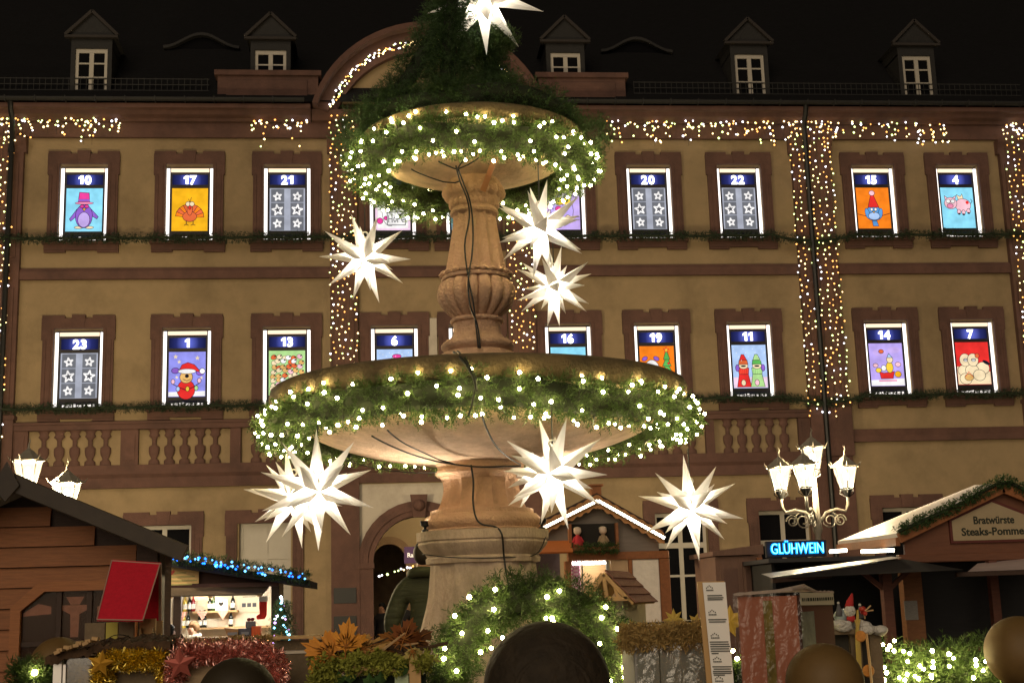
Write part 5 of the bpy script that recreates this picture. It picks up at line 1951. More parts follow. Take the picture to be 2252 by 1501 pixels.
SW = SY - 0.05
w = MB()
o_, i_ = octo(hwid, zt_, zk, zb_, 0.21), octo(hwid - 0.075, zt_ - 0.075, zk - 0.03, zb_ + 0.08, 0.175)
n = 6
vs = [(x, SW - 0.085, z) for x, z in o_] + [(x, SW - 0.085, z) for x, z in i_] + [(x, SW, z) for x, z in o_] + [(x, SW - 0.02, z) for x, z in i_]
fs = []
for k in range(n):
    k2 = (k + 1) % n
    fs += [(k, k2, n + k2, n + k), (k, 2 * n + k, 2 * n + k2, k2), (n + k, n + k2, 3 * n + k2, 3 * n + k)]
w.add(vs, fs)
wo = w.build('window', M_BROWN, s1)
m = MB()
m.prism(i_, SW - 0.036, SW - 0.030)
m.build('pane', glass('stall window glass', (0.85, 0.80, 0.75), 0.995), wo)
m = MB()
for dx in (-0.115, 0.115):
    m.box(wcx + dx - 0.018, wcx + dx + 0.018, SW - 0.06, SW - 0.037, zb_ + 0.08, zt_ - 0.075)
m.box(wcx - hwid + 0.08, wcx + hwid - 0.08, SW - 0.055, SW - 0.0371, at(150, 1412, SY).z - 0.02, at(150, 1412, SY).z + 0.015)
m.build('mullion', M_DKWOOD, wo)
m = MB()
m.prism(i_, SW - 0.0285, SW - 0.0275)
m.build('room_dark_sheet', mat('painted room dark', (0.045, 0.024, 0.018), 0.8), wo)  # flat sheet with the shade of the room put into its colour
m = MB()
zz = lambda py: at(150, py, SY).z
for dx, sgn in ((-0.28, 1), (0.0, 1), (0.28, 1)):
    c = wcx + dx
    m.prism([(c - 0.10, zz(1330)), (c + 0.10, zz(1330)), (c + 0.10, zz(1340)), (c + 0.035, zz(1350)), (c + 0.03, zz(1400)), (c - 0.03, zz(1400)), (c - 0.035, zz(1350)), (c - 0.10, zz(1340))] if dx == 0 else
            [(c - 0.11, zz(1345 if dx < 0 else 1335)), (c + 0.0, zz(1325)), (c + 0.10, zz(1332)), (c + 0.10, zz(1348)), (c - 0.11, zz(1352))], SW - 0.0315 + 0.003, SW - 0.0300 + 0.001)
m.prism([(wcx - 0.07, zz(1312)), (wcx + 0.07, zz(1312)), (wcx + 0.035, zz(1329)), (wcx - 0.035, zz(1329))], SW - 0.0287, SW - 0.0286)
m.build('curtain', mat('dusty pink curtain', (0.42, 0.23, 0.19), 0.8, noise=0.2, nscale=20), wo)

# ---- wine stall with blue lights
WY2 = 20.0
z20 = lambda px, py, Y=WY2: at(px, py, Y)
xa, xb = z20(340, 1300).x, z20(606, 1300).x
s2 = thing('wine_stall', 'small dark wine stall with lit shelves and blue lights on its roof edge', 'stall', ((xa + xb) / 2, WY2, 0))
zc_, zo, zf = z20(480, 1402).z, z20(480, 1308).z, z20(480, 1290).z
g0, g1 = z20(372, 1226), z20(684, 1276)
m = MB()
m.box(xa, xb, WY2, WY2 + 0.05, 0, zc_ - 0.02)
m.build('counter_front', M_DKWOOD, s2)
m = MB()
m.box(xa - 0.03, xb + 0.02, WY2 - 0.22, WY2 + 0.35, zc_ - 0.02, zc_ + 0.015)
m.build('counter', mat('counter board', (0.20, 0.13, 0.07), 0.6, noise=0.2), s2)
m = MB()
m.prism([(xa, zf), (xb, zf), (xb, z20(606, 1268).z), (xa, z20(340, 1224).z)], WY2, WY2 + 0.05)
m.build('gable', mat('dark red boards', (0.05, 0.02, 0.016), 0.7, noise=0.2, stretch=(12, 1, 1)), s2)
for x in (xa + 0.27, xb - 0.06):
    m = MB()
    m.box(x, x + 0.11, WY2 - 0.02, WY2 + 0.07, zc_ + 0.015, zf - 0.001)
    m.build('post', M_DKWOOD, s2)
m = MB()
m.beam((xa, WY2 - 0.04, z20(480, 1286).z), (xb + 0.05, WY2 - 0.04, z20(600, 1284).z), 0.06, 0.06)
m.build('beam', mat('maroon beam', (0.07, 0.02, 0.018), 0.5), s2)
m = MB()
p0, p1, p2, p3 = z20(362, 1312, WY2 - 0.55), z20(576, 1308, WY2 - 0.55), z20(592, 1290), z20(375, 1292)
m.add([p0, p1, p2, p3, p0 + Vector((0, 0, 0.02)), p1 + Vector((0, 0, 0.02)), p2 + Vector((0, 0, 0.02)), p3 + Vector((0, 0, 0.02))], [(0, 1, 2, 3), (4, 7, 6, 5), (0, 4, 5, 1), (1, 5, 6, 2), (2, 6, 7, 3), (3, 7, 4, 0)])
fl = m.build('raised_flap', mat('flap boards', (0.10, 0.075, 0.055), 0.6, noise=0.3, nscale=14, stretch=(1, 1, 1)), s2)
for f in (0.06, 0.47, 0.97):
    m = MB()
    a, b = p0.lerp(p1, f), p3.lerp(p2, f)
    m.beam(a - Vector((0, 0.01, 0.012)), b - Vector((0, 0.01, 0.012)), 0.06, 0.015)
    m.build('batten', M_SPRUCE, fl)
m = MB()
WB = WY2 + 1.5
m.box(xa, xb, WB, WB + 0.04, 0, z20(480, 1270).z)
m.box(xa, xa + 0.03, WY2 + 0.05, WB, 0, z20(480, 1270).z)
m.box(xb - 0.03, xb, WY2 + 0.05, WB, 0, z20(480, 1270).z)
m.build('inner_wall', mat('pale inner boards', (0.68, 0.58, 0.44), 0.8, noise=0.1, nscale=3, stretch=(8, 1, 1)), s2)
for s, e0, e1 in ((1, g0, g1),):
    m = MB()
    d = Vector((0, 2.2, 0))
    e0_, e1_ = e0 + Vector((-0.1, -0.35, 0.02)), e1 + Vector((0.0, -0.35, 0.0))
    m.add([e0_, e1_, e1_ + d, e0_ + d, e0_ - Vector((0, 0, 0.13)), e1_ - Vector((0, 0, 0.10)), e1_ + d - Vector((0, 0, 0.10)), e0_ + d - Vector((0, 0, 0.13))], [(0, 1, 2, 3), (4, 7, 6, 5), (0, 4, 5, 1), (1, 5, 6, 2), (2, 6, 7, 3), (3, 7, 4, 0)])
    m.build('roof', mat('black roof felt', (0.012, 0.012, 0.014), 0.8), s2)
m = MB()
m.box(xa + 0.5, xb - 0.25, WY2 + 0.35, WY2 + 0.43, z20(480, 1290).z - 0.02, z20(480, 1290).z + 0.03)
m.build('tube_lamp', glow('stall tube lamp', (1.0, 0.95, 0.84), 110), s2)
# pale yellowish sign board on the gable
a_, b_ = z20(365, 1284, WY2 - 0.06), z20(438, 1242, WY2 - 0.06)
sgn = thing('sign_board', 'pale wooden sign board with a red heart emblem on the wine stall', 'sign', (a_.x, WY2 - 0.06, a_.z))
m = MB()
m.box(a_.x, b_.x, WY2 - 0.09, WY2 - 0.06, a_.z, b_.z)
m.build('board', mat('varnished pale board', (0.62, 0.44, 0.20), 0.5, noise=0.12, nscale=5, stretch=(2, 1, 10)), sgn)
m = MB()
hx, hz = a_.x + 0.085, b_.z - 0.09
m.prism([(hx + 0.0026 * 16 * math.sin(t_) ** 3 , hz + 0.0026 * (13 * math.cos(t_) - 5 * math.cos(2 * t_) - 2 * math.cos(3 * t_) - math.cos(4 * t_))) for t_ in [2 * math.pi * k / 24 for k in range(24)]], WY2 - 0.094, WY2 - 0.091)
m.build('heart', mat('red heart print', (0.42, 0.06, 0.05), 0.6), sgn)
m = MB()
for k, (u0, u1) in enumerate(((0.25, 0.62), (0.10, 0.88), (0.06, 0.95), (0.14, 0.80))):
    zq = b_.z - 0.10 - 0.055 * k
    m.box(a_.x + u0 * (b_.x - a_.x), a_.x + u1 * (b_.x - a_.x), WY2 - 0.0935, WY2 - 0.091, zq - 0.012, zq + 0.008)
m.build('worn_lettering', mat('faded green print', (0.34, 0.32, 0.14), 0.7), sgn)
# blue string light and fir along the roof edge
t = thing('blue_lights_garland', 'fir garland with bright blue lights along the wine stall roof', 'garland', g0)
path = [g0.lerp(g1, k / 20) + Vector((0, -0.40, 0.03 + 0.012 * math.sin(k * 1.7))) for k in range(21)]
fast_mesh('foliage', fir_tube(path, 0.06, 700, 0.07, 8, 0.05, 0.009), 4, M_NEEDLED, t, 'stuff')
m = MB()
for k in range(62):
    p = resample(path, [rb.uniform(0.02, 0.99)])[0][0]
    octa(m, Vector(p) + Vector((0, -0.07, rb.uniform(-0.05, 0.05))), rb.uniform(0.012, 0.021), rb.choices((0, 1), (3, 2))[0])
tag(m.build('bulbs', [glow('blue led', (0.01, 0.14, 1.0), 7), glow('pale blue led', (0.12, 0.45, 1.0), 5)], t), kind='stuff')
# shelves, bottles, pennants
M_BGLASS = [mat('dark wine glass', (0.01, 0.012, 0.01), 0.1), mat('green wine glass', (0.02, 0.05, 0.015), 0.12), mat('straw wine glass', (0.50, 0.36, 0.06), 0.15), mat('ruby wine glass', (0.20, 0.01, 0.015), 0.12)]
M_LABEL = mat('paper label', (0.75, 0.72, 0.65), 0.7)
shelf_z = at(470, 1342, WB - 0.1).z
low_z = at(470, 1378, WB - 0.1).z
sh = MB()
sh.box(xa + 0.36, at(526, 1342, WB).x, WB - 0.22, WB - 0.001, shelf_z - 0.03, shelf_z)
sh.box(xa + 0.36, xb - 0.1, WB - 0.24, WB - 0.001, low_z - 0.03, low_z)
sh.build('shelf', M_SPRUCE, s2)
bl_ = MB()
bl_.lathe((0, 0, 0), [(0.034, 0), (0.037, 0.01), (0.037, 0.15), (0.030, 0.18), (0.014, 0.21), (0.013, 0.27), (0.016, 0.275), (0.016, 0.285), (0.001, 0.286)], 10)
bo = bl_.build('b', M_BGLASS[0], smooth=True)
lbm = MB()
lbm.lathe((0, 0, 0), [(0.0378, 0.04), (0.0378, 0.12)], 10, cap=False)
lo_ = lbm.build('l', M_LABEL, smooth=True)
BM, LM = bo.data, lo_.data
bpy.data.objects.remove(bo)
bpy.data.objects.remove(lo_)
for k, (px, shelf, ci) in enumerate([(391, 0, 0), (407, 0, 2), (417, 0, 0), (425, 0, 3), (461, 0, 0), (470, 0, 1), (512, 0, 0), (404, 1, 2), (414, 1, 0), (440, 1, 0), (450, 1, 0), (508, 1, 0)]):
    zs_ = shelf_z if shelf == 0 else low_z
    p = at(px, 1340, WB - 0.12)
    names = ('dark', 'green', 'straw coloured', 'ruby red')
    t = thing('wine_bottle', names[ci] + (' wine bottle on the upper shelf of the wine stall' if shelf == 0 else ' wine bottle on the lower shelf of the wine stall'), 'bottle', (p.x, WB - 0.12, zs_), 'bottles on the wine stall shelves')
    me_ = BM.copy()
    me_.materials.clear()
    me_.materials.append(M_BGLASS[ci])
    place('glass', me_, (p.x, WB - 0.12, zs_), t, sc=0.92)
    place('label', LM, (p.x, WB - 0.12, zs_), t, sc=0.93)
for k, px in enumerate((400, 445, 490)):
    c = at(px, 1342, WB - 0.23)
    m = MB()
    m.prism([(c.x - 0.085, shelf_z - 0.004), (c.x + 0.085, shelf_z - 0.004), (c.x, shelf_z - 0.14)], WB - 0.234, WB - 0.230)
    o = m.build('pennant', mat('red and white cloth', (0.72, 0.36, 0.28), 0.8, noise=0.35, nscale=40), base=(c.x, WB - 0.23, shelf_z))
    tag(o, 'red patterned cloth pennant hanging from the wine stall shelf', 'pennant', 'pennants on the wine stall shelf')
c = at(487, 1322, WB - 0.1)
m = MB()
m.box(c.x - 0.10, c.x + 0.10, WB - 0.14, WB - 0.12, shelf_z, shelf_z + 0.17)
o = thing('heart_card', 'white card with a small black heart on the wine stall shelf', 'card', (c.x, WB - 0.13, shelf_z))
m.build('card', M_LABEL, o)
m = MB()
m.prism([(c.x + 0.0024 * 16 * math.sin(t_) ** 3, shelf_z + 0.10 + 0.0024 * (13 * math.cos(t_) - 5 * math.cos(2 * t_) - 2 * math.cos(3 * t_) - math.cos(4 * t_))) for t_ in [2 * math.pi * k / 24 for k in range(24)]], WB - 0.146, WB - 0.141)
m.build('heart', M_BLACK, o)
c = at(548, 1322, WB - 0.03)
m = MB()
m.box(c.x - 0.15, c.x + 0.15, WB - 0.03, WB - 0.01, c.z - 0.16, c.z + 0.16)
o = thing('price_poster', 'pale poster pinned to the back wall of the wine stall', 'poster', (c.x, WB - 0.03, c.z - 0.16))
m.build('sheet', M_CREAM, o)
m = MB()
for k in range(3):
    m.box(c.x - 0.11 + 0.08 * k, c.x - 0.05 + 0.08 * k, WB - 0.034, WB - 0.031, c.z - 0.08, c.z - 0.02)
m.box(c.x - 0.10, c.x + 0.10, WB - 0.034, WB - 0.031, c.z + 0.07, c.z + 0.08)
m.build('print', mat('dark print', (0.06, 0.06, 0.07), 0.7), o)
c = at(579, 1322, WY2 + 0.12)
o = thing('felt_stocking', 'red felt stocking with white cuff hanging in the wine stall opening', 'stocking', (c.x, WY2 + 0.12, c.z - 0.25))
m = MB()
m.prism([(c.x - 0.055, c.z), (c.x + 0.055, c.z), (c.x + 0.05, c.z - 0.20), (c.x + 0.02, c.z - 0.25), (c.x - 0.09, c.z - 0.25), (c.x - 0.10, c.z - 0.20), (c.x - 0.05, c.z - 0.17)], WY2 + 0.10, WY2 + 0.14)
m.build('sock', mat('red felt', (0.55, 0.03, 0.02), 0.9), o, bevel=0.012, seg=2)
m = MB()
m.box(c.x - 0.065, c.x + 0.065, WY2 + 0.09, WY2 + 0.15, c.z, c.z + 0.08)
m.build('cuff', mat('white felt', (0.75, 0.72, 0.68), 0.9), o, bevel=0.015, seg=2)
# goods on the counter
for px0, px1, py, colr, lab, nm in ((494, 528, 1386, (0.30, 0.16, 0.07), 'brown cardboard tray on the wine stall counter', 'tray'), (524, 553, 1384, (0.07, 0.07, 0.10), 'dark striped box on the wine stall counter', 'box'), (554, 574, 1382, (0.62, 0.10, 0.02), 'orange red gift bag on the wine stall counter', 'bag'), (541, 562, 1365, (0.14, 0.13, 0.14), 'small grey parcel with ribbon topping the striped box', 'parcel')):
    a, b = at(px0, py, WY2 - 0.05), at(px1, py, WY2 - 0.05)
    zb2 = zc_ + 0.016 if nm != 'parcel' else at(550, 1381, WY2 - 0.05).z + 0.004
    o = thing('counter_' + nm, lab, nm, ((a.x + b.x) / 2, WY2 - 0.05, zb2))
    m = MB()
    if nm == 'parcel':
        m.box(a.x, b.x, WY2 - 0.10, WY2, zb2, zb2 + 0.10)
    elif nm == 'tray':
        m.prism([(a.x + 0.05, zb2), (b.x, zb2), (b.x, zb2 + 0.10), (a.x, zb2 + 0.13)], WY2 - 0.12, WY2 + 0.05)
    else:
        m.box(a.x, b.x, WY2 - 0.12, WY2 + 0.05, zb2, at(px0, 1381 if nm == 'box' else 1376, WY2 - 0.05).z)
    m.build('body', mat('goods ' + nm, colr, 0.6, noise=0.25, nscale=30, stretch=(1, 1, 0.1)), o, bevel=0.006)
    m = MB()
    cx_ = (a.x + b.x) / 2
    if nm == 'parcel':
        m.ball((cx_ - 0.025, WY2 - 0.05, zb2 + 0.125), 0.03, 8, 6, (1, 0.5, 0.8))
        m.ball((cx_ + 0.025, WY2 - 0.05, zb2 + 0.125), 0.03, 8, 6, (1, 0.5, 0.8))
        m.build('bow', mat('wine red ribbon', (0.18, 0.015, 0.03), 0.5), o)
    elif nm == 'bag':
        m.tube([(cx_ - 0.04, WY2 - 0.05, at(px0, 1376, WY2 - 0.05).z), (cx_, WY2 - 0.05, at(px0, 1368, WY2 - 0.05).z), (cx_ + 0.04, WY2 - 0.05, at(px0, 1376, WY2 - 0.05).z)], 0.006, 5)
        m.build('handle', M_CREAM, o)
    else:
        m.box(a.x + 0.05, b.x - 0.03, WY2 - 0.124, WY2 - 0.121, zb2 + 0.02, zb2 + 0.06)
        m.build('label', mat('grey label', (0.2, 0.2, 0.24), 0.6), o)
hp_ = at(425, 1366, WY2 + 0.55)
person('child in a blue hooded jacket behind the wine stall counter', (hp_.x, WY2 + 0.55, 0), hp_.z, R(-55), mat('blue jacket', (0.05, 0.10, 0.26), 0.7), M_BLACK, mat('fair brown hair', (0.30, 0.17, 0.08), 0.7), hood=mat('cream lining', (0.6, 0.55, 0.45), 0.8))
hp_ = at(398, 1380, WY2 - 0.9)
person('customer in black with dark hair leaning to the wine stall counter', (hp_.x - 0.15, WY2 - 0.9, 0), hp_.z + 0.05, R(150), M_BLACK, M_BLACK, mat('black hair', (0.01, 0.01, 0.01)), hood=M_BLACK)

# ---- little fir tree with cold lights beside the wine stall
TY = 19.3
tp = at(622, 1310, TY)
t = thing('fir_tree', 'small fir tree with cold white lights beside the wine stall', 'tree', (tp.x, TY, 0))
m = MB()
m.tube([(tp.x, TY, 0), (tp.x, TY, tp.z - 0.05)], [0.04, 0.01], 6)
m.build('trunk', M_DKWOOD, t)
qs = []
for k in range(16):
    z = 0.35 + (tp.z - 0.4) * k / 16
    rr_ = 0.42 * (1 - k / 16.5) + 0.04
    for j in range(9):
        a = 2 * math.pi * j / 9 + k * 0.7
        e = np.array([[tp.x + rr_ * math.cos(a), TY + rr_ * math.sin(a), z - 0.06]])
        qs.append(fir_tube([(tp.x, TY, z + 0.04), tuple(e[0])], 0.035, 14, 0.08, 8, 0.04, 0.007))
fast_mesh('crown', np.vstack(qs), 4, M_NEEDLED, t, 'stuff')
m = MB()
for k in range(75):
    z = rb.uniform(0.5, tp.z)
    a = rb.uniform(0, 6.28)
    rr_ = (0.42 * (1 - (z - 0.35) / (tp.z - 0.35)) + 0.02) * rb.uniform(0.7, 1.0) * 0.9
    octa(m, (tp.x + rr_ * math.cos(a) * 0.75 - 0.03, TY + rr_ * math.sin(a), z), rb.uniform(0.014, 0.022), rb.choice((0, 0, 1, 2)))
tag(m.build('bulbs', [glow('cold white led', (0.75, 0.95, 1.0), 9), glow('ice blue led', (0.25, 0.75, 1.0), 8), glow('violet led', (0.75, 0.4, 1.0), 6)], t), kind='stuff')

# ---- timber stall with lit gable
TY3 = 19.0
P3 = lambda px, py, Y=TY3: at(px, py, Y)
ap, lf, rt = P3(1310, 1100), P3(1174, 1168), P3(1456, 1182)
s3 = thing('timber_stall', 'half timbered stall with light strips on its gable and white plaster panel', 'stall', (ap.x, TY3, 0))
M_PLW = mat('rough white plaster', (0.80, 0.75, 0.68), 0.9, noise=0.1, nscale=8, bump=0.9, bscale=14)
xl3, xr3 = P3(1182, 1300).x, P3(1474, 1300).x
zbm = P3(1350, 1213).z
m = MB()
m.prism([(lf.x + 0.12, zbm), (rt.x - 0.05, zbm), (rt.x - 0.05, rt.z - 0.06), (ap.x, ap.z - 0.08), (lf.x + 0.12, lf.z - 0.04)], TY3 + 0.02, TY3 + 0.06)
m.build('gable', mat('grey gable boards', (0.20, 0.17, 0.15), 0.8, noise=0.15, nscale=4, stretch=(1, 1, 8)), s3)
for e in (lf, rt):
    d = (e - ap)
    m = MB()
    nn = 44   # carved wavy bargeboard
    up = [ap.lerp(e, k / nn) + Vector((0, 0, 0.066 + 0.010 * math.sin(k * 1.1))) for k in range(nn + 1)]
    dn = [ap.lerp(e, k / nn) - Vector((0, 0, 0.105 + 0.016 * math.sin(k * 1.1 + 1))) for k in range(nn + 1)]
    m.prism([(p.x, p.z) for p in up] + [(p.x, p.z) for p in dn[::-1]], TY3 - 0.16, TY3 - 0.13)
    m.build('barge_board', mat('honey barge board', (0.46, 0.22, 0.08), 0.6, noise=0.15), s3)
    m = MB()
    m.beam(ap - Vector((0, 0.185, 0.015)), e - Vector((0, 0.185, 0.015)), 0.03, 0.055)
    ls_ = m.build('light_channel', M_DKWOOD, s3)
    N_ = 19
    for k in range(N_):
        a = ap.lerp(e, (k + 0.12) / N_) - Vector((0, 0.205, 0.015))
        b = ap.lerp(e, (k + 0.88) / N_) - Vector((0, 0.205, 0.015))
        m = MB()
        m.beam(a, b, 0.012, 0.040)
        m.build('lamp_tube', glow('gable lamp tube', (1.0, 0.88, 0.66), 7), ls_)
    m = MB()
    off = Vector((0, 0, 0.10))
    m.add([ap + off + Vector((0, -0.12, 0)), e + off + Vector((0, -0.12, 0)), e + off + Vector((0, 2.2, 0)), ap + off + Vector((0, 2.2, 0)), ap + Vector((0, -0.12, 0.075)), e + Vector((0, -0.12, 0.075)), e + Vector((0, 2.2, 0.075)), ap + Vector((0, 2.2, 0.075))], [(0, 1, 2, 3), (4, 7, 6, 5), (0, 4, 5, 1), (1, 5, 6, 2), (2, 6, 7, 3), (3, 7, 4, 0)])
    m.build('roof', M_DKWOOD, s3)
m = MB()
m.box(ap.x - 0.07, ap.x + 0.07, TY3 - 0.1, TY3 + 0.1, ap.z + 0.06, ap.z + 0.20)
m.box(ap.x - 0.10, ap.x + 0.10, TY3 - 0.13, TY3 + 0.13, ap.z + 0.20, ap.z + 0.225)
m.build('chimney_stub', M_REDWOOD, s3)
m = MB()
m.box(P3(1247, 1220).x, xr3, TY3 - 0.06, TY3 + 0.05, zbm - 0.11, zbm)
m.build('beam', M_REDWOOD, s3, bevel=0.01)
zl = 0.0
for p0, p1 in ((1452, 1474), (1243, 1257), (1384, 1392)):
    m = MB()
    m.box(P3(p0, 1300).x, P3(p1, 1300).x, TY3 - 0.055, TY3 + 0.05, zl, zbm - 0.112)
    m.build('post', M_REDWOOD, s3, bevel=0.008)
m = MB()
m.box(P3(1392.5, 1300).x, P3(1451.5, 1300).x, TY3 - 0.02, TY3 + 0.03, 0, zbm - 0.112)
m.build('plaster_panel', M_PLW, s3, bevel=0.01)
m = MB()
m.box(P3(1282, 1300).x, P3(1345, 1300).x, TY3 + 0.35, TY3 + 0.38, 0, zbm)
m.build('back_board', M_SPRUCE, s3)
m = MB()
m.box(P3(1346, 1300).x, P3(1383.5, 1300).x, TY3 - 0.01, TY3 + 0.03, 0, zbm - 0.113)
dr = m.build('door', mat('pale panel door', (0.52, 0.36, 0.22), 0.6, noise=0.1, nscale=4, stretch=(1, 1, 6)), s3)
m = MB()
for z0_, z1_ in ((P3(1360, 1300).z, P3(1360, 1268).z), (P3(1360, 1262).z, P3(1360, 1232).z)):
    m.box(P3(1351, 1300).x, P3(1379, 1300).x, TY3 - 0.022, TY3 - 0.011, z0_, z1_)
m.build('door_panel', mat('pale panel door', (0.5, 0.35, 0.2)), dr, bevel=0.006)
m = MB()
a, b = P3(1258, 1300).x, P3(1281, 1300).x
nn = 14
poly = [(a + (b - a) * k / nn, TY3 + 0.12 + 0.015 * math.sin(k * 1.9)) for k in range(nn + 1)]
vs = [(x, y, z) for z in (P3(1265, 1345).z, P3(1265, 1226).z) for x, y in poly]
m.add(vs, [(k, k + 1, nn + 2 + k, nn + 1 + k) for k in range(nn)])


def plaid():
    mm = bpy.data.materials.new('pink plaid cloth')
    mm.use_nodes = True
    N, L = mm.node_tree.nodes, mm.node_tree.links
    tc = N.new('ShaderNodeTexCoord')
    ck = N.new('ShaderNodeTexChecker')
    ck.inputs['Scale'].default_value = 40
    ck.inputs['Color1'].default_value = (0.72, 0.62, 0.72, 1)
    ck.inputs['Color2'].default_value = (0.50, 0.12, 0.34, 1)
    L.new(tc.outputs['Object'], ck.inputs['Vector'])
    L.new(ck.outputs[0], N['Principled BSDF'].inputs['Base Color'])
    N['Principled BSDF'].inputs['Roughness'].default_value = 0.9
    return mm


m.build('curtain', plaid(), s3, smooth=True)
m = MB()
m.box(P3(1281.5, 1300).x, P3(1284.5, 1300).x, TY3 + 0.02, TY3 + 0.06, 0.6, zbm - 0.115)
m.box(P3(1336, 1300).x, P3(1343, 1300).x, TY3 + 0.02, TY3 + 0.06, 0.6, zbm - 0.115)
m.build('curtain_rail', M_WHITE, s3)
m = MB()
m.box(P3(1262, 1300).x, P3(1340, 1300).x, TY3 + 0.12, TY3 + 0.17, zbm - 0.16, zbm - 0.12)
m.build('tube_lamp', glow('timber stall lamp', (1.0, 0.93, 0.82), 26), s3)
# left bay: dark shelves under an orange board
m = MB()
for py in (1328, 1320, 1300):
    m.box(xl3, P3(1242, 1300).x, TY3 + 0.05, TY3 + 0.4, P3(1210, py).z, P3(1210, py).z + 0.02)
m.box(xl3 - 0.02, P3(1242, 1300).x, TY3 + 0.42, TY3 + 0.45, 0, P3(1210, 1205).z)
m.build('shelf', M_DKWOOD, s3)
m = MB()
a, b = P3(1183, 1214, TY3 - 0.3), P3(1254, 1187, TY3 - 0.1)
m.add([(a.x, TY3 - 0.35, a.z), (b.x, TY3 - 0.35, a.z), (b.x, TY3 - 0.05, b.z), (a.x + 0.08, TY3 - 0.05, b.z), (a.x, TY3 - 0.33, a.z - 0.02), (b.x, TY3 - 0.33, a.z - 0.02), (b.x, TY3 - 0.03, b.z - 0.02), (a.x + 0.08, TY3 - 0.03, b.z - 0.02)], [(0, 1, 2, 3), (4, 7, 6, 5), (0, 4, 5, 1), (1, 5, 6, 2), (2, 6, 7, 3), (3, 7, 4, 0)])
m.build('awning_board', mat('orange awning cloth', (0.50, 0.15, 0.035), 0.7, noise=0.12, nscale=4), s3)
# niche with two dolls
n0, n1 = P3(1256, 1204), P3(1350, 1150)
m = MB()
m.box(n0.x, n1.x, TY3 - 0.03, TY3 + 0.018, n0.z, n1.z)
ni = m.build('niche', mat('dark niche', (0.018, 0.015, 0.012), 0.9), s3)
m = MB()
m.box(n0.x - 0.04, n0.x, TY3 - 0.12, TY3 + 0.01, n0.z - 0.05, n1.z)
m.box(n1.x, n1.x + 0.04, TY3 - 0.12, TY3 + 0.01, n0.z - 0.05, n1.z)
m.box(n0.x, n1.x, TY3 - 0.22, TY3 + 0.01, n0.z - 0.05, n0.z)
m.build('niche_frame', M_REDWOOD, ni)
t = thing('niche_garland', 'short fir garland under the doll niche of the timber stall', 'garland', ((n0.x + n1.x) / 2, TY3 - 0.2, n0.z))
path = [(n0.x, TY3 - 0.25, n0.z - 0.02), ((n0.x + n1.x) / 2, TY3 - 0.26, n0.z - 0.025), (n1.x, TY3 - 0.25, n0.z - 0.02)]
fast_mesh('foliage', fir_tube(path, 0.04, 260, 0.06, 8, 0.04, 0.008), 4, M_NEEDLE, t, 'stuff')
for px, dressc, lab in ((1271, (0.45, 0.03, 0.04), 'small doll in a red cloak sitting in the gable niche'), (1327, (0.34, 0.24, 0.14), 'small doll in a brown dress sitting in the gable niche')):
    c = P3(px, 1198, TY3 - 0.12)
    o = thing('doll', lab, 'doll', (c.x, TY3 - 0.12, n0.z))
    m = MB()
    m.lathe((c.x, TY3 - 0.12, n0.z), [(0.075, 0), (0.07, 0.05), (0.045, 0.13), (0.025, 0.17), (0.02, 0.18)], 14)
    for s in (-1, 1):
        m.tube([(c.x + s * 0.035, TY3 - 0.12, n0.z + 0.14), (c.x + s * 0.075, TY3 - 0.15, n0.z + 0.07)], [0.022, 0.014], 6)
    m.build('dress', mat('doll dress ' + str(px), dressc, 0.9), o, smooth=True)
    m = MB()
    m.ball((c.x, TY3 - 0.13, n0.z + 0.225), 0.055, 14, 10)
    hd_ = m.build('head', mat('doll face', (0.66, 0.50, 0.38), 0.6), o, smooth=True)
    m = MB()
    m.ball((c.x, TY3 - 0.11, n0.z + 0.255), 0.055, 12, 8, (1, 0.9, 0.6))
    m.build('hair', mat('flax hair', (0.60, 0.50, 0.34), 0.9), hd_, smooth=True)

# ---- brown cupboard shed beside it
cy0 = 17.5
a, b = at(1572, 1215, cy0), at(1668, 1200, cy0)
s5 = thing('wooden_shed', 'brown panelled wooden shed between timber stall and neon sign', 'shed', ((a.x + b.x) / 2, cy0, 0))
m = MB()
m.box(a.x, b.x, cy0, cy0 + 1.2, 0, at(1620, 1222, cy0).z)
m.build('body', mat('taupe boards', (0.17, 0.095, 0.070), 0.7, noise=0.18, nscale=4, stretch=(6, 1, 1)), s5)
m = MB()
m.prism([(a.x - 0.05, at(1572, 1222, cy0).z), (b.x + 0.04, at(1672, 1218, cy0).z), (b.x + 0.04, at(1672, 1196, cy0).z), (a.x - 0.05, at(1572, 1212, cy0).z)], cy0 - 0.08, cy0 + 1.3)
m.build('roof', mat('taupe boards', (0.15, 0.09, 0.07)), s5)
for p0, p1 in ((1586, 1630), (1636, 1662)):
    m = MB()
    m.box(at(p0, 1300, cy0).x, at(p1, 1300, cy0).x, cy0 - 0.025, cy0, 0.3, at(p0, 1240, cy0).z)
    o = m.build('door', mat('taupe boards', (0.15, 0.09, 0.07)), s5)
    m = MB()
    m.box(at(p0 + 6, 1300, cy0).x, at(p1 - 6, 1300, cy0).x, cy0 - 0.035, cy0 - 0.0255, 0.4, at(p0, 1250, cy0).z)
    m.build('door_panel', mat('darker taupe panel', (0.13, 0.07, 0.055), 0.7, noise=0.2), o, bevel=0.006)
m = MB()
xq = at(1675, 1300, cy0).x
m.box(xq - 0.05, xq + 0.02, cy0 - 0.06, cy0 + 0.02, 0, at(1675, 1225, cy0).z)
m.beam((xq, cy0 - 0.03, at(1675, 1234, cy0).z), (xq + 0.14, cy0 - 0.03, at(1675, 1234, cy0).z), 0.03, 0.03)
m.beam((xq + 0.02, cy0 - 0.03, at(1675, 1300, cy0).z), (xq + 0.10, cy0 - 0.03, at(1675, 1236, cy0).z), 0.025, 0.03)
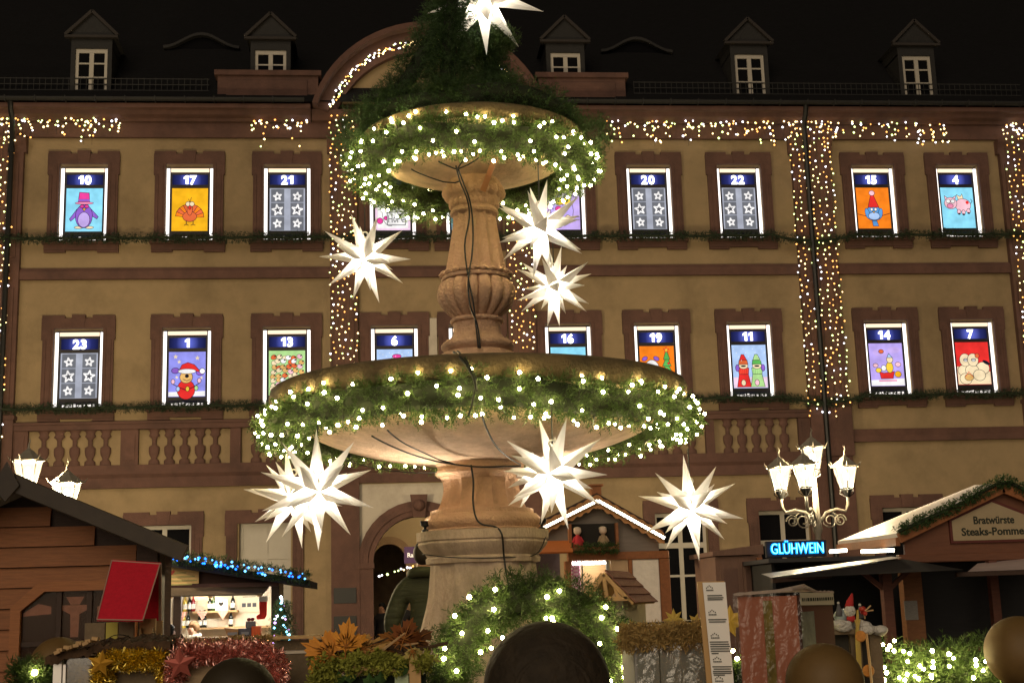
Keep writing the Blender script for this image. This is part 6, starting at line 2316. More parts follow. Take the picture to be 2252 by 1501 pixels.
m.build('bracket', M_REDWOOD, s5)

# ---- neon mulled wine stand
GY = 16.5
P4 = lambda px, py, Y=GY: at(px, py, Y)
n0, n1 = P4(1686, 1226), P4(1817, 1186)
s4 = thing('neon_sign', 'blue neon sign reading GLÜHWEIN on a dark panel', 'sign', (n0.x, GY, n0.z))
m = MB()
m.box(n0.x, n1.x, GY, GY + 0.06, n0.z, n1.z)
m.build('panel', mat('black sign panel', (0.008, 0.009, 0.014), 0.5), s4, bevel=0.008)
me = text_mesh('GLÜHWEIN', 0.19, 0.006, 0.012)
xs_ = [v.co.x for v in me.vertices]
wid = max(xs_) - min(xs_)
me.materials.clear()
me.materials.append(glow('blue neon', (0.0, 0.30, 1.0), 2.6))
sx = (n1.x - n0.x - 0.10) / wid
me.transform(Matrix.Diagonal((sx, 1, 0.98, 1)))
o = place('lettering', me, ((n0.x + n1.x) / 2, GY - 0.03, n0.z + 0.045), s4)
me2 = text_mesh('GLÜHWEIN', 0.19, -0.004, 0.006)
me2.materials.clear()
me2.materials.append(glow('neon core', (0.25, 0.85, 1.0), 3.0))
me2.transform(Matrix.Diagonal((sx, 1, 0.98, 1)))
place('neon_tube', me2, ((n0.x + n1.x) / 2, GY - 0.05, n0.z + 0.045), o)

s6 = thing('drinks_stand', 'dark drinks stand with a flat roof below the neon sign', 'stall', (P4(1840, 1300).x, GY, 0))
r0, r1 = P4(1678, 1229), P4(2010, 1222)
m = MB()
m.box(r0.x, r1.x, GY - 0.25, GY + 1.8, r0.z - 0.05, r0.z)
m.build('roof', mat('dark roof sheet', (0.03, 0.03, 0.035), 0.5), s6)
m = MB()
m.box(r0.x + 0.1, r1.x + 2.2, GY + 1.5, GY + 1.55, 0, r0.z - 0.05)
m.box(r0.x + 0.1, r0.x + 0.14, GY, GY + 1.5, 0, r0.z - 0.05)
m.build('inner_wall', mat('black shutter', (0.010, 0.010, 0.012), 0.7, noise=0.3, nscale=6, stretch=(1, 1, 12)), s6)
m = MB()
for p0_, p1_ in ((1825, 1862), (1894, 1966)):
    q0, q1 = P4(p0_, 1212, GY + 0.2), P4(p1_, 1209, GY + 0.2)
    m.tube([q0, q1], 0.022, 8)
m.build('lamp_tube', glow('stand lamp tube', (1.0, 0.86, 0.62), 12), s6)
# canopy umbrella
CY = 14.5
P5 = lambda px, py, Y=CY: at(px, py, Y)
u = thing('canopy', 'dark canopy on a red brown post in front of the drinks stand', 'canopy', (P5(1953, 1300).x, CY, 0))
top = P5(1985, 1228, CY + 0.7)
fl_, fr_, bl2, br2 = P5(1695, 1272, CY), P5(2120, 1252, CY), P5(1745, 1262, CY + 1.5), P5(2110, 1252, CY + 1.5)
m = MB()
m.add([fl_, fr_, br2, bl2, top], [(0, 1, 4), (1, 2, 4), (2, 3, 4), (3, 0, 4)])
m.build('cloth', mat('dark canopy cloth', (0.020, 0.017, 0.017), 0.8), u)
m = MB()
m.beam(fl_ + Vector((0.0, -0.03, -0.02)), fl_.lerp(top, 0.42) + Vector((0, -0.08, -0.06)), 0.04, 0.05)
m.build('rib', M_DKWOOD, u)
m = MB()
e0 = fl_.lerp(top, 0.0) + Vector((0, -0.03, 0.012))
m.add([e0, fl_.lerp(top, 0.99) + Vector((0, -0.03, 0.016)), fl_.lerp(top, 0.99) + Vector((0, 0.3, 0.04)), e0 + Vector((0, 0.4, 0.05))], [(0, 1, 2, 3)])
m.build('frost', mat('white plastic sheet', (0.55, 0.53, 0.50), 0.35, noise=0.15, nscale=5), u)
xp = P5(1950, 1300, CY + 0.7).x
m = MB()
m.box(xp - 0.055, xp + 0.055, CY + 0.65, CY + 0.76, 0, top.z - 0.02)
for s in (-1, 1):
    m.beam((xp, CY + 0.70, P5(1950, 1300).z), (xp + s * 0.28, CY + 0.70, P5(1950, 1252).z), 0.05, 0.05)
m.build('post', mat('red brown post', (0.10, 0.035, 0.022), 0.6, noise=0.25, nscale=5, stretch=(1, 1, 6)), u)
xp = P4(2005, 1300, GY - 0.6).x
m = MB()
m.box(xp - 0.115, xp + 0.115, GY - 0.65, GY - 0.5, 0, P4(2000, 1252, GY - 0.6).z)
po_ = m.build('pillar', mat('orange brown pillar', (0.20, 0.085, 0.035), 0.6, noise=0.25, nscale=5, stretch=(2, 2, 8)), s6)  # orange brown is the pillar's own colour
m = MB()
m.box(xp - 0.13, xp + 0.03, GY - 0.668, GY - 0.655, P4(2000, 1362, GY - 0.6).z, P4(2000, 1320, GY - 0.6).z)
m.build('notice', mat('grey notice paper', (0.24, 0.23, 0.22), 0.7, noise=0.3, nscale=30, stretch=(1, 1, 4)), po_)

# ---- sausage stall
BY = 16.0
P6 = lambda px, py, Y=BY: at(px, py, Y)
af, ef = P6(2200, 1062), P6(1973, 1172)
ab, eb = P6(2143, 1066, 20.0), P6(1842, 1189, 20.0)
s7 = thing('sausage_stall', 'brown sausage stall with white covered roof and fir edged gable', 'stall', (af.x, BY, 0))
erx = 2 * af.x - ef.x
m = MB()
dz = Vector((0, 0, -0.05))
m.add([af, ef, eb, ab, af + dz, ef + dz, eb + dz, ab + dz], [(0, 1, 2, 3), (4, 7, 6, 5), (0, 4, 5, 1), (1, 5, 6, 2), (2, 6, 7, 3), (3, 7, 4, 0)])
er = Vector((erx, BY, ef.z))
eb2 = eb + Vector((2 * (ab.x - eb.x), 0, 0))
m.add([af, er, eb2, ab, af + dz, er + dz, eb2 + dz, ab + dz], [(0, 3, 2, 1), (4, 5, 6, 7), (0, 1, 5, 4), (1, 2, 6, 5), (2, 3, 7, 6), (3, 0, 4, 7)])
m.build('roof', mat('frosted white roof sheet', (0.40, 0.37, 0.37), 0.45, noise=0.14, nscale=2.5, bump=0.3, bscale=8, stretch=(3, 0.6, 1), dirt=(0.24, 0.22, 0.21), dscale=2), s7)
M_GAB = mat('reddish gable boards', (0.14, 0.055, 0.030), 0.65, noise=0.2, nscale=4, stretch=(1, 1, 7))
zg = P6(2100, 1216).z
m = MB()
m.prism([(ef.x + 0.10, zg), (erx - 0.10, zg), (erx - 0.10, ef.z - 0.02), (af.x, af.z - 0.07), (ef.x + 0.10, ef.z - 0.02)], BY + 0.05, BY + 0.10)
m.build('gable', M_GAB, s7)
for k, e in enumerate((ef, er)):
    m = MB()
    m.beam(af + Vector((0, -0.05, -0.06)), e + Vector((0, -0.05, -0.06)), 0.05, 0.12)
    m.build('barge_board', M_REDWOOD, s7)
m = MB()
m.box(ef.x - 0.02, erx + 0.02, BY - 0.05, BY + 0.06, zg - 0.10, zg + 0.0)
m.build('beam', M_GAB, s7, bevel=0.01)
m = MB()
m.beam(ef + Vector((0, 0, -0.10)), eb + Vector((0, 0, -0.10)), 0.05, 0.10)
m.build('eaves_board', M_REDWOOD, s7)
m = MB()
m.beam(Vector((ef.x + 0.1, BY + 0.1, zg - 0.3)), Vector((eb.x + 0.3, 19.6, zg - 0.3)), 0.04, 0.50)
m.build('side_wall', M_GAB, s7)
m = MB()
m.box(ef.x + 0.05, erx + 1.5, BY + 0.6, BY + 0.65, 0, zg - 0.1)
m.build('backing', mat('black shutter', (0.010, 0.010, 0.012)), s7)  # black panel painted as the shade inside the open stall
xp = P6(2188, 1300, BY - 0.1).x
m = MB()
m.box(xp - 0.05, xp + 0.05, BY - 0.12, BY - 0.02, 0, zg - 0.101)
m.box(ef.x + 0.12, ef.x + 0.22, BY - 0.04, BY + 0.05, 0, zg - 0.102)
m.build('post', mat('red brown post', (0.12, 0.035, 0.02)), s7)
m = MB()
m.box(ef.x + 0.2, erx, BY - 0.2, BY + 0.3, P6(2100, 1424).z - 0.03, P6(2100, 1424).z)
m.build('counter', M_GAB, s7)
t = thing('gable_garland', 'dark fir garland along the gable edge of the sausage stall', 'garland', af)
path = [ef + Vector((-0.02, -0.10, 0.02)), ef.lerp(af, 0.5) + Vector((0, -0.10, 0.0)), af + Vector((0, -0.10, 0.03)), af.lerp(er, 0.4) + Vector((0, -0.1, 0.0)), er + Vector((0, -0.1, 0))]
fast_mesh('foliage', fir_tube(path, 0.045, 1100, 0.06, 9, 0.04, 0.009), 4, M_NEEDLED, t, 'stuff')
m = MB()
m.tube([tuple(p) for p in resample(path, np.linspace(0, 1, 24))[0]], 0.022, 6)
m.build('stem', M_STEM, t)
t = thing('menu_sign', 'cream menu board with dark lettering on the sausage stall gable', 'sign', (P6(2185, 1190).x, BY, P6(2185, 1190).z))
cx_ = P6(2186, 1150).x
zl_, zm_, zh_ = P6(2186, 1186).z, P6(2186, 1142).z, P6(2186, 1103).z
hw_ = cx_ - P6(2095, 1160).x
m = MB()
m.prism([(cx_ - hw_ - 0.03, zl_ - 0.03), (cx_ + hw_ + 0.03, zl_ - 0.03), (cx_ + hw_ + 0.03, zm_ + 0.02), (cx_, zh_ + 0.04), (cx_ - hw_ - 0.03, zm_ + 0.02)], BY + 0.012, BY + 0.048)
m.build('frame', mat('maroon frame', (0.10, 0.022, 0.018), 0.5), t)
m = MB()
m.prism([(cx_ - hw_, zl_), (cx_ + hw_, zl_), (cx_ + hw_, zm_), (cx_, zh_), (cx_ - hw_, zm_)], BY + 0.004, BY + 0.0115)
m.build('board', mat('aged cream board', (0.34, 0.27, 0.17), 0.7, noise=0.08, nscale=5), t)
M_INK = mat('dark green print', (0.018, 0.022, 0.014), 0.7)
for s_, zq, w_ in (('Bratwürste', P6(2186, 1150).z, 96), ('Steaks-Pommes', P6(2186, 1175).z, 156)):
    me = text_mesh(s_, 0.13, 0.0035, 0.002)
    me.materials.clear()
    me.materials.append(M_INK)
    ws = max(v.co.x for v in me.vertices) - min(v.co.x for v in me.vertices)
    place('lettering', me, (cx_, BY + 0.001, zq), t, sc=(w_ * BY / FPX / ws, 1, 1))
# snow white awning at the edge
a_, b_, c_, d_ = at(2128, 1256, 15.0), at(2300, 1250, 15.0), at(2300, 1222, 16.0), at(2150, 1238, 16.0)
t = thing('side_awning', 'pale frosted awning of the neighbouring stall under the menu board', 'awning', (a_.x, 15.0, 0))
m = MB()
m.add([a_, b_, c_, d_], [(0, 1, 2, 3)])
m.build('cloth', mat('frosted pinkish sheet', (0.50, 0.40, 0.40), 0.5, noise=0.15, nscale=6), t)
m = MB()
m.beam(a_ - Vector((0.15, 0.02, 0.03)), b_ - Vector((0, 0.02, 0.03)), 0.05, 0.05)
m.box(b_.x - 0.1, b_.x, 15.0, 15.1, 0, b_.z - 0.05)
m.build('frame', M_DKWOOD, t)

# ================================================================== exhibits on the bench in front
by0, by1 = 4.9, 7.3
bx0, bx1 = at(-60, 1490, 5.2).x, at(2300, 1490, 5.2).x
t = thing('display_bench', 'long low wooden bench carrying the handmade exhibits', 'bench', ((bx0 + bx1) / 2, 5.8, 0))
BZ = 0.80
m = MB()
m.box(bx0 - 0.2, bx1 + 0.2, by0, by1, BZ - 0.05, BZ)
m.build('top', M_DKWOOD, t)
for x in (bx0, (bx0 + bx1) / 2 - 1.2, (bx0 + bx1) / 2 + 1.4, bx1):
    for y in (by0 + 0.1, by1 - 0.1):
        m = MB()
        m.box(x - 0.05, x + 0.05, y - 0.05, y + 0.05, 0, BZ - 0.051)
        m.build('leg', M_DKWOOD, t)

M_OLD = mat('old grey boards', (0.17, 0.125, 0.075), 0.8, noise=0.3, nscale=7, stretch=(1, 3, 1), bump=0.4, bscale=30, rnd=0.1)
M_PINE = mat('pine board', (0.56, 0.35, 0.15), 0.65, noise=0.15, nscale=5, stretch=(5, 1, 1), rnd=0.08)
M_BARK = mat('bark', (0.075, 0.042, 0.022), 0.95, noise=0.5, nscale=18, bump=1.0, bscale=30)
M_BARKL = mat('pale split wood', (0.48, 0.31, 0.15), 0.8, noise=0.3, nscale=25)
M_GOLDT = mat('gold tinsel', (0.95, 0.74, 0.16), 0.22, metal=1.0)
M_ROSET = mat('rose tinsel', (0.92, 0.52, 0.46), 0.22, metal=1.0)
M_MOSSY = mat('yellow green moss', (0.34, 0.36, 0.06), 0.9, noise=0.4, nscale=25, trans=0.2)
M_MOSSD = mat('dry straw moss', (0.46, 0.32, 0.12), 0.9, noise=0.4, nscale=25, trans=0.2)
M_CLEAR = glass('clear film', (0.96, 0.96, 0.95), 0.86, rough=0.12)

# ---- red roofed bird house
Y = 5.7
Q = lambda px, py, y=Y: at(px, py, y)
t = thing('red_roof_birdhouse', 'bird feeder with steep red roof on yellow and grey boards', 'bird house', (Q(285, 1400).x, Y, BZ))
A, B, C, D = Q(246, 1232), Q(352, 1239), Q(314, 1363, Y - 0.28), Q(213, 1361, Y - 0.28)
E2, F2 = Q(352, 1365, Y + 0.22), Q(250, 1360, Y + 0.22)
M_RED = mat('red felt roof', (0.62, 0.014, 0.036), 0.7, noise=0.12, nscale=60, bump=0.15, bscale=120)
M_REDE = mat('pale roof edge', (0.42, 0.25, 0.20), 0.7)


def slab(P, th, name, mt, parent):
    n = (P[1] - P[0]).cross(P[3] - P[0]).normalized() * th
    m_ = MB()
    m_.add(list(P) + [p + n for p in P], [(0, 1, 2, 3), (7, 6, 5, 4), (0, 4, 5, 1), (1, 5, 6, 2), (2, 6, 7, 3), (3, 7, 4, 0)])
    return m_.build(name, mt, parent)


r1 = slab([A, B, C, D], 0.008, 'roof_slope', M_RED, t)
r2 = slab([A + Vector((0, .01, 0)), B + Vector((0, .01, 0)), E2, F2], 0.008, 'roof_slope', M_RED, t)
m = MB()
for P0, P1 in ((A, B), (B, C), (C, D), (D, A)):
    m.beam(P0, P1, 0.004, 0.005, up=(0, -1, 0.2))
m.build('edge_tape', M_REDE, r1)
m = MB()
m.beam(B, E2, 0.010, 0.010, up=(0, -1, 0.2))
m.build('edge_tape', M_REDE, r2)
zr = Q(285, 1366).z
for p0, p1, mt in ((200, 243, M_OLD), (246, 271, mat('yellow painted board', (0.48, 0.42, 0.07), 0.6, noise=0.1)), (273, 306, M_OLD)):
    m = MB()
    m.box(Q(p0, 1400).x, Q(p1, 1400).x, Y - 0.12, Y - 0.10, BZ, zr)
    m.build('board', mt, t)
m = MB()
m.box(Q(312, 1400).x, Q(347, 1400).x, Y - 0.06, Y - 0.04, Q(330, 1393).z, zr + 0.01)
m.box(Q(314, 1400).x, Q(319, 1400).x, Y - 0.09, Y - 0.061, BZ, Q(330, 1380).z)
m.box(Q(337, 1400).x, Q(344, 1400).x, Y - 0.09, Y - 0.061, BZ, Q(330, 1378).z)
m.box(Q(312, 1400).x, Q(347, 1400).x, Y + 0.10, Y + 0.12, BZ, zr)
m.build('front_panel', M_PINE, t)

# ---- glazed box with gold tinsel and bark roof
Y = 5.2
t = thing('tinsel_box', 'glazed exhibit box with bark roof and gold tinsel fringe', 'exhibit box', (Q(240, 1480, Y).x, Y, BZ))
x0_, x1_ = Q(118, 1480, Y).x, Q(372, 1480, Y).x
zt_ = Q(250, 1444, Y).z
m = MB()
m.box(x0_, x1_, Y + 0.26, Y + 0.28, BZ, zt_)
m.box(x0_, x1_, Y, Y + 0.28, BZ, BZ + 0.02)
m.box(Q(235, 1480, Y).x, Q(364, 1480, Y).x, Y, Y + 0.02, BZ + 0.02, Q(300, 1476, Y).z)
m.build('case', M_OLD, t)
m = MB()
m.box(x0_, x0_ + 0.030, Y - 0.01, Y + 0.02, BZ, zt_)
m.box(x0_, x0_ + 0.005, Y + 0.021, Y + 0.26, BZ, zt_)
m.box(x0_ + 0.034, x0_ + 0.044, Y - 0.006, Y + 0.012, BZ, zt_ - 0.02)
m.build('corner_strip', mat('bright metal strip', (0.7, 0.68, 0.66), 0.25, metal=0.6), t)
m = MB()
m.box(x0_ + 0.044, x1_, Y + 0.004, Y + 0.008, BZ, zt_)
m.build('pane', M_CLEAR, t)
m = MB()
nx_, ny_ = 40, 10
vs = []
for j in range(ny_):
    for i in range(nx_):
        f = i / (nx_ - 1)
        xx = x0_ - 0.02 + (x1_ - x0_ + 0.03) * f
        vs.append((xx, Y - 0.05 + 0.36 * j / (ny_ - 1), zt_ + 0.008 + 0.045 * math.sin(f * 2.2) + 0.02 * (j / ny_) + rb.uniform(-0.010, 0.010)))
m.add(vs, [(j * nx_ + i, j * nx_ + i + 1, (j + 1) * nx_ + i + 1, (j + 1) * nx_ + i) for j in range(ny_ - 1) for i in range(nx_ - 1)])
m.add([(v[0], v[1], v[2] - 0.022) for v in vs], [(j * nx_ + i, j * nx_ + i + 1, (j + 1) * nx_ + i + 1, (j + 1) * nx_ + i) for j in range(ny_ - 1) for i in range(nx_ - 1)])
m.add([(vs[i][0], vs[i][1], vs[i][2]) for i in range(nx_)] + [(vs[i][0], vs[i][1], vs[i][2] - 0.03) for i in range(nx_)], [(i, i + 1, nx_ + i + 1, nx_ + i) for i in range(nx_ - 1)])
m.build('bark_roof', M_BARK, t)
a, b = Q(130, 1444, Y), Q(222, 1415, Y)
m = MB()
for k in range(9):
    p = a.lerp(b, k / 9)
    q2 = a.lerp(b, (k + 1.25) / 9)
    m.beam(p + Vector((0, -0.06 + 0.008 * (k % 2), 0.016 + 0.006 * (k % 3))), q2 + Vector((0, -0.06, 0.018)), 0.05, 0.012)
m.build('split_bark', M_BARKL, t)


def tinsel(label_parent, path, r, K, mt, name='tinsel'):
    q_ = fir_tube([tuple(p) for p in path], r, K, 0.02, 10, 0.026, 0.0022, outward=1.0, along=0.3)
    return fast_mesh(name, q_, 4, mt, label_parent, 'stuff')


tinsel(t, [Q(226, 1505, Y - 0.03), Q(226, 1462, Y - 0.03), Q(240, 1450, Y - 0.04), Q(300, 1448, Y - 0.04), Q(358, 1450, Y - 0.04), Q(366, 1465, Y - 0.03), Q(368, 1505, Y - 0.03)], 0.026, 1700, M_GOLDT)
tinsel(t, [Q(150, 1490, Y + 0.10), Q(185, 1475, Y + 0.10), Q(215, 1492, Y + 0.10)], 0.03, 260, M_GOLDT)


def flat_star(px, py, Y_, r, mt, name, label, n=5, inner=0.45, rot=0.2):
    c = at(px, py, Y_)
    pts = [(c.x + (r if i % 2 == 0 else r * inner) * math.sin(math.pi * i / n + rot), c.z + (r if i % 2 == 0 else r * inner) * math.cos(math.pi * i / n + rot)) for i in range(2 * n)]
    m_ = MB()
    k = 2 * n
    vs_ = [(c.x, Y_ - 0.012, c.z)] + [(x, Y_, z) for x, z in pts] + [(c.x, Y_ + 0.012, c.z)]
    fs_ = [(0, 1 + i, 1 + (i + 1) % k) for i in range(k)] + [(k + 1, 1 + (i + 1) % k, 1 + i) for i in range(k)]
    m_.add(vs_, fs_)
    o_ = m_.build(name, mt, base=(c.x, Y_, c.z - r))
    tag(o_, label, 'star')


flat_star(221, 1458, Y - 0.10, 0.050, mat('orange gold foil', (0.80, 0.42, 0.05), 0.35, metal=0.5), 'foil_star', 'small orange gold star hung on the gold tinsel', rot=0.15)

# ---- wooden box with rose tinsel
Y = 5.15
t = thing('tinsel_box', 'pale wooden exhibit box edged with rose pink tinsel', 'exhibit box', (Q(500, 1480, Y).x, Y, BZ))
x0_, x1_ = Q(400, 1480, Y).x, Q(612, 1480, Y).x
zt_ = Q(500, 1447, Y).z
m = MB()
m.box(x0_, x1_, Y, Y + 0.32, BZ, zt_)
m.build('case', mat('sandy board', (0.46, 0.33, 0.20), 0.7, noise=0.15, nscale=6, stretch=(1, 1, 5), bump=0.2), t, bevel=0.006)
m = MB()
for k in range(3):
    z = zt_ - 0.05 - 0.06 * k
    m.box(x0_ + 0.01, x1_ - 0.01, Y - 0.012, Y - 0.001, z - 0.05, z - 0.004)
m.build('slat', mat('sandy board', (0.46, 0.33, 0.2)), t)
tinsel(t, [Q(385, 1500, Y - 0.03), Q(386, 1462, Y - 0.03), Q(398, 1440, Y - 0.03), Q(470, 1436, Y - 0.03), Q(560, 1434, Y - 0.03), Q(600, 1438, Y - 0.03), Q(611, 1460, Y - 0.03), Q(612, 1510, Y - 0.03)], 0.022, 2000, M_ROSET)
tinsel(t, [Q(380, 1425, Y + 0.15), Q(480, 1420, Y + 0.15), Q(590, 1422, Y + 0.15)], 0.012, 300, M_ROSET)
flat_star(396, 1459, Y - 0.12, 0.060, mat('rose foil', (0.50, 0.13, 0.10), 0.4, metal=0.4), 'foil_star', 'rose coloured star hung on the pink tinsel', rot=-0.1)

# ---- mossy plank and old board box behind
Y = 5.85
t = thing('mossy_plank', 'rough mossy plank lying behind the pink tinsel box', 'plank', (Q(500, 1410, Y).x, Y, BZ))
a, b = Q(395, 1434, Y), Q(612, 1424, Y)
m = MB()
m.box(a.x, b.x, Y, Y + 0.14, a.z - 0.05, a.z + 0.022)
m.box(a.x, b.x, Y + 0.02, Y + 0.12, BZ, a.z - 0.05)
m.build('plank', M_OLD, t)
fast_mesh('moss', fir_tube([(a.x, Y + 0.03, a.z + 0.02), (b.x, Y + 0.03, a.z + 0.03)], 0.022, 600, 0.02, 6, 0.016, 0.005), 4, M_MOSSD, t, 'stuff')
Y = 5.6
t = thing('board_crate', 'weathered board crate between pink tinsel box and maple leaves', 'crate', (Q(650, 1450, Y).x, Y, BZ))
x0_, x1_ = Q(598, 1450, Y).x, Q(706, 1450, Y).x
m = MB()
m.box(x0_, x1_, Y, Y + 0.03, BZ, Q(650, 1436, Y).z)
m.build('front', M_OLD, t)
m = MB()
m.box(x0_ + 0.01, x1_, Y + 0.10, Y + 0.13, BZ, Q(650, 1408, Y).z)
m.build('back', M_OLD, t)
m = MB()
m.box(x0_ + 0.02, x1_ - 0.02, Y - 0.005, Y + 0.10, Q(650, 1436, Y).z, Q(650, 1430, Y).z)
m.build('lid', mat('pale lid', (0.62, 0.55, 0.45), 0.6), t)
m = MB()
m.box(x0_, x1_, Y + 0.05, Y + 0.2, Q(650, 1404, Y).z, Q(650, 1398, Y).z)
m.build('top_board', M_PINE, t)

# ---- moss box with maple leaves
Y = 5.0
t = thing('moss_box', 'exhibit box covered with moss, twigs and ivy', 'exhibit box', (Q(820, 1480, Y).x, Y, BZ))
x0_, x1_ = Q(700, 1480, Y).x, Q(938, 1480, Y).x
zt_ = Q(820, 1474, Y).z
m = MB()
m.box(x0_, x1_, Y + 0.05, Y + 0.35, BZ, zt_ - 0.02)
m.build('case', mat('dark green interior', (0.02, 0.035, 0.02), 0.8, noise=0.4, nscale=10), t)
m = MB()
a, b = Q(770, 1467, Y - 0.01), Q(902, 1476, Y - 0.01)
m.beam(a, b, 0.012, 0.012)
m.box(Q(900, 1470, Y).x, Q(925, 1470, Y).x, Y - 0.02, Y, BZ, Q(900, 1450, Y).z)
m.build('front_lath', M_PINE, t)
m = MB()
m.box(Q(868, 1480, Y).x, Q(898, 1480, Y).x, Y - 0.006, Y + 0.002, BZ, Q(880, 1480, Y).z)
m.build('card', mat('mint card', (0.48, 0.60, 0.40), 0.7), t)
qs = []
for k in range(200):
    px, py = rb.uniform(700, 935), rb.uniform(1436, 1466)
    if rb.random() < 0.35:
        px, py = rb.uniform(695, 730), rb.uniform(1445, 1501)
    c = at(px, py, Y + rb.uniform(-0.05, 0.12))
    qs.append(fir_tube([tuple(c), (c.x + rb.uniform(-0.02, 0.02), c.y, c.z - rb.uniform(0.01, 0.03))], 0.02, 12, 0.02, 7, 0.018, 0.007))
fast_mesh('moss', np.vstack(qs), 4, M_MOSSY, t, 'stuff')
for k in range(16):
    c = at(rb.uniform(730, 930), rb.uniform(1425, 1450), Y + rb.uniform(0, 0.12))
    d = Vector((rb.uniform(-1, 1), rb.uniform(-0.3, 0.3), rb.uniform(-0.15, 0.35))).normalized() * rb.uniform(0.05, 0.13)
    m = MB()
    m.tube([c - d, c + Vector((0, 0, 0.01)), c + d], [0.007, 0.006, 0.003], 5)
    m.build('twig', M_BARKL if k % 3 == 0 else M_BARK, t)
for k, (px, py) in enumerate(((720, 1478), (745, 1490), (770, 1486), (812, 1494), (838, 1488), (880, 1462), (884, 1472))):
    c = at(px, py, Y - 0.03)
    m = MB()
    s_ = 0.024
    pts_ = [(0, -1), (0.8, -0.5), (1.0, 0.2), (0.5, 0.25), (0, 1.1), (-0.5, 0.25), (-1.0, 0.2), (-0.8, -0.5)]
    m.add([(c.x, c.y - 0.01, c.z)] + [(c.x + x * s_, c.y + 0.006 * abs(x), c.z + z * s_) for x, z in pts_], [(0, 1 + i, 1 + (i + 1) % 8) for i in range(8)])
    m.build('ivy_leaf', mat('ivy leaf', (0.05, 0.11, 0.03), 0.5, rnd=0.3), t)
MAPLE = [(0, -0.55), (0.10, -0.42), (0.38, -0.50), (0.34, -0.38), (0.72, -0.22), (0.66, -0.10), (0.98, 0.14), (0.80, 0.18), (0.86, 0.34), (0.58, 0.28), (0.52, 0.36), (0.36, 0.20), (0.30, 0.30), (0.44, 0.66), (0.30, 0.62), (0.24, 0.78), (0.12, 0.70), (0.0, 1.05)]
MAPLE = MAPLE + [(-x, z) for x, z in MAPLE[-2:0:-1]]


def maple(px, py, Y_, s_, rot, tilt, col, label, curl=0.25):
    c = at(px, py, Y_)
    m_ = MB()
    n_ = len(MAPLE)
    ring = []
    for f in (0.0, 0.35, 0.7, 1.0):
        for x, z in (MAPLE if f > 0 else MAPLE[:1]):
            X, Z = x * f * s_, (z + 0.30) * f * s_ - 0.30 * s_
            ring.append((X, curl * ((X / s_) ** 2 + 0.5 * (Z / s_) ** 2) * s_ + 0.02 * s_ * math.sin(9 * x + 7 * z), Z))
    rm = Matrix.Rotation(rot, 3, 'Y')
    tl = Matrix.Rotation(tilt, 3, 'X')
    vs_ = [c + tl @ (rm @ Vector(v)) for v in ring]
    fs_ = [(0, 1 + i, 1 + (i + 1) % n_) for i in range(n_)]
    for L_k in range(2):
        o0, o1 = 1 + L_k * n_, 1 + (L_k + 1) * n_
        fs_ += [(o0 + i, o0 + (i + 1) % n_, o1 + (i + 1) % n_, o1 + i) for i in range(n_)]
    m_.add(vs_, fs_)
    t_ = thing('maple_leaf', label, 'leaf', c, 'fallen leaves on the moss box')
    m_.build('blade', mat('leaf ' + label[:24], col, 0.65, noise=0.25, nscale=14, trans=0.25, bump=0.3, bscale=60), t_, smooth=True)
    v_ = MB()
    for ang, ln in ((0, 1.0), (0.75, 0.85), (-0.75, 0.85), (1.5, 0.55), (-1.5, 0.55)):
        base_ = Vector((0, -0.004, -0.30 * s_))
        tip_ = Vector((ln * s_ * math.sin(ang) * 0.95, 0, -0.30 * s_ + ln * s_ * math.cos(ang) * 1.2))
        tip_.y = curl * ((tip_.x / s_) ** 2 + 0.5 * (tip_.z / s_) ** 2) * s_ - 0.004
        mid_ = base_.lerp(tip_, 0.5)
        mid_.y = curl * ((mid_.x / s_) ** 2 + 0.5 * (mid_.z / s_) ** 2) * s_ - 0.005
        v_.tube([c + tl @ (rm @ p) for p in (base_, mid_, tip_)], [0.0022, 0.0016, 0.0006], 4)
    v_.tube([c + tl @ (rm @ Vector((0, 0, -0.30 * s_))), c + tl @ (rm @ Vector((0.05 * s_, 0, -0.95 * s_)))], 0.0022, 4)
    v_.build('vein', mat('leaf vein', (0.38, 0.15, 0.03), 0.7), t_)


maple(762, 1406, 4.98, 0.082, 0.12, -0.15, (0.80, 0.34, 0.045), 'bright orange maple leaf standing upright on the moss box')
maple(712, 1432, 4.97, 0.088, -1.15, -0.2, (0.76, 0.31, 0.045), 'orange maple leaf lying sideways beside the upright one')
maple(812, 1422, 5.02, 0.085, 1.2, -0.7, (0.60, 0.36, 0.12), 'dull ochre maple leaf lying flat on the moss box')
maple(866, 1408, 5.10, 0.075, -0.9, -0.6, (0.32, 0.13, 0.03), 'brown maple leaf curled between the dead leaves', 0.6)
maple(893, 1392, 5.08, 0.070, 0.4, -0.2, (0.24, 0.08, 0.025), 'reddish brown curled leaf at the highest point of the moss box', 0.9)
maple(922, 1402, 5.12, 0.062, 1.0, -0.3, (0.14, 0.06, 0.025), 'dark brown crumpled leaf next to the fountain pedestal', 1.0)
maple(908, 1436, 4.95, 0.040, 2.9, 0.1, (0.58, 0.47, 0.16), 'small pale yellow leaf hanging over the moss box edge', 0.5)

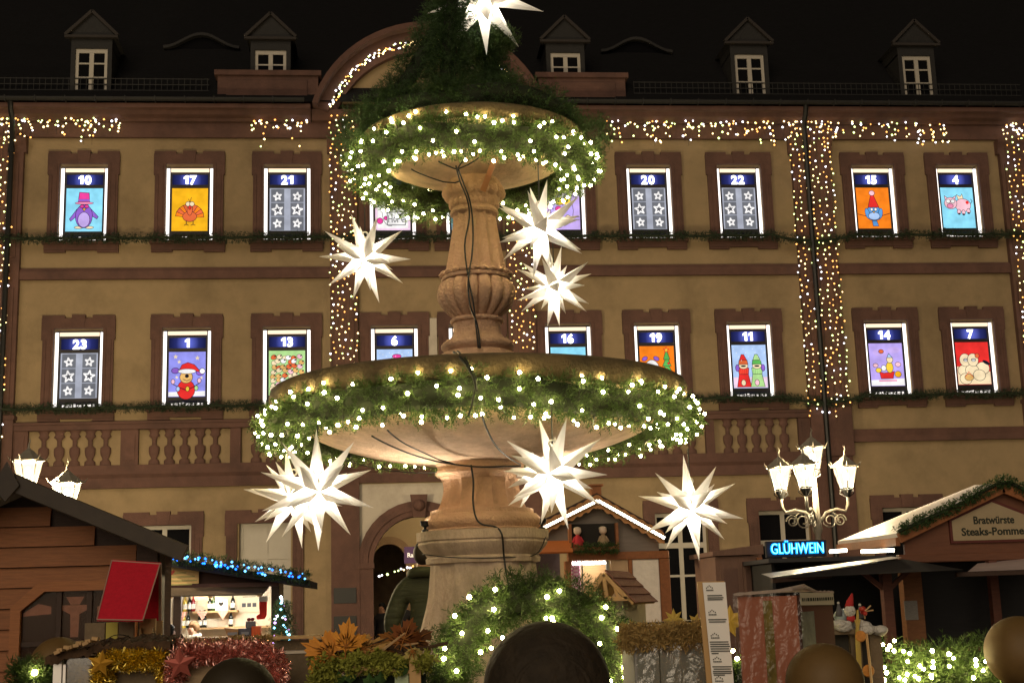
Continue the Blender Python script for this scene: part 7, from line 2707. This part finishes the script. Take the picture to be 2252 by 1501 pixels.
# ---- foil wrapped glass box with straw moss on top
Y = 5.4
t = thing('foil_box', 'film wrapped exhibit box with dry straw moss on its lid', 'exhibit box', (Q(1480, 1480, Y).x, Y, BZ))
x0_, x1_ = Q(1398, 1480, Y).x, Q(1558, 1480, Y).x
zt_ = Q(1480, 1412, Y).z
m = MB()
m.box(x0_, x1_, Y + 0.28, Y + 0.30, BZ, zt_)
m.box(x0_, x0_ + 0.01, Y + 0.01, Y + 0.28, BZ, zt_)
m.box(x0_, x1_, Y + 0.01, Y + 0.28, zt_ - 0.02, zt_)
m.build('case', mat('grey card', (0.30, 0.30, 0.29), 0.6, noise=0.1), t)
m = MB()
m.box(x0_, Q(1452, 1480, Y).x, Y + 0.012, Y + 0.02, BZ, zt_ - 0.021)
m.box(Q(1455, 1480, Y).x, x1_, Y + 0.016, Y + 0.024, BZ, zt_ - 0.021)
m.build('front_panel', mat('grey green card', (0.24, 0.25, 0.22), 0.5, noise=0.1), t)
m = MB()
nx_, nz_ = 34, 34
vs = []
for j in range(nz_):
    for i in range(nx_):
        u_, v_ = i / (nx_ - 1), j / (nz_ - 1)
        w_ = 0.004 * math.sin(9 * u_ + 6 * v_ + 3 * math.sin(5 * v_)) + 0.003 * math.sin(21 * u_ - 9 * v_) + rb.uniform(-0.002, 0.002)
        vs.append((x0_ + (x1_ - x0_) * u_, Y - 0.01 + w_, BZ + (zt_ - BZ) * v_))
m.add(vs, [(j * nx_ + i, j * nx_ + i + 1, (j + 1) * nx_ + i + 1, (j + 1) * nx_ + i) for j in range(nz_ - 1) for i in range(nx_ - 1)])
m.build('film', glass('crumpled film', (0.93, 0.93, 0.92), 0.86, rough=0.18, crinkle=0.9, cscale=16), t, smooth=True)
q_ = fir_tube([(x0_ - 0.05, Y + 0.02, zt_ + 0.02), (x1_, Y + 0.02, zt_ + 0.028)], 0.038, 1300, 0.03, 7, 0.026, 0.0045)
fast_mesh('straw_moss', q_, 4, M_MOSSD, t, 'stuff')
m = MB()
m.beam((x0_ + 0.01, Y + 0.16, zt_ + 0.075), (x1_ + 0.02, Y + 0.16, zt_ + 0.078), 0.03, 0.008)
m.build('dark_edge', M_IRON, t)

# ---- bird house with shingled roof and cloth walls
Y = 6.6
t = thing('gabled_birdhouse', 'wooden bird house with pink shingle roof and pale cloth walls', 'bird house', (Q(1355, 1400, Y).x, Y, BZ))
apx = Q(1324, 1262, Y)
lfx, rgx = Q(1288, 1318, Y), Q(1376, 1315, Y)
d_ = Vector((Q(1425, 1308, Y + 0.55).x - rgx.x, 0.55, 0.0))
d_.z = Q(1425, 1312, Y + 0.55).z - rgx.z
dr_ = Vector((d_.x, d_.y, 0.0))
M_SHG = mat('pink gritty shingle', (0.36, 0.17, 0.12), 0.9, noise=0.25, nscale=60, bump=0.5, bscale=160, rnd=0.1)
slab([apx, rgx + Vector((0.03, 0, -0.03)), rgx + dr_ + Vector((0.03, 0, -0.03)), apx + dr_], 0.012, 'roof_slope', M_PINE, t)
slab([lfx - Vector((0.03, 0, 0.03)), apx, apx + dr_, lfx + dr_ - Vector((0.03, 0, 0.03))], 0.012, 'roof_slope', M_PINE, t)
for k in range(4):   # shingle courses
    f0, f1 = k / 4, (k + 1.12) / 4
    e_ = rgx + Vector((0.035, 0, -0.035))
    up_ = Vector((0.01, 0, 0.017 - 0.002 * k))
    slab([apx.lerp(e_, f0) + up_, apx.lerp(e_, min(1.03, f1)) + up_ + Vector((0, 0, 0.006)), apx.lerp(e_, min(1.03, f1)) + dr_ + up_ + Vector((0, 0, 0.006)), apx.lerp(e_, f0) + dr_ + up_], 0.006, 'shingle', M_SHG, t)
m = MB()
gy = Y - 0.03
up2 = Vector((0, -0.03, 0))
for a, b in ((lfx, apx), (apx, rgx), (lfx, rgx)):
    m.beam(a + up2, b + up2, 0.03, 0.020)
mid_ = (lfx + rgx) / 2
m.beam(mid_ + up2 + Vector((0, -0.004, 0)), apx + up2 - Vector((0, 0.004, 0)), 0.018, 0.018, up=(1, 0, 0))
m.beam(lfx.lerp(rgx, 0.78) + up2 - Vector((0, 0.002, 0)), lfx.lerp(apx, 0.0).lerp(apx.lerp(rgx, 0.45), 1) + up2 - Vector((0, 0.002, 0)), 0.014, 0.014)
m.build('gable_frame', M_PINE, t)
m = MB()
x0_, x1_ = lfx.x + 0.02, rgx.x + d_.x - 0.02
nn = 40
poly = [(x0_ + (rgx.x - x0_) * k / 20, Y + 0.02 + 0.012 * math.sin(k * 1.3)) for k in range(21)] + [(rgx.x + (x1_ - rgx.x) * k / 16, Y + 0.04 + 0.50 * k / 16 + 0.012 * math.sin(k * 1.9)) for k in range(17)]
vs = [(x, y, z) for z in (BZ, lfx.z - 0.01) for x, y in poly]
k_ = len(poly)
m.add(vs, [(i, i + 1, k_ + i + 1, k_ + i) for i in range(k_ - 1)])
m.build('cloth_wall', mat('pale cloth', (0.50, 0.46, 0.34), 0.85, noise=0.1, nscale=8, trans=0.3), t, smooth=True)

# ---- tall info strip
Y = 5.0
t = thing('info_strip', 'tall narrow white information strip on a pine board', 'notice', (Q(1590, 1480, Y).x, Y, BZ))
A, B = Q(1535, 1275, Y + 0.04), Q(1549, 1501, Y + 0.02)
tl_, tr_, br_, bl_ = Q(1545, 1280, Y), Q(1595, 1279, Y), Q(1614, 1501, Y), Q(1567, 1501, Y)
ext = (BZ - bl_.z) / (bl_.z - tl_.z)
bl_, br_ = bl_ + (bl_ - tl_) * ext, br_ + (br_ - tr_) * ext
o_ = slab([tl_, tr_, br_, bl_], 0.003, 'paper', mat('white paper', (0.93, 0.91, 0.87), 0.6), t)
slab([p + Vector((dx_, 0.012, 0.004)) for p, dx_ in ((tl_, -0.017), (tr_, 0.0), (br_, 0.0), (bl_, -0.021))], 0.01, 'backing_board', M_PINE, t)


def on(u_, v_):
    return tl_.lerp(tr_, u_).lerp(bl_.lerp(br_, u_), v_)


m = MB()


def bar(u0, u1, v0, h_):
    m.add([on(u0, v0) + Vector((0, -0.0045, 0)), on(u1, v0) + Vector((0, -0.0045, 0)), on(u1, v0 + h_) + Vector((0, -0.0045, 0)), on(u0, v0 + h_) + Vector((0, -0.0045, 0))], [(0, 1, 2, 3)])


Htot = 1 + ext
V_ = lambda py: (py - 1280) / 221.0 / Htot
for py, u0, u1 in ((1308, .14, .8), (1313, .14, .85), (1317, .14, .8), (1361, .08, .9), (1366, .1, .85), (1410, .04, .9), (1415, .06, .92), (1420, .05, .95), (1425, .06, .9), (1430, .05, .94), (1435, .08, .4), (1464, .06, .95), (1469, .1, .9), (1474, .06, .95), (1478, .06, .92), (1482, .08, .6)):
    bar(u0, u1, V_(py), 0.0045)
for py, w_ in ((1293, 0.32), (1347, 0.36), (1398, 0.40), (1450, 0.40), (1492, 0.4)):
    for k in range(5):
        a_ = 0.12 + w_ * k / 5
        bar(a_, a_ + w_ / 9, V_(py - 7 + 5 * abs(k - 2) / 2), 0.006)
        bar(a_, a_ + w_ / 6, V_(py + 3), 0.005)
m.build('print', mat('grey print', (0.05, 0.06, 0.055), 0.7), t)

# ---- red gift box in clear film
Y = 4.95
t = thing('film_wrapped_box', 'brick red box with gold strip wrapped in crinkled clear film', 'gift box', (Q(1730, 1480, Y).x, Y, BZ))
fx0, fx1 = Q(1628, 1400, Y), Q(1758, 1400, Y)
ztop = Q(1700, 1310, Y).z
Yb = Y + 0.30
sx1 = at(1836, 1400, Yb).x
M_BRICK = mat('brick red card', (0.36, 0.125, 0.07), 0.55, noise=0.08, nscale=6)
m = MB()
m.prism([(fx0.x, BZ), (fx1.x, BZ), (fx1.x, ztop), (fx0.x, ztop)], Y, Y + 0.012)
m.build('front', M_BRICK, t)
m = MB()
m.add([(fx1.x, Y, BZ), (sx1, Yb, BZ), (sx1, Yb, ztop), (fx1.x, Y, ztop), (fx1.x - 0.012, Y + 0.014, BZ), (sx1 - 0.01, Yb + 0.012, BZ), (sx1 - 0.01, Yb + 0.012, ztop), (fx1.x - 0.012, Y + 0.014, ztop)], [(0, 1, 2, 3), (7, 6, 5, 4), (0, 4, 5, 1), (1, 5, 6, 2), (2, 6, 7, 3), (3, 7, 4, 0)])
m.build('side', mat('dark brick red card', (0.13, 0.035, 0.022), 0.8), t)
sd = Vector((sx1 - fx1.x, Yb - Y, 0))
nrm = Vector((sd.y, -sd.x, 0)).normalized() * 0.004
m = MB()
p = Vector((fx1.x, Y, 0))
for f0, f1, za, zb2 in ((0.05, 0.42, BZ, ztop - 0.06), ):
    a, b = p + sd * f0 + nrm, p + sd * f1 + nrm
    m.add([(a.x, a.y, za), (b.x, b.y, za), (b.x, b.y, zb2), (a.x, a.y, zb2)], [(0, 1, 2, 3)])
m.build('side_picture', mat('snowy picture print', (0.16, 0.16, 0.13), 0.6, noise=0.6, nscale=14), t)
m = MB()
m.box(Q(1682, 1400, Y).x, Q(1702, 1400, Y).x, Y - 0.005, Y - 0.001, BZ, ztop - 0.015)
m.build('gold_strip', mat('olive gold strip', (0.26, 0.20, 0.05), 0.3, metal=0.5, noise=0.5, nscale=30), t)
m = MB()
a, b = p + sd * 0.02 + nrm * 2.5, p + sd * 0.98 + nrm * 2.5
za = at(1800, 1328, Y + 0.15).z
m.add([(a.x, a.y, za), (b.x, b.y, za - 0.004), (b.x, b.y, za + 0.042), (a.x, a.y, za + 0.046)], [(0, 1, 2, 3)])
m.build('strip_label', M_CREAM, t)
m = MB()
f = 0.06
while f < 0.92:
    w_ = rb.uniform(0.02, 0.06)
    a, b = p + sd * f + nrm * 3, p + sd * (f + w_) + nrm * 3
    m.add([(a.x, a.y, za + 0.014), (b.x, b.y, za + 0.014), (b.x, b.y, za + 0.026), (a.x, a.y, za + 0.026)], [(0, 1, 2, 3)])
    f += w_ + 0.02
m.build('small_print', M_INK, t)
# film, drawn round front, side and top
m = MB()
nx_, nz_ = 60, 40
vs = []
for j in range(nz_):
    for i in range(nx_):
        u_, v_ = i / (nx_ - 1), j / (nz_ - 1)
        wv = 0.003 * math.sin(13 * u_ + 8 * v_ + 2 * math.sin(9 * v_)) + 0.002 * math.sin(31 * u_ - 17 * v_) + rb.uniform(-0.0025, 0.0025)
        if True:
            x = fx0.x - 0.025 + (fx1.x - fx0.x + 0.035) * u_
            vs.append((x, Y - 0.022 + wv, BZ + (ztop + 0.012 - BZ) * v_))
m.add(vs, [(j * nx_ + i, j * nx_ + i + 1, (j + 1) * nx_ + i + 1, (j + 1) * nx_ + i) for j in range(nz_ - 1) for i in range(nx_ - 1)])
m.build('film', glass('crinkled clear film', (0.97, 0.96, 0.95), 0.94, rough=0.2, crinkle=0.8, cscale=18), t, smooth=True)
m = MB()   # gathered film edge along the top, with a fold standing up
top_pts = [Vector((fx0.x - 0.02, Y - 0.02, ztop + 0.010)), Vector(((fx0.x + fx1.x) / 2, Y - 0.02, ztop + 0.016)), Vector((fx1.x - 0.02, Y - 0.015, ztop + 0.022)), p + sd * 0.25 + Vector((0, 0, ztop + 0.030)), p + sd * 0.55 + Vector((0, 0, ztop + 0.010)), p + sd * 1.03 + Vector((0, 0, ztop + 0.008))]
m.tube([tuple(q) for q in resample(top_pts, np.linspace(0, 1, 30))[0]], [0.004 + 0.003 * abs(math.sin(k * 1.7)) for k in range(30)], 5)
m.add([Vector((fx0.x + 0.08, Y, ztop + 0.012)), Vector((fx1.x, Y + 0.02, ztop + 0.020)), p + sd * 0.22 + Vector((0, 0, ztop + 0.042)), p + sd * 0.62 + Vector((0, 0, ztop + 0.012)), p + sd * 0.3 + Vector((-0.1, 0.08, ztop + 0.012))], [(0, 1, 2), (1, 3, 2), (0, 2, 4), (2, 3, 4)])
m.build('film_edge', mat('milky film edge', (0.62, 0.52, 0.46), 0.35, trans=0.4), t)

# ---- gnome box with cotton snow
Y = 5.7
t = thing('snow_box', 'grey wooden exhibit box with cotton snow on its lid', 'exhibit box', (Q(1880, 1480, Y).x, Y, BZ))
x0_, x1_ = Q(1836, 1480, Y).x, Q(1940, 1480, Y).x
zt_ = Q(1890, 1382, Y).z
m = MB()
m.box(x0_, x1_, Y + 0.03, Y + 0.30, BZ, zt_ - 0.02)
m.build('case', mat('dark box interior', (0.035, 0.032, 0.024), 0.8), t)
for a, b in ((1870, 1894), (1912, 1938)):
    m = MB()
    m.box(Q(a, 1400, Y).x, Q(b, 1400, Y).x, Y, Y + 0.029, BZ, zt_ - 0.02)
    m.build('corner_board', M_OLD, t)
m = MB()
m.box(x0_ - 0.02, x1_ + 0.01, Y - 0.03, Y + 0.32, zt_ - 0.02, zt_)
m.build('lid', M_OLD, t)
m = MB()
for k in range(34):
    px = rb.uniform(1838, 1940)
    c = at(px, 1376 + (px - 1838) * 0.05 + rb.uniform(-8, 5) + (8 if px > 1925 else 0), Y + rb.uniform(-0.05, 0.12))
    m.ball(c, rb.uniform(0.014, 0.030), 10, 7, (1.3, 1, 0.75))
m.build('cotton_snow', mat('cotton wool', (0.72, 0.70, 0.64), 0.95, noise=0.1, nscale=30, bump=1.0, bscale=90), t, smooth=True)
m = MB()
m.ball(at(1856, 1354, Y + 0.05), 0.038, 14, 10, (1.2, 1, 0.85))
m.build('glass_ball', mat('frosted blue ball', (0.34, 0.42, 0.44), 0.3), t, smooth=True)
m = MB()
m.tube([at(1905, 1385, Y - 0.04), at(1917, 1501, Y - 0.10), at(1922, 1560, Y - 0.1)], 0.006, 6)
m.build('stick', M_PINE, t)
m = MB()
m.tube([at(1886, 1340, Y - 0.05), at(1886, 1400, Y - 0.05), at(1890, 1470, Y - 0.05)], [0.004, 0.011, 0.012], 6)
m.tube([at(1880, 1362, Y - 0.05), at(1886, 1378, Y - 0.05)], [0.003, 0.007], 5)
m.tube([at(1892, 1360, Y - 0.05), at(1887, 1376, Y - 0.05)], [0.003, 0.007], 5)
m.build('branch', mat('yellow branch', (0.50, 0.36, 0.08), 0.6), t)
for px, py, r_ in ((1893, 1398, 0.024), (1910, 1474, 0.026)):
    c = at(px, py, Y - 0.06)
    m = MB()
    m.lathe(c, [(0.001, 0.004), (r_ * 0.85, 0.004), (r_, 0.0), (r_ * 0.85, -0.004), (0.001, -0.004)], 18, axis='Y', cap=False)
    m.build('orange_slice', mat('dried orange slice', (0.62, 0.26, 0.05), 0.6, noise=0.3, nscale=50), t)
g_ = at(1872, 1366, Y - 0.02)
t = thing('gnome', 'tiny gnome with red pointed hat standing in the cotton snow', 'figurine', g_)
m = MB()
m.lathe(g_, [(0.016, 0), (0.020, 0.012), (0.014, 0.032), (0.008, 0.04)], 12)
m.build('body', mat('red cloth', (0.45, 0.03, 0.03), 0.9), t, smooth=True)
m = MB()
m.ball(g_ + Vector((-0.004, -0.006, 0.045)), 0.026, 12, 8, (0.95, 0.8, 1.0))
m.build('beard', mat('cotton wool', (0.72, 0.7, 0.64)), t, smooth=True)
m = MB()
m.tube([g_ + Vector((-0.004, 0, 0.062)), g_ + Vector((0.002, 0, 0.085)), g_ + Vector((0.014, 0, 0.118))], [0.020, 0.015, 0.003], 10)
m.build('hat', mat('red cloth', (0.45, 0.03, 0.03)), t, smooth=True)
for px, py, lab in ((1846, 1338, 'small grey felt hat figure beside the frosted ball'), (1893, 1342, 'small grey felt hat figure beside the red berries')):
    c = at(px, py + 16, Y + 0.03)
    t = thing('felt_figure', lab, 'figurine', c)
    m = MB()
    m.lathe(c, [(0.018, 0), (0.014, 0.02), (0.005, 0.05), (0.002, 0.055)], 10)
    m.build('hat', mat('grey felt', (0.10, 0.10, 0.11), 0.9), t, smooth=True)
    m = MB()
    m.ball(c + Vector((0, 0, 0.056)), 0.006, 8, 6)
    m.build('bobble', mat('cotton wool', (0.72, 0.7, 0.64)), t, smooth=True)
c = at(1901, 1344, Y + 0.0)
t = thing('berry_sprig', 'sprig with red berries stuck in the cotton snow', 'sprig', c)
m = MB()
for k in range(7):
    m.ball(c + Vector((rb.uniform(-0.02, 0.02), rb.uniform(-0.02, 0.02), rb.uniform(-0.015, 0.015))), 0.010, 8, 6)
m.build('berries', mat('red berries', (0.45, 0.035, 0.02), 0.3), t, smooth=True)
m = MB()
m.tube([c + Vector((0, 0, -0.03)), c, c + Vector((0.03, 0, 0.025))], 0.003, 5)
m.tube([c, c + Vector((0.04, 0, 0.005))], 0.003, 5)
m.build('stem', M_BARKL, t)

# ---- gold stars behind
flat_star(1604, 1365, 6.2, 0.075, mat('yellow star card', (0.62, 0.40, 0.06), 0.6), 'card_star', 'yellow card star beside the white information strip', n=7, inner=0.55, rot=0.1)
flat_star(1482, 1362, 6.9, 0.06, mat('straw yellow', (0.50, 0.36, 0.08), 0.8), 'straw_star', 'straw coloured star peeking over the dry moss box', n=8, inner=0.5, rot=0.0)
flat_star(1530, 1366, 6.9, 0.045, mat('ochre card', (0.45, 0.30, 0.07), 0.8), 'card_star', 'small ochre star next to the information strip edge', n=6, inner=0.5, rot=0.3)

# ---- hedge of fir branches with bulbs at the right, and a tuft at the left
Y = 6.0
hx0, hx1 = Q(1938, 1480, Y).x, Q(2330, 1480, Y).x
hz = Q(2090, 1455, Y).z
t = thing('lit_fir_hedge', 'low bank of fir branches with warm bulbs around the ochre ball', 'hedge', ((hx0 + hx1) / 2, Y, BZ))
qs = []
for lay, dz_ in ((0, 0.0), (1, -0.10), (2, -0.22)):
    path = [(hx0 + (hx1 - hx0) * k / 24, Y + 0.02 * math.sin(k), hz + dz_ - 0.01 + 0.02 * math.sin(k * 0.9 + 1) - 0.028 * (1 if k > 4 and k < 8 else 0)) for k in range(25)]
    qs.append(fir_tube(path, 0.085, 800, 0.07, 14, 0.04, 0.0042))
fast_mesh('foliage', np.vstack(qs), 4, M_NEEDLE, t, 'stuff')
m = MB()
m.box(hx0, hx1, Y - 0.03, Y + 0.06, BZ, hz - 0.05)
m.build('core', M_STEM, t)
pts = []
for px, py in ((1942, 1416), (1967, 1408), (1957, 1419), (1952, 1427), (1966, 1430), (1987, 1431), (2001, 1436), (1996, 1453), (2023, 1463), (2031, 1470), (2050, 1430), (2052, 1454), (2052, 1466), (2087, 1437), (2097, 1446), (2088, 1464), (2146, 1450), (2147, 1462), (2168, 1453), (2162, 1473), (1945, 1466), (1950, 1478), (1978, 1489), (1995, 1481), (2012, 1485), (1990, 1494), (2048, 1484), (2049, 1489), (2141, 1489), (2246, 1470), (1945, 1494), (2020, 1491), (2208, 1492)):
    pts.append(at(px, py, Y - 0.10 + rw.uniform(-0.03, 0.02)))
bulbs_at(pts, t, 0.72)
t = thing('fir_tuft', 'small fir tuft with one warm bulb beside the glazed tinsel box', 'sprig', Q(75, 1500, 5.5))
path = [Q(40, 1505, 5.5), Q(70, 1490, 5.5), Q(100, 1505, 5.5)]
fast_mesh('foliage', fir_tube(path, 0.05, 300, 0.06, 14, 0.04, 0.0042), 4, M_NEEDLE, t, 'stuff')
bulbs_at([Q(76, 1478, 5.44)], t, 0.9)
t = thing('fir_tuft', 'small fir tuft with a bulb between information strip and red box', 'sprig', Q(1625, 1480, 5.6))
path = [Q(1618, 1470, 5.6), Q(1630, 1490, 5.6), Q(1628, 1510, 5.6)]
fast_mesh('foliage', fir_tube(path, 0.04, 240, 0.05, 14, 0.04, 0.0042), 4, M_NEEDLE, t, 'stuff')
bulbs_at([Q(1621, 1447, 5.55), Q(1612, 1430, 5.55)], t, 0.8)

# ---- balls on posts
M_BALL = mat('ochre painted metal ball', (0.15, 0.088, 0.028), 0.6, noise=0.1, nscale=20, bump=0.08, bscale=200)
M_BALLD = mat('dark bronze ball', (0.035, 0.026, 0.014), 0.6, noise=0.12, nscale=20, bump=0.08, bscale=200)
for px, py, Y, rp, mt, lab in ((1814, 1500, 4.4, 85, M_BALL, 'large ball finial in front of the film wrapped red box'), (2244, 1432, 5.6, 78, M_BALL, 'ochre ball finial rising from the lit fir hedge'), (522, 1535, 4.4, 84, M_BALLD, 'dark ball finial in front of the pink tinsel box'), (128, 1462, 6.2, 58, M_BALL, 'ochre ball finial behind the glazed tinsel box')):
    c = at(px, py, Y)
    r_ = rp * Y / FPX
    t = thing('ball_post', lab, 'bollard', (c.x, Y, 0))
    m = MB()
    m.ball(c, r_, 40, 26)
    m.build('ball', mt, t, smooth=True)
    m = MB()
    m.tube([(c.x, Y, 0), (c.x, Y, 0.25), (c.x, Y, 0.28), (c.x, Y, c.z - r_ * 1.15), (c.x, Y, c.z - r_ * 0.9)], [0.09, 0.08, 0.05, 0.045, 0.07], 14)
    m.build('post', M_IRON, t, smooth=40)
# ring shaped foil wire loops on the tinsel box roof
c = at(262, 1412, 5.35)
m = MB()
m.tube([c + Vector((0.05 * math.cos(a), 0.01 * math.sin(3 * a), 0.03 * math.sin(a))) for a in [k * 0.4 for k in range(20)]], 0.0022, 4)
m.tube([c + Vector((0.10 + 0.04 * math.cos(a), 0.03, 0.012 * math.sin(2 * a))) for a in [k * 0.5 for k in range(14)]], 0.002, 4)
o = m.build('wire_loops', M_IRON, base=c)
tag(o, 'tangled dark wire loops lying on the bark roof', 'wire')
